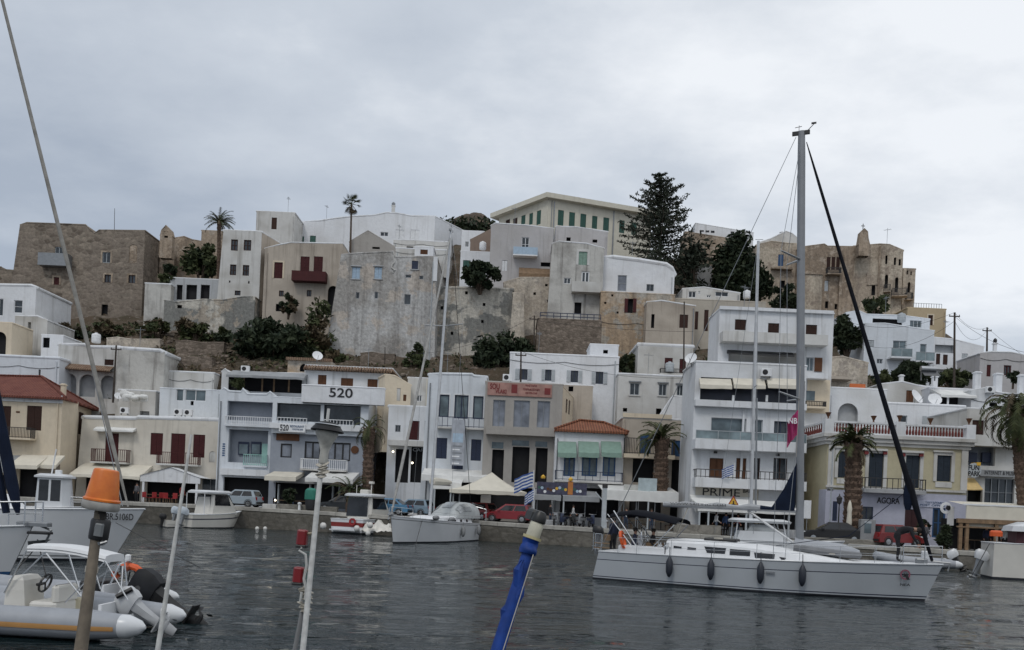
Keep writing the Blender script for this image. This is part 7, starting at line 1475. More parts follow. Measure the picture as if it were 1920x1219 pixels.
# scooters
def scooter(col):
    root = empty('scooter', 'x', 'scooter'); 
    for x in (-.6, .62):
        o = MB().lathe([(.14, -.05), (.22, -.06), (.25, 0), (.22, .06), (.14, .05), (.14, -.05)], 14, Matrix.Translation((x, 0, .25)) @ Matrix.Rotation(R(90), 4, 'X')).build('wheel', M_RUBBER, root); MB().lathe([(.02, -.04), (.14, -.03), (.14, .03), (.02, .04)], 10, Matrix.Translation((x, 0, .25)) @ Matrix.Rotation(R(90), 4, 'X')).build('rim', CH, o)
    m = MB(); m.loft([[(-.85, -.12, .55), (-.1, -.16, .42), (-.1, .16, .42), (-.85, .12, .55)], [(-.95, -.14, .72), (-.15, -.18, .70), (-.15, .18, .70), (-.95, .14, .72)]], True, True, True); m.box(-.15, .38, -.16, .16, .26, .34); m.loft([[(.34, -.2, .3), (.46, -.16, .3), (.46, .16, .3), (.34, .2, .3)], [(.40, -.14, 1.0), (.52, -.12, .95), (.52, .12, .95), (.40, .14, 1.0)]], True, True, True); m.rbox(.42, .82, -.09, .09, .48, .56, .03)
    m.build('body', col, root); MB().rbox(-.9, -.12, -.14, .14, .72, .82, .04).build('seat', M_BLACK, root); m = MB(); m.path([(.62, 0, .25), (.42, 0, 1.0)], .03, 6); m.path([(.40, -.32, 1.05), (.45, 0, 1.02), (.40, .32, 1.05)], .02, 6); m.build('handlebar', M_GREYM, root); MB().ball((.52, 0, .90), .06, .08, .07, 8).build('headlight', LAMP, root); m = MB(); m.path([(.40, -.25, 1.05), (.36, -.30, 1.22)], .01, 4); m.ball((.36, -.31, 1.24), .02, .06, .04, 6); m.build('mirror', M_BLACK, root)
    return root
sc = [scooter(paint('scooter_silver', (.25, .26, .27))), scooter(paint('scooter_navy', (.03, .04, .08))), scooter(paint('scooter_black', (.02, .02, .02)))]
GS = 'scooters parked along the quay'
spots = [(1040, 985, 68.6, 0, R(80), 'silver scooter leftmost in the row left of the white awning post'), (1056, 986, 68.9, 1, R(105), 'navy scooter second from left in the row left of the white awning post'), (1073, 987, 68.3, 2, R(75), 'black scooter in the middle of the row left of the white awning post'), (1090, 988, 68.4, 0, R(100), 'silver scooter second from right in the row left of the white awning post'), (1108, 989, 68.0, 1, R(70), 'navy scooter beside the white awning post'), (1722, 1024, 60.4, 2, R(95), 'black scooter parked right of the bending man')]
used = set()
for px, py, d, k, rz, lb in spots:
    q = P(px, py, d); loc = (q.x, q.y, gz(q.x) - .02)
    if k not in used: used.add(k); o = sc[k]; o.location = loc; o.rotation_euler = (0, 0, rz); o['label'] = lb; o['group'] = GS
    else: o = dup(sc[k], loc, rz, lb)
# ------------------------------------------------------------------ quay furniture
def wallblock(label, x0, y0, x1, y1, d, th=.5, mat=None, name='low_wall'):
    a, b = P(x0, y1, d), P(x1, y1, d); z1 = P((x0 + x1) / 2, y0, d).z; z0 = min(gz(a.x), gz(b.x)) - .1; an = math.atan2(b.y - a.y, b.x - a.x)
    m = MB().rbox(0, (b - a).length, 0, th, 0, z1 - z0, .04); o = m.build(name, mat or PL_CPEEL, None, loc=(a.x, a.y, z0)); o.rotation_euler = (0, 0, an); return tag(o, label, 'wall', kind='thing')
ST_BLK = stone('grey_block_stone', (.20, .19, .165), (.30, .28, .25), (.18, .17, .15), 1.1, 44, (.22, .21, .18), .4)
wallblock('grey low stone wall left of the green bin', 519, 946, 578, 962, 73.9, .6, ST_BLK); wallblock('grey low stone wall right of the green bin', 594, 950, 632, 962, 73.6, .6, ST_BLK)
wallblock('grey stone block wall behind the yacht cabin, right of the bimini', 1264, 984, 1352, 1003, 63.6, .5, ST_BLK); wallblock('mottled stone wall behind the deck dinghy', 1498, 1010, 1660, 1035, 59.2, .5, ST_BLK)
wallblock('pale concrete block on the quay next to the blue pole', 1018, 975, 1044, 990, 68.6, .7, PL_GREY); wallblock('white cabinet on the quay right of the silver hatchback', 491, 945, 517, 958, 75.0, .6, PL_WHITE3)
q = P(581, 978, 73.1); root = empty('litter_bin', 'green topped dark litter bin on the quay edge', 'litter bin', (q.x, q.y, gz(q.x))); MB().lathe([(.30, 0), (.42, .1), (.50, .95), (.48, 1.0)], 14).build('base', M_BLACK, root, smooth=True); MB().lathe([(.54, .95), (.54, 1.5), (.50, 1.75), (.3, 1.9), (.02, 1.95)], 14).build('lid', plain('bin_green', (.02, .17, .12), .5), root, smooth=True)
q = P(1627, 1010, 59.3); root = empty('kiosk_cabinet', 'grey metal cabinet standing on the quay right of the tall palm', 'cabinet', (q.x, q.y, gz(q.x)), R(-6)); MB().rbox(-.5, .5, 0, .6, 0, 1.75, .04).build('body', plain('cabinet_grey', (.24, .245, .25), .5), root); MB().box(-.26, .2, -.02, 0, .8, 1.45).build('panel', M_GLASSB, root); MB().box(-.26, .2, -.02, 0, 1.48, 1.62).build('panel', M_LGREY, root)
# gazebo
q = P(912, 985, 70.5); root = empty('gazebo', 'cream peaked gazebo canopy over the red cars', 'gazebo', (q.x, q.y, gz(q.x))); g0 = P(843, 917, 70.5), P(988, 919, 70.5); pk = P(921, 885, 71.6); W_ = (g0[1].x - g0[0].x); xl = g0[0].x - q.x; xr = g0[1].x - q.x; zb = g0[0].z - gz(q.x); zp = pk.z - gz(q.x)
m = MB(); c = [(xl, -.2, zb), (xr, -.2, zb), (xr, 3.6, zb), (xl, 3.6, zb)]; p_ = ((xl + xr) / 2 + .2, 1.7, zp)
for i in range(4):
    a, b_ = Vector(c[i]), Vector(c[(i + 1) % 4]); n = 8; rows = []
    for j in range(6):
        t_ = j / 5; rows.append([a.lerp(b_, k / n).lerp(Vector(p_), t_) - Vector((0, 0, .30 * math.sin(t_ * math.pi) * (.6 + .4 * abs(math.cos(k / n * math.pi))))) for k in range(n + 1)])
    m.loft(rows, False); m.loft([rows[0], [v - Vector((0, 0, .28 + .04 * (k % 2))) for k, v in enumerate(rows[0])]], False)
m.build('canopy', M_CREAMC, root, smooth=True)
for x, y in ((xl + .1, 0), (xr - .1, 0), (xr - .1, 3.4), (xl + .1, 3.4)): MB().box(x - .05, x + .05, y - .05, y + .05, 0, zb).build('post', M_LGREY, root)
# long awning strips over the cafes between 880 and 1280
def strip(label, x0, y0, x1, y1, d, back, mat, posts=(), drop=.0, name='awning'):
    a, b = P(x0, y1, d), P(x1, y1, d); z1 = P(x0, y0, d).z; z2 = P(x1, y0, d).z; h1 = z1 - a.z; root = empty(name, label, 'awning', (a.x, a.y, gz(a.x)), math.atan2(b.y - a.y, b.x - a.x)); L = (Vector((b.x, b.y, 0)) - Vector((a.x, a.y, 0))).length; zb = (a.z + b.z) / 2 - gz(a.x); zt = zb + h1; m = MB(); n = max(3, int(L / .8)); r_ = random.Random(int(x0))
    f = [(L * i / n, 0, zt + r_.uniform(-.03, .03)) for i in range(n + 1)]; m.loft([[(x, back, z + .55 + drop) for x, y, z in f], f, [(x, y - .02, zb + r_.uniform(-.04, .04)) for x, y, z in f]], False); m.loft([[(x, back, z + .52 + drop) for x, y, z in f], [(x, y + .03, z - .03) for x, y, z in f], [(x, y + .01, zb + .02) for x, y, z in f]], False); m.build('canopy', mat, root)
    for px in posts: x = (P(px, y1, d) - a).length; MB().box(x - .06, x + .06, .02, .14, 0, zt).build('post', M_LGREY, root)
    return root
strip('grey café awning strip left of the white awning post', 1000, 929, 1052, 938, 71.5, 3, M_GREYC, (1002,)); strip('grey café awning strip under the green awning house', 1055, 931, 1124, 941, 71.4, 3, M_GREYC, (1057,)); strip('long white café awning with white post before the blue balcony house', 1128, 921, 1272, 940, 70.2, 4, M_WHITEC, (1131, 1216)); strip('worn cream café awning beside the gazebo', 812, 905, 865, 918, 73.5, 3, M_WHITEC, (815, 862))
strip('white café awning strip under the word PRIME', 1308, 950, 1505, 962, 63.6, 3.0, M_WHITEC, (1312, 1329, 1400, 1480))
def board(label, x0, y0, x1, y1, d, mat, post=True, name='sign_board', th=.06):
    a, b = P(x0, y1, d), P(x1, y1, d); z1 = P(x0, y0, d).z; root = empty(name, label, 'sign', (a.x, a.y, gz(a.x)), math.atan2(b.y - a.y, b.x - a.x)); L = (Vector((b.x, b.y, 0)) - Vector((a.x, a.y, 0))).length; zb = a.z - gz(a.x); zt = z1 - gz(a.x)
    MB().box(0, L, 0, th, zb, zt).build('panel', mat, root)
    if post:
        for x in ((.08, L - .08) if L > .8 else (L / 2,)): MB().box(x - .03, x + .03, th + .002, th + .06, 0, zt).build('post', M_GREYM, root)
    return root, L, zb, zt
board('pale blue board above the long white awning', 1196, 896, 1231, 928, 70.6, plain('pale_blue_board', (.40, .47, .49), .7, var=.2, scale=1.5)); board('smaller white board left of the pale blue board', 1169, 908, 1196, 927, 70.6, plain('dull_white_board', (.46, .46, .43), .7, var=.2))
rt, L, zb, zt = board('colourful dark picture board above the grey awning strip', 1006, 903, 1100, 926, 71.9, plain('dark_blue_board', (.05, .05, .085), .6, var=.5)); rr = random.Random(6)
for i in range(15):
    x = .2 + (L - .5) * i / 15; c_ = [M_WHITE, M_YEL, M_RED, M_LBLUE, M_GREEN, M_RUST][rr.randrange(6)]; z = zb + .1 + rr.random() * (zt - zb) * .4; MB().lathe([(.02, -.01), (.13, -.01), (.13, 0), (.02, .0)], 8, Matrix.Translation((x, -.012, z + .12)) @ Matrix.Rotation(R(90), 4, 'X')).build('picture', c_, rt)
MB().box(L * .62, L * .72, -.02, -.004, zb + .05, zt + .15).build('picture', plain('orange_board', (.45, .17, .04), .6), rt); MB().lathe([(.02, 0), (.18, .05), (.2, .2), (.02, .36)], 8, c=(L * .67, .03, zt + .15)).build('ornament', M_YEL, rt); MB().lathe([(.02, 0), (.18, .05), (.2, .2), (.02, .36)], 8, c=(.5, .03, zt + .25)).build('ornament', M_YEL, rt)
rt, L, zb, zt = board('tall grey poster hanging in front of the white navy house', 844, 786, 869, 872, 76.9, plain('poster_grey', (.36, .38, .42), .8, var=.25, scale=1.2), False)
for i in range(6): z = zt - (zt - zb) * (.58 + i * .075); MB().box(.15, L - .2 - .2 * (i % 2), -.01, -.002, z - .07, z + .05).build('lettering', M_WHITE if i % 2 else M_GREYM, rt)
MB().box(.12, L - .12, -.01, -.002, zt - (zt - zb) * .50, zt - (zt - zb) * .30).build('picture', M_LBLUE, rt)
rt, L, zb, zt = board('white vertical sign on a post left of the yellow house', 1507, 938, 1520, 972, 62.5, M_WHITE); rt, L, zb, zt = board('white round sign with black figure right of the yellow house door', 1776, 950, 1788, 985, 61.2, M_WHITE); MB().lathe([(.22, -.03), (.42, -.03), (.42, .0), (.22, .0), (.22, -.03)], 18, Matrix.Translation((-.15, -.03, zt - .1)) @ Matrix.Rotation(R(90), 4, 'X')).build('ring', M_WHITE, rt); m = MB(); m.ball((-.02, -.08, zt - .08), .18, .04, .2, 8); m.build('emblem', M_INK, rt)
# road works triangle
q = P(1375, 943, 61.5); root = empty('warning_sign', 'orange triangular road works sign behind the yacht boom', 'sign', (q.x, q.y, gz(q.x))); zc = q.z - gz(q.x); t3 = lambda r_, o=0: [(r_ * math.sin(a), zc + .05 + r_ * math.cos(a)) for a in (0, 2.094, 4.189)]; MB().prism(t3(.48), .0, .03).build('panel', M_RED, root); MB().prism(t3(.34), -.012, -.003).build('face', M_YEL, root); m = MB(); m.box(-.04, .04, -.02, -.014, zc - .1, zc + .14); m.prism([(-.18, zc - .12), (.14, zc - .12), (.02, zc - .02)], -.02, -.014); m.build('symbol', M_INK, root); MB().box(-.04, .04, .04, .12, 0, zc + .3).build('post', M_GREYM, root)
# flags
def flag(label, p, w_, h_, rz, pole, mats, stripes=True, lean=.0, name='flag'):
    root = empty(name, label, 'flag', p, rz); n = 14; m = MB()
    for j in range(9):
        m.k = j % 2 if stripes else 0; rows = []
        for e in (0, 1):
            z = -h_ * (j + e) / 9; rows.append([(w_ * i / n, .10 * math.sin(i * .9 + j * .25) * (i / n) ** .5, z - .55 * h_ * (i / n) ** 1.3 + .02 * math.sin(i)) for i in range(n + 1)])
        m.loft(rows, False)
    if stripes:
        for (i0, i1, j0, j1, k) in ((0, 5, 0, 5, 0), (2, 3, 0, 5, 1), (0, 5, 2, 3, 1)):
            m.k = k
            for i in range(i0, i1):
                for j in range(j0, j1):
                    f = lambda i, j: (w_ * i / n, .10 * math.sin(i * .9 + j * .25) * (i / n) ** .5 - .006 * (1 + k), -h_ * j / 9 - .55 * h_ * (i / n) ** 1.3 + .02 * math.sin(i)); m.quad(f(i, j), f(i + 1, j), f(i + 1, j + 1), f(i, j + 1))
    m.build('cloth', mats, root)
    if pole: MB().path([(-.03, 0, .15), (-.03 - lean, 0, -pole)], .03, 6).build('pole', M_WHITE, root)
    return root
FB = [plain('flag_blue', (.05, .10, .30), .8), plain('flag_white', (.60, .62, .65), .8)]
q = P(1000, 885, 69.3); flag('blue and white striped flag on a white pole right of the gazebo', q, 1.5, 1.2, R(180), q.z - gz(q.x), FB)
q = P(1376, 872, 66.6); flag('small blue and white striped flag on the first balcony of the four storey block', q, .95, .75, R(185), .9, FB)
q = P(1001, 918, 69.2); flag('lower blue and white striped flag right of the gazebo near the café awning', q, .7, .9, R(180), q.z - gz(q.x), FB)
q = P(1497, 769, 31.0); rt = flag('pink flag with white letters flying beside the yacht mast', q, .36, .92, R(170), 0, [plain('pink_cloth', (.38, .035, .14), .8)], False)
text_mesh('NB', 'lettering', M_WHITE, rt, Matrix.Translation((.2, .13, -.42)) @ Matrix.Rotation(R(180), 4, 'Z') @ UPR, .2, .01, .02, squeeze=.3)
MB().path([(0, 0, 1.6), (0, 0, -1.7)], .008, 4).build('halyard', ROPEW, rt)
# pergola restaurant at the right
q = P(1800, 1035, 58.6); root = empty('pergola_restaurant', 'brown timber pergola with cream canvas walls at the right end of the quay', 'pergola', (q.x, q.y, gz(q.x)), R(-8)); L = 8.0; zt = P(1800, 972, 58.6).z - gz(q.x); zc = P(1800, 944, 58.6).z - gz(q.x)
for i, x in enumerate((0, .42, 2.3, 4.6, 6.8)): MB().box(x - .11, x + .11, .0, .22, 0, zt - .3).build('post', M_WOODP, root)
MB().box(-.25, L, -.06, .26, zt - .3, zt).box(-.25, L, -.03, .20, zt - .62, zt - .52).build('beam', M_WOODP, root); m = MB(); n = 10; m.loft([[(.3 + (L - .3) * i / n, .0 + .05 * (i % 2), zt + .02) for i in range(n + 1)], [(.3 + (L - .3) * i / n, .04 * (i % 2), zc - .1) for i in range(n + 1)], [(.3 + (L - .3) * i / n, 3.6, zc + .25) for i in range(n + 1)]], False); m.build('canvas', M_CREAMC, root)
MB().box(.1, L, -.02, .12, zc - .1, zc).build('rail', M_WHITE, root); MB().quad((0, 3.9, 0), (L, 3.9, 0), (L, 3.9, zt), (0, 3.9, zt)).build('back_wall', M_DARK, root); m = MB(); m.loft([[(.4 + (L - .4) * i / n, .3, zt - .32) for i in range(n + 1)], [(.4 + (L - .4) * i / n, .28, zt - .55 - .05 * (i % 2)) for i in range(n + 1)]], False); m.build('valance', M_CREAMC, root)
# café tables and chairs
def chair(col):
    root = empty('cafe_chair', 'x', 'chair'); MB().rbox(-.22, .22, -.22, .22, .43, .48, .02).build('seat', col, root); MB().rbox(-.22, .22, .19, .24, .48, .95, .02).build('backrest', col, root)
    for x in (-.2, .17):
        for y in (-.2, .18): MB().box(x, x + .035, y, y + .035, 0, .43).build('leg', M_WOODP, root)
    return root
def table():
    root = empty('cafe_table', 'x', 'table'); MB().rbox(-.4, .4, -.4, .4, .72, .76, .01).build('tabletop', M_WOODP, root); MB().box(-.04, .04, -.04, .04, .03, .72).build('leg', M_IRON, root); MB().lathe([(.28, 0), (.28, .03), (.02, .04)], 10).build('base', M_IRON, root); return root
ch0 = {'red': chair(M_RED), 'brown': chair(M_BROWN)}; tb0 = table(); first = {'red': True, 'brown': True, 't': True}
def put(key, o, loc, rz, lb, g):
    if first[key]: first[key] = False; o.location = loc; o.rotation_euler = (0, 0, rz); o['label'] = lb; o['group'] = g; return o
    return dup(o, loc, rz, lb)
rr = random.Random(12)
for i, px in enumerate((272, 286, 299, 312, 326)):
    q = P(px, 950, 79.5 - (i % 2) * 1.2); put('red', ch0['red'], (q.x, q.y, gz(q.x) - .02), rr.uniform(0, 6.2), ('red café chair in front of the white porch gable', )[0], 'red café chairs under the porch gable')
for i, px in enumerate((279, 305, 332)):
    q = P(px, 950, 80.2); put('t', tb0, (q.x, q.y, gz(q.x) - .02), 0, 'small wooden café table among red chairs under the porch gable', 'café tables on the quay')
for px, d in ((1000, 73.5), (1070, 73), (1150, 72), (1195, 71.5), (1240, 71.5), (1345, 66), (1375, 65.6), (1405, 66), (1440, 65.8), (530, 79), (560, 79.4), (610, 79), (1830, 60.5), (1870, 60.4), (880, 75), (845, 75.6)):
    q = P(px, 960, d); gx = gz(q.x) - .02; o = dup(tb0, (q.x, q.y, gx), rr.uniform(0, 3), 'small wooden café table in the shade of the café awnings'); o['group'] = 'café tables in the awning shade'
    for s_ in (-1, 1): o = put('brown', ch0['brown'], (q.x + s_ * .65, q.y + rr.uniform(-.1, .1), gx), R(-90 * s_) + rr.uniform(-.2, .2), 'brown café chair in the shade of the café awnings', 'brown café chairs in the awning shade')
q = P(492, 942, 81.0)
# parasol closed beside the tall palm
q = P(1591, 1003, 61.0); root = empty('closed_parasol', 'closed cream parasol next to the tall palm trunk', 'parasol', (q.x, q.y, gz(q.x))); MB().path([(0, 0, 0), (0, 0, 3.1)], .03, 6).build('pole', M_GREYM, root); MB().lathe([(.10, .9), (.16, 1.0), (.20, 1.5), (.15, 2.2), (.19, 2.4), (.10, 2.9), (.03, 3.05)], 9).build('canopy', M_CREAMC, root, smooth=True); MB().lathe([(.28, 0), (.28, .08), (.05, .12)], 12).build('base', M_GREYM, root)
q = P(1571, 1003, 61.2); root = empty('street_lamp', 'black street lamp beside the closed cream parasol', 'street lamp', (q.x, q.y, gz(q.x))); MB().path([(0, 0, 0), (0, 0, 2.8)], [.07, .045], 8).build('post', M_IRON, root); MB().lathe([(.06, 2.75), (.16, 2.85), (.22, 3.2), (.05, 3.35), (.02, 3.5)], 8).build('lantern', M_IRON, root)
q = P(1131, 990, 67.5); root = empty('awning_post', 'thick white post with slanting brace left of the bimini', 'post', (q.x, q.y, gz(q.x))); h_ = P(1131, 915, 67.5).z - gz(q.x); MB().box(-.17, .17, -.17, .17, 0, h_).build('column', M_LGREY, root); MB().path([(-.15, -.1, h_ - 1.0), (-.75, -.1, h_ - .35)], .05, 6).build('brace', M_LGREY, root); MB().rbox(-.2, .2, -.2, .2, h_, h_ + .35, .05).build('cap', M_IRON, root)
for px, lb in ((1000, 'white mooring post right of the red hatchback'), (1135, 'white mooring post under the white awning post'), (560, 'white mooring post left of the green bin')):
    q = P(px, 985, 0.0 + (68.2 if px > 900 else 73.6)); o = MB().lathe([(.13, 0), (.11, .45), (.17, .5), (.17, .6), (.05, .66)], 10).build('bollard', M_WHITE, None, loc=(q.x, q.y, gz(q.x))); tag(o, lb, 'bollard', 'bollards on the quay', 'thing')
# ------------------------------------------------------------------ poles, wires
def upole(label, px, y0, y1, d, arm=True, r=.13, tilt=0):
    a, b = P(px, y1, d), P(px + tilt, y0, d); root = empty('utility_pole', label, 'utility pole', a); h = b - a; MB().path([(0, 0, -1.5), h], [r, r * .75], 8).build('post', M_POLE, root); m = MB()
    if arm: m.box(h.x - .55, h.x + .55, -.05, .05, h.z - .45, h.z - .35); [m.lathe([(.03, 0), (.05, .05), (.03, .14)], 6, c=(h.x + x, 0, h.z - .35)) for x in (-.5, 0, .5)]; m.build('crossarm', M_POLE, root)
    return b
u1 = upole('tall dark pole at the right with many wires against the sky', 1790, 586, 722, 88); u2 = upole('shorter dark pole farther right on the skyline', 1851, 614, 668, 104); u3 = upole('dark pole in front of the long white house', 977, 659, 720, 86, r=.10); u4 = upole('thin dark pole left of the rubble wall', 1002, 592, 660, 98, r=.09); u5 = upole('crooked dark pole in front of the arcaded house', 213, 648, 728, 88.5, r=.11, tilt=5); u6 = upole('thin mast pole on the slope below the grey castle house', 722, 651, 692, 96, False, .06); u7 = upole('brown pole behind the blue bin bags right of the four storey block', 1283, 566, 690, 84, False, .08)
u8 = upole('thin aerial rod on the stone tower roof', 215, 391, 430, 115, False, .04)
def wire(label, a, b, sag, r=.016, name='overhead_wire'):
    pts = []
    for i in range(13): t_ = i / 12; p = a.lerp(b, t_); pts.append(p - Vector((0, 0, sag * 4 * t_ * (1 - t_))))
    tag(MB().path(pts, r, 4).build(name, M_INK), label, 'wire', 'overhead wires', 'thing')
for i, (a, b, s_) in enumerate(((u1, u2, .8), (u1 - Vector((0, 0, .8)), u2 - Vector((0, 0, .3)), 1.6))): wire(('upper' if i == 0 else 'lower') + ' wire between the tall dark pole and the shorter dark pole', a, b, s_)
wire('wire from the tall dark pole running left across the veranda house', u1, P(1578, 600, 100), 1.2); wire('second wire from the tall dark pole sagging across the glass balconies', u1 - Vector((0, 0, .9)), P(1600, 640, 95), 1.6); wire('wire from the shorter skyline pole to the right edge', u2, P(1990, 700, 90), .6); wire('wire from the pole before the long white house to the four storey block', u3, P(1300, 708, 80), .9); wire('wire from the pole left of the rubble wall down across the dark tree', u4, P(770, 664, 94), 1.0); wire('wire from the tall dark pole to the lower right edge', u1 - Vector((0, 0, .4)), P(1985, 668, 70), 1.0); wire('wire from the rubble wall pole across the ochre house', u4 - Vector((0, 0, .5)), P(1300, 622, 94), .3)
# ------------------------------------------------------------------ roof gear
def dish(label, px, py, d, r, az=-20): 
    q = P(px, py, d); root = empty('satellite_dish', label, 'satellite dish', q, R(az), 'satellite dishes on the roofs'); M = Matrix.Rotation(R(62), 4, 'X'); MB().lathe([(.02, .0), (r * .5, .05 * r), (r, .22 * r), (r, .25 * r), (r * .5, .08 * r), (.02, .03)], 14, M).build('reflector', M_WHITE, root, smooth=True); MB().path([(0, .05, 0), (0, .15, -r * 1.3)], .04, 6).build('bracket', M_GREYM, root); MB().path([(0, -.05, -r * .9), (0, -r * 1.1, 0)], .02, 5).build('arm', M_GREYM, root)
dish('large white dish above the brown gable house', 595, 668, 90, .55, 25); dish('white dish leaning beside the brown rooftop door', 1717, 745, 82, .75, 35); dish('white dish under the pergola canvas', 1752, 750, 82, .65, -5); dish('small dish at the corner of the four storey block', 1296, 673, 69, .5, -30); dish('small dish on the roof left of the pale blue glazed rooftop', 222, 743, 86, .4, 30)
def aircon(label, px, py, d): 
    q = P(px, py, d); root = empty('air_conditioner', label, 'air conditioner', (q.x, q.y, q.z), 0, 'air conditioners on roofs and walls'); MB().rbox(-.42, .42, 0, .32, 0, .6, .03).build('case', M_WHITE, root); MB().lathe([(.02, -.01), (.22, -.01), (.22, .0), (.02, .01)], 14, Matrix.Translation((-.1, -.005, .3)) @ Matrix.Rotation(R(90), 4, 'X')).build('fan', M_INK, root); MB().box(-.35, -.3, .05, .3, -.15, 0).box(.3, .35, .05, .3, -.15, 0).build('bracket', M_GREYM, root)
for a_ in (('air conditioner on the canopied roof terrace left of the sign 520', 459, 697, 85.5), ('air conditioner on the parapet of the four storey block', 1437, 705, 67.6), ('air conditioner on the roof of the sign board house', 951, 714, 77.5), ('air conditioner on the white roof block behind the orange lamp', 232, 775, 85.3), ('air conditioner behind the maroon shuttered house parapet', 333, 778, 85), ('air conditioner on the roof right of the glazed veranda', 352, 779, 85), ('air conditioner on the stacked white house wall', 1858, 736, 83)): aircon(*a_)
q = P(1740, 706, 84.5); root = empty('solar_water_heater', 'solar water heater with silver tank on the white rooftop', 'water heater', q); MB().path([(-.75, 0, .75), (.75, 0, .75)], .26, 12).build('tank', M_ALU, root); MB().add([(-.8, -.1, .55), (.8, -.1, .55), (.8, -1.0, -.1), (-.8, -1.0, -.1)], ((0, 1, 2, 3),)).build('panel', DGLASS, root); MB().box(-.7, -.65, -.1, .1, -.4, .7).box(.65, .7, -.1, .1, -.4, .7).build('frame', M_GREYM, root)
m = MB(); rr = random.Random(9)
for i in range(12): m.ball((rr.uniform(-1.1, 1.1), rr.uniform(-.4, .4), rr.uniform(.1, .7)), rr.uniform(.3, .6), .4, rr.uniform(.25, .5), 8)
tag(m.build('tarpaulin_bundle', M_WHITEC, None, smooth=True, loc=P(252, 750, 85.6)), 'lumpy white tarpaulin bundle on the roof right of the arcaded house', 'tarpaulin', kind='thing')
q = P(1607, 728, 80); tag(MB().rbox(-.7, .8, 0, .1, -.05, .42, .05).build('orange_cloth', plain('orange_cloth', (.50, .13, .04), .8), None, loc=q), 'orange cloth hanging on the terrace wall above the arch', 'cloth', kind='thing')

LIT = NT('lit_lamp'); LIT.base((.9, .85, .7)); LIT.b.inputs['Emission Color'].default_value = (1, .9, .7, 1); LIT.b.inputs['Emission Strength'].default_value = 3.0
for px, py, dd, lb in ((737, 847, 79.6, 'lit wall lamp left of the maroon door house shopfront'), (773, 868, 79.7, 'lit yellowish lamp inside the shopfront below the maroon door'), (1228, 906, 71.0, 'lit lamp beside the pale blue board'), (516, 938, 80.2, 'lit lamp in the shopfront right of the silver hatchback')):
    o = MB().lathe([(.02, -.1), (.09, -.06), (.11, 0), (.08, .07), (.02, .1)], 10).build('wall_lamp', LIT.m, None, smooth=True, loc=P(px, py, dd)); tag(o, lb, 'lamp', 'lit lamps along the shopfronts', 'thing')

def aerial(label, px, py, d, h=2.2):
    q = P(px, py, d); root = empty('television_aerial', label, 'aerial', q, px * .3, 'television aerials on the roofs'); MB().path([(0, 0, -.6), (0, 0, h)], .025, 5).build('mast', M_GREYM, root); m = MB(); m.box(-.5, .5, -.012, .012, h - .25, h - .22)
    for i in range(6): m.box(-.45 + i * .18, -.43 + i * .18, -.3 + i * .03, .3 - i * .03, h - .26, h - .24)
    m.build('antenna', M_GREYM, root)
for a in (('aerial on the white box house roof', 540, 396, 130), ('aerial on the long white skyline house', 612, 411, 134), ('aerial at the left end of the terraced white house', 748, 449, 127), ('aerial on the long white house with four grey shuttered windows', 1010, 661, 89), ('aerial on the white hooded house', 1215, 702, 87), ('aerial on the rounded white house', 1185, 484, 108), ('aerial on the upper roof of the four storey block', 1395, 580, 76), ('aerial on the veranda house', 1660, 588, 107), ('aerial on the porch house left of the tall pole', 1772, 634, 101), ('aerial on the stained grey house', 262, 653, 90), ('aerial on the tiled roof storey above the sign 520', 690, 692, 88), ('aerial on the white navy house roof', 838, 702, 80), ('aerial on the castle keep roof', 1663, 457, 120), ('aerial on the lilac house roof', 965, 420, 112)): aerial(*a)
def tank(label, px, py, d, mat):
    q = P(px, py, d); root = empty('water_tank', label, 'water tank', q, 0, 'water tanks on the roofs'); MB().lathe([(.42, 0), (.46, .05), (.46, .85), (.40, .95), (.16, 1.02), (.15, 1.1), (.02, 1.1)], 14).build('body', mat, root, smooth=True); m = MB()
    for z in (.25, .5, .75): m.lathe([(.465, z - .03), (.48, z), (.465, z + .03)], 14)
    m.build('band', mat, root)
for a in (('white water tank on the arcaded house roof', 180, 643, 93, M_WHITE), ('grey water tank on the white hooded house roof', 1255, 698, 88.5, M_LGREY), ('white water tank on the long beige house roof', 1400, 560, 108, M_WHITE), ('grey water tank on the glass balcony house roof', 1690, 604, 101, M_LGREY), ('white water tank on the low white house behind the hedge', 905, 468, 115, M_WHITE)): tank(*a)
# ------------------------------------------------------------------ people
SKIN = plain('skin', (.36, .20, .14), .6); HAIRD = plain('dark_hair', (.02, .015, .012), .8); CL = {k: plain('cloth_' + k, c, .9, var=.2) for k, c in dict(black=(.012, .012, .015), navy=(.015, .02, .045), grey=(.10, .10, .11), blue=(.05, .09, .20), white=(.5, .5, .5), red=(.25, .03, .03), khaki=(.15, .12, .08), denim=(.04, .06, .10)).items()}
STAND = dict(pelvis=(0, 0, .96), spine=(.01, 0, 1.17), chest=(0, 0, 1.36), neck=(.0, 0, 1.50), head=(.02, 0, 1.62), crown=(.01, 0, 1.71), sh=(0, .17, 1.41), el=(-.02, .23, 1.13), wr=(.09, .24, .90), hip=(0, .09, .91), kn=(.03, .10, .50), an=(-.03, .11, .09), toe=(.13, .13, .035))
RAD = dict(pelvis=.135, spine=.125, chest=.14, neck=.055, head=.085, crown=.06, sh=.07, el=.047, wr=.03, hip=.095, kn=.06, an=.042, toe=.035)
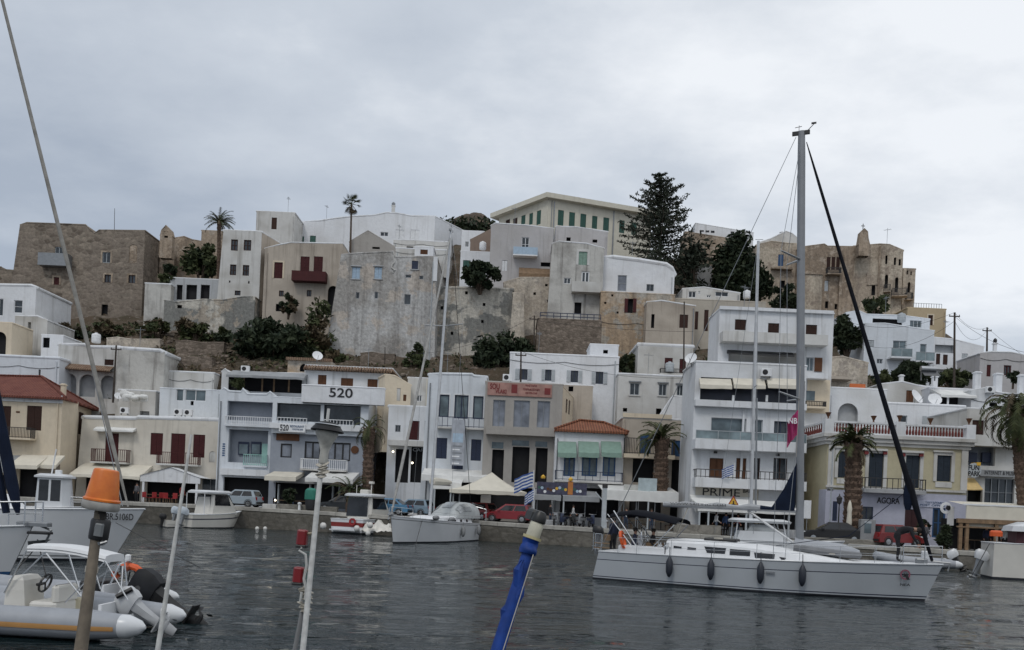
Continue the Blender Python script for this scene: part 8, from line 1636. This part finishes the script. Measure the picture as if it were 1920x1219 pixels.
def person(label, loc, rz, top, leg, pose=None, sc_=1.0, over=None):
    J = dict(STAND); J.update(pose or {}); V = {}; ed = []
    for k in ('pelvis', 'spine', 'chest', 'neck', 'head', 'crown'): V[k] = Vector(J[k])
    for k in ('sh', 'el', 'wr', 'hip', 'kn', 'an', 'toe'):
        for sd_, sg in (('l', 1), ('r', -1)): v = Vector(J.get(k + sd_, J[k])); V[k + sd_] = v if (k + sd_) in J else Vector((v.x, v.y * sg, v.z))
    ed = [('pelvis', 'spine', 1), ('spine', 'chest', 1), ('chest', 'neck', 1), ('neck', 'head', 0), ('head', 'crown', 0)]
    for s_ in 'lr': ed += [('chest', 'sh' + s_, 1), ('sh' + s_, 'el' + s_, 1), ('el' + s_, 'wr' + s_, 1), ('pelvis', 'hip' + s_, 2), ('hip' + s_, 'kn' + s_, 2), ('kn' + s_, 'an' + s_, 2), ('an' + s_, 'toe' + s_, 3)]
    ks = list(V); me = bpy.data.meshes.new('person'); me.from_pydata([V[k] for k in ks], [(ks.index(a), ks.index(b)) for a, b, _ in ed], [])
    o = bpy.data.objects.new('tmp', me); COL.objects.link(o); md = o.modifiers.new('s', 'SKIN'); md.use_smooth_shade = True
    for k, d in zip(ks, me.skin_vertices[0].data): r = RAD[k if k in RAD else k[:-1]]; d.radius = (r, r * (1.25 if k in ('chest', 'pelvis', 'spine') else 1)); d.use_root = k == 'pelvis'
    o.modifiers.new('u', 'SUBSURF').levels = 1
    bm = bmesh.new(); e = bpy.data.meshes.new_from_object(o.evaluated_get(bpy.context.evaluated_depsgraph_get())); bm.from_mesh(e); bpy.data.objects.remove(o)
    def dseg(p, a, b): ab = b - a; t_ = max(0, min(1, (p - a).dot(ab) / max(ab.length_squared, 1e-9))); return (p - a - ab * t_).length
    bm.faces.ensure_lookup_table()
    for f in bm.faces: c = f.calc_center_median(); f.material_index = min(ed, key=lambda q: dseg(c, V[q[0]], V[q[1]]))[2]; f.smooth = True
    m = MB(); m.k = 0
    for s_, sg in (('l', 1), ('r', -1)):                       # palm, four fingers, thumb
        w_ = V['wr' + s_]; d = (w_ - V['el' + s_]).normalized(); lat = d.cross(Vector((0, sg, .15))).normalized(); nrm = d.cross(lat)
        m.loft([[w_ + d * a + lat * b * wd + nrm * c * .014 for b, c in ((-1, -1), (1, -1), (1, 1), (-1, 1))] for a, wd in ((-.01, .025), (.03, .038), (.085, .042))], True, True, True)
        for i, ln in enumerate((.062, .075, .07, .052)): q = w_ + d * .075 + lat * (-.032 + i * .021); k = q + d * ln * .6 + nrm * .008; m.path([q, k, k + d * ln * .45 + nrm * .03], [.010, .009, .007], 5)
        q = w_ + d * .03 - lat * .03; m.path([q, q + d * .03 - lat * .03, q + d * .06 - lat * .035 + nrm * .012], [.012, .011, .008], 5)
    hd = V['head']; up = (V['crown'] - V['neck']).normalized(); fw = Vector((1, 0, 0)) - up * up.x; fw = fw.normalized() if fw.length > .1 else Vector((0, 0, -1)); fw = Vector(J['face']) if 'face' in J else fw; lt = up.cross(fw)
    m.loft([[hd + fw * .075 + up * .03 + lt * x for x in (-.008, .008)], [hd + fw * .108 - up * .01 + lt * x for x in (-.015, .015)], [hd + fw * .078 - up * .022 + lt * x for x in (-.016, .016)]], False)
    for sg in (-1, 1): m.ball(hd + lt * sg * .088, .015, .015, .03, 6)
    m.k = 4
    for sg in (-1, 1): m.ball(hd + fw * .083 + lt * sg * .032 + up * .022, .010, .010, .007, 6)
    m.box(-.02, .02, -.003, .003, -.004, .004, Matrix.Translation(hd + fw * .083 - up * .045) @ fw.to_track_quat('-Y', 'Z').to_matrix().to_4x4())
    t2 = m.build('t', [SKIN, top, leg, M_BLACK, HAIRD]); bm.from_mesh(t2.data); bpy.data.objects.remove(t2)
    fin = bpy.data.meshes.new('person'); bm.to_mesh(fin); bm.free()
    for q in (SKIN, top, leg, M_BLACK, HAIRD): fin.materials.append(q)
    p = bpy.data.objects.new('person', fin); COL.objects.link(p); p.location = loc; p.rotation_euler = (0, 0, rz); p.scale = (sc_,) * 3; tag(p, label, 'person', kind='thing')
    h = MB(); c = hd + up * .045 - fw * .018; h.ball((0, 0, 0), .105, .10, .095, 12, Matrix.Translation(c) @ up.to_track_quat('Z', 'Y').to_matrix().to_4x4()); h.build('hair', HAIRD, p, smooth=True)
    return p
BEND = dict(pelvis=(-.08, 0, .93), spine=(.10, 0, 1.07), chest=(.30, 0, 1.10), neck=(.43, 0, 1.09), head=(.54, 0, 1.06), crown=(.62, 0, 1.05), sh=(.33, .17, 1.08), el=(.42, .20, .82), wr=(.56, .13, .60), hip=(-.07, .09, .90), kn=(.0, .10, .49), face=(.3, 0, -.95))
SIT = dict(pelvis=(0, 0, .10), spine=(.02, 0, .32), chest=(.04, 0, .52), neck=(.05, 0, .66), head=(.07, 0, .78), crown=(.06, 0, .87), sh=(.04, .17, .57), el=(.06, .24, .30), wr=(.26, .18, .22), hip=(.02, .09, .08), kn=(.44, .11, .10), an=(.42, .11, -.32), toe=(.57, .12, -.36))
WALK = dict(anl=(.24, .10, .10), knl=(.18, .10, .52), toel=(.40, .11, .07), anr=(-.28, -.10, .15), knr=(-.04, -.10, .50), toer=(-.14, -.11, .06), wrl=(-.14, .24, .92), wrr=(.22, -.22, .98))
x, z = y1.F(1684, 1050, 0); person('person in black bending over the bow of the big yacht', y1.world((x, 0, 1.33)), yaw, CL['black'], CL['black'], BEND, 1.12)
for px, cl, lb, dy_, rz in ((1188, 'navy', 'person in navy sitting in the yacht cockpit next to the orange horseshoe buoy', -.55, yaw + R(20)), (1222, 'black', 'person in black sitting in the yacht cockpit nearer the cabin', -.35, yaw)):
    person(lb, y1.world((y1.F(px, 1015, dy_)[0], dy_, 1.20)), rz, CL[cl], CL['denim'], SIT)
person('person in dark jacket standing at the yacht stern rail under the bimini edge', y1.world((y1.F(1150, 1010, .5)[0], .5, .78)), yaw + R(150), CL['navy'], CL['black'], None, .98)
for px, d, lb, a, b_, ps, rz in ((1344, 64.2, 'person in white top walking behind the yacht boom', 'white', 'denim', WALK, R(10)), (1362, 64.8, 'person in blue top standing under the café awning behind the yacht', 'blue', 'black', None, R(-80)), (1385, 64.5, 'person in red top walking left behind the hardtop boat', 'red', 'denim', WALK, R(175)), (1852, 59.2, 'person in dark blue jacket standing inside the pergola restaurant', 'navy', 'black', None, R(-90)), (1222, 68, 'person in grey standing under the long white awning', 'grey', 'denim', None, R(-60)), (545, 76.5, 'person in khaki walking behind the low stone wall', 'khaki', 'denim', WALK, R(0)), (255, 78.5, 'person in grey standing by the cream awning behind the white ketch', 'grey', 'black', None, R(-100)), (1032, 70.5, 'person in black standing beside the scooters', 'black', 'denim', None, R(-30)), (672, 76.8, 'person in blue walking past the low wide palm', 'blue', 'black', WALK, R(180)), (1075, 71.5, 'person in white walking behind the scooters', 'white', 'denim', WALK, R(5)), (1175, 69.5, 'person in navy standing right of the white awning post', 'navy', 'denim', None, R(-120)), (1420, 64.6, 'person in khaki standing under the café awning right of the hardtop boat mast', 'khaki', 'black', None, R(-70)), (1738, 59.8, 'person in grey walking past the blue shop door', 'grey', 'black', WALK, R(190)), (1885, 59.4, 'person in white standing at the right end of the pergola restaurant', 'white', 'black', None, R(-95)), (340, 79.3, 'person in red standing by the red café chairs', 'red', 'black', None, R(-40))):
    q = P(px, CY, d); person(lb, (q.x, q.y, gz(q.x) - .02), rz, CL[a], CL[b_], ps)
# ------------------------------------------------------------------ near masts and lamps of the boat below the frame
def npole(name, label, cat, top, bot, d, r0, r1, mat, ext=1.4):
    a, b = P(*top, d), P(*bot, d * .985); c = a.lerp(b, ext); root = empty(name, label, cat, c); m = MB()
    m.path([Vector((0, 0, 0)), b - c, (a - c).lerp(b - c, .5), a - c], [r1 * 1.1, r1, (r0 + r1) / 2, r0], 12); m.build('pole', mat, root, smooth=True); return root, c
WOODY = plain('varnished_grey_wood', (.17, .14, .105), .7, var=.35, scale=9); PAINTW = plain('chalky_white_paint', (.55, .55, .53), .65, var=.22, scale=14)
d = 6.0; rt, c = npole('beacon_mast', 'weathered wooden mast topped by an orange beacon lamp at lower left', 'mast', (188, 945), (152, 1216), d, .030, .044, WOODY); B0 = P(190, 943, d) - c; Rt = Matrix.Translation(B0) @ Matrix.Rotation(R(7), 4, 'Y')
k = d / FPX; MB().lathe([(.02, -.05), (.115, -.05), (.125, -.035), (.125, .0), (.118, .012), (.02, .012)], 24, Rt).build('lamp_base', plain('dirty_grey_plastic', (.30, .29, .27), .6, var=.25, scale=9), rt, smooth=True)
t = NT('orange_lens'); t.base(t.mix(t.ramp(t.noise(t.pos(obj=True), 9, 5), .35, .7), (.58, .13, .012), (.70, .19, .02))); t.set(Roughness=.38); t.b.inputs['Subsurface Weight'].default_value = .15; t.b.inputs['Subsurface Radius'].default_value = (.04, .015, .004); OL = t.m
MB().lathe([(.02, .014), (.122, .014), (.122, .026), (.110, .036), (.108, .05), (.084, .225), (.078, .236), (.06, .241), (.02, .243)], 28, Rt).build('lens', OL, rt, smooth=True)
MB().path([B0 + Vector((-.004, 0, -.20)), B0 + Vector((0, 0, -.04))], .035, 10).build('collar', plain('dark_collar', (.05, .045, .04), .8, var=.3), rt)
q = P(187, 992, d) - c; m = MB(); m.lathe([(.02, -.075), (.062, -.075), (.066, -.06), (.066, .055), (.058, .07), (.02, .072)], 16, Matrix.Translation(q) @ Matrix.Rotation(R(7), 4, 'Y')); m.build('lamp_body', M_BLACK, rt, smooth=True); MB().rbox(-.012, .055, -.072, -.045, -.045, .048, .012, Matrix.Translation(q) @ Matrix.Rotation(R(7), 4, 'Y')).build('lamp_glass', CLEAR, rt)
m = MB(); m.lathe([(.04, -.015), (.05, -.01), (.05, .01), (.04, .015)], 10, Matrix.Translation(q + Vector((-.01, 0, -.10)))); m.path([q + Vector((.03, -.04, -.10)), q + Vector((.07, -.03, -.085))], .012, 6); m.build('clamp', M_GREYM, rt); q = P(172, 1068, d) - c; MB().lathe([(.038, -.02), (.043, -.02), (.043, .02), (.038, .02), (.038, -.02)], 12, Matrix.Translation(q) @ Matrix.Rotation(R(8), 4, 'Y')).build('tape_band', ROPEW, rt)
npole('thin_white_mast', 'thin white bare rod leaning between the inflatables and the open water', 'mast', (359, 815), (296, 1217), 7.0, .010, .021, PAINTW)
d = 8.0; rt, c = npole('lamp_mast', 'slim white mast with black capped lantern and two red lamps', 'mast', (603, 868), (568, 1217), d, .024, .028, PAINTW); q = P(606, 866, d) - c; Rt = Matrix.Translation(q) @ Matrix.Rotation(R(5), 4, 'Y')
MB().lathe([(.035, -.02), (.045, .0), (.040, .10), (.062, .17), (.105, .26), (.11, .30), (.10, .30), (.055, .17), (.032, .10), (.02, .02)], 18, Rt).build('lantern_glass', plain('cloudy_glass', (.46, .45, .41), .25, var=.3, scale=10), rt, smooth=True)
m = MB(); m.lathe([(.02, .29), (.15, .285), (.155, .295), (.115, .345), (.09, .37), (.02, .38)], 22, Rt); m.build('lantern_cap', plain('black_cap', (.010, .010, .011), .5, spec=.3), rt, smooth=True); MB().lathe([(.112, .349), (.120, .343), (.124, .348), (.114, .356), (.112, .349)], 22, Rt).build('cap_rim', M_ALU, rt, smooth=True)
MB().path([q + Vector((.02, 0, .37)), q + Vector((.03, 0, .50))], .014, 6).build('tip', PAINTW, rt)
m = MB(); rr = random.Random(2)
for i in range(9): m.lathe([(.036, -.01), (.05, 0), (.036, .01)], 8, Matrix.Translation(q + Vector((-.004 + rr.uniform(-.02, .02), 0, -.02 - i * .014))) @ Matrix.Rotation(rr.uniform(-.5, .5), 4, 'X') @ Matrix.Rotation(rr.uniform(-.4, .4), 4, 'Y'))
m.build('rope_lashing', ROPEW, rt)
for px, py in ((567, 1007), (560, 1077)):
    q = P(px, py, d) - c; o = MB().rbox(-.045, .045, -.05, .05, -.07, .07, .015, Matrix.Translation(q) @ Matrix.Rotation(R(4), 4, 'Y')).build('side_lamp', plain('dark_red_lens', (.20, .008, .012), .3), rt); MB().rbox(-.05, .05, -.055, .055, -.10, -.072, .01, Matrix.Translation(q)).build('lamp_base', M_BLACK, o)
    MB().path([q + Vector((.04, 0, .03)), P(px + 26 - (py - 1007) * .12, py - 8, d) - c], .016, 6).build('lamp_bracket', plain('pale_brass', (.30, .26, .18), .5), rt)
pts = [P(px, py, d - .05) - c for px, py in ((566, 1026), (560, 1032), (573, 1040), (575, 1060), (570, 1085), (574, 1105), (572, 1125), (563, 1128), (566, 1110))]; MB().path(pts, .013, 6).build('white_cable', plain('white_cable', (.5, .5, .48), .7), rt, smooth=True)
for py, n in ((1110, 9), (1142, 6)):
    q = P(579 - (py - 1110) * .1 - 6, py, d) - c; m = MB()
    for i in range(n): m.lathe([(.03, -.012), (.055, 0), (.03, .012)], 8, Matrix.Translation(q + Vector((rr.uniform(-.025, .025), 0, .05 - i * .016))) @ Matrix.Rotation(rr.uniform(-.6, .6), 4, 'Y'))
    m.build('rope_lashing', ROPEW, rt)
MB().path([P(570, 1130, d) - c, P(553, 1217, d) - c, P(548, 1260, d) - c], .022, 8).build('side_pole', plain('galvanised', (.22, .22, .22), .6), rt)
d = 5.0; rt, c = npole('blue_wrapped_pole', 'leaning pole wrapped in bright blue sheet with cream lamp at bottom centre', 'mast', (992, 1028), (934, 1217), d, .034, .041, plain('blue_tarp', (.010, .045, .23), .6, var=.4, scale=9, spec=.3)); ax = (P(992, 1028, d) - P(934, 1217, d * .985)).normalized(); q = P(995, 1016, d) - c; Mt = Matrix.Translation(q) @ ax.to_track_quat('Z', 'Y').to_matrix().to_4x4()
rr = random.Random(7); m = MB(); rg = []
for i in range(9): rg.append([(math.cos(a) * (.050 + .016 * math.sin(i * .8) + rr.uniform(-.004, .004)), math.sin(a) * (.05 + rr.uniform(-.004, .004)), -.075 + i * .011) for a in [j * .449 for j in range(14)]])
m.loft(rg, True, True, True, Mt); m.build('blue_wrap', plain('blue_tarp', (.012, .055, .28), .55), rt, smooth=True); m = MB()
for t_, o_ in ((.22, .02), (.45, -.012), (.62, .028)): p = P(992 - 58 * t_ * .92, 1028 + 189 * t_, d * .995) - c; m.path([p + ax * .14, p + Vector((o_ * -1.2, -.02, .0)), p - ax * .16], [.012, .032, .014], 8)
m.build('loose_fold', plain('blue_tarp', (.012, .055, .28), .55), rt, smooth=True); Mt2 = Mt @ Matrix.Rotation(R(-6), 4, 'Y')
MB().lathe([(.02, .02), (.040, .02), (.042, .03), (.042, .105), (.037, .12), (.02, .12)], 18, Mt2).build('lamp_base', plain('cream_lamp', (.50, .48, .38), .45, var=.2, scale=12), rt, smooth=True); MB().lathe([(.052, .018), (.056, .018), (.056, .034), (.052, .034), (.052, .018)], 18, Mt2).build('lamp_rim', plain('yellowed_rim', (.45, .40, .22), .5), rt)
MB().lathe([(.043, .121), (.045, .13), (.040, .165), (.030, .185), (.012, .19)], 18, Mt2).build('lamp_cap', plain('smoky_cap', (.014, .014, .013), .4), rt, smooth=True)
MB().rbox(.0, .12, -.045, .045, .122, .19, .02, Mt2).build('lamp_hood', plain('smoky_cap', (.014, .014, .013), .4), rt); MB().path([P(1000, 1040, d * .98) - c, P(975, 1120, d * .98) - c, P(944, 1217, d * .97) - c, P(938, 1240, d * .97) - c], .003, 5).build('thin_cord', ROPEW, rt)
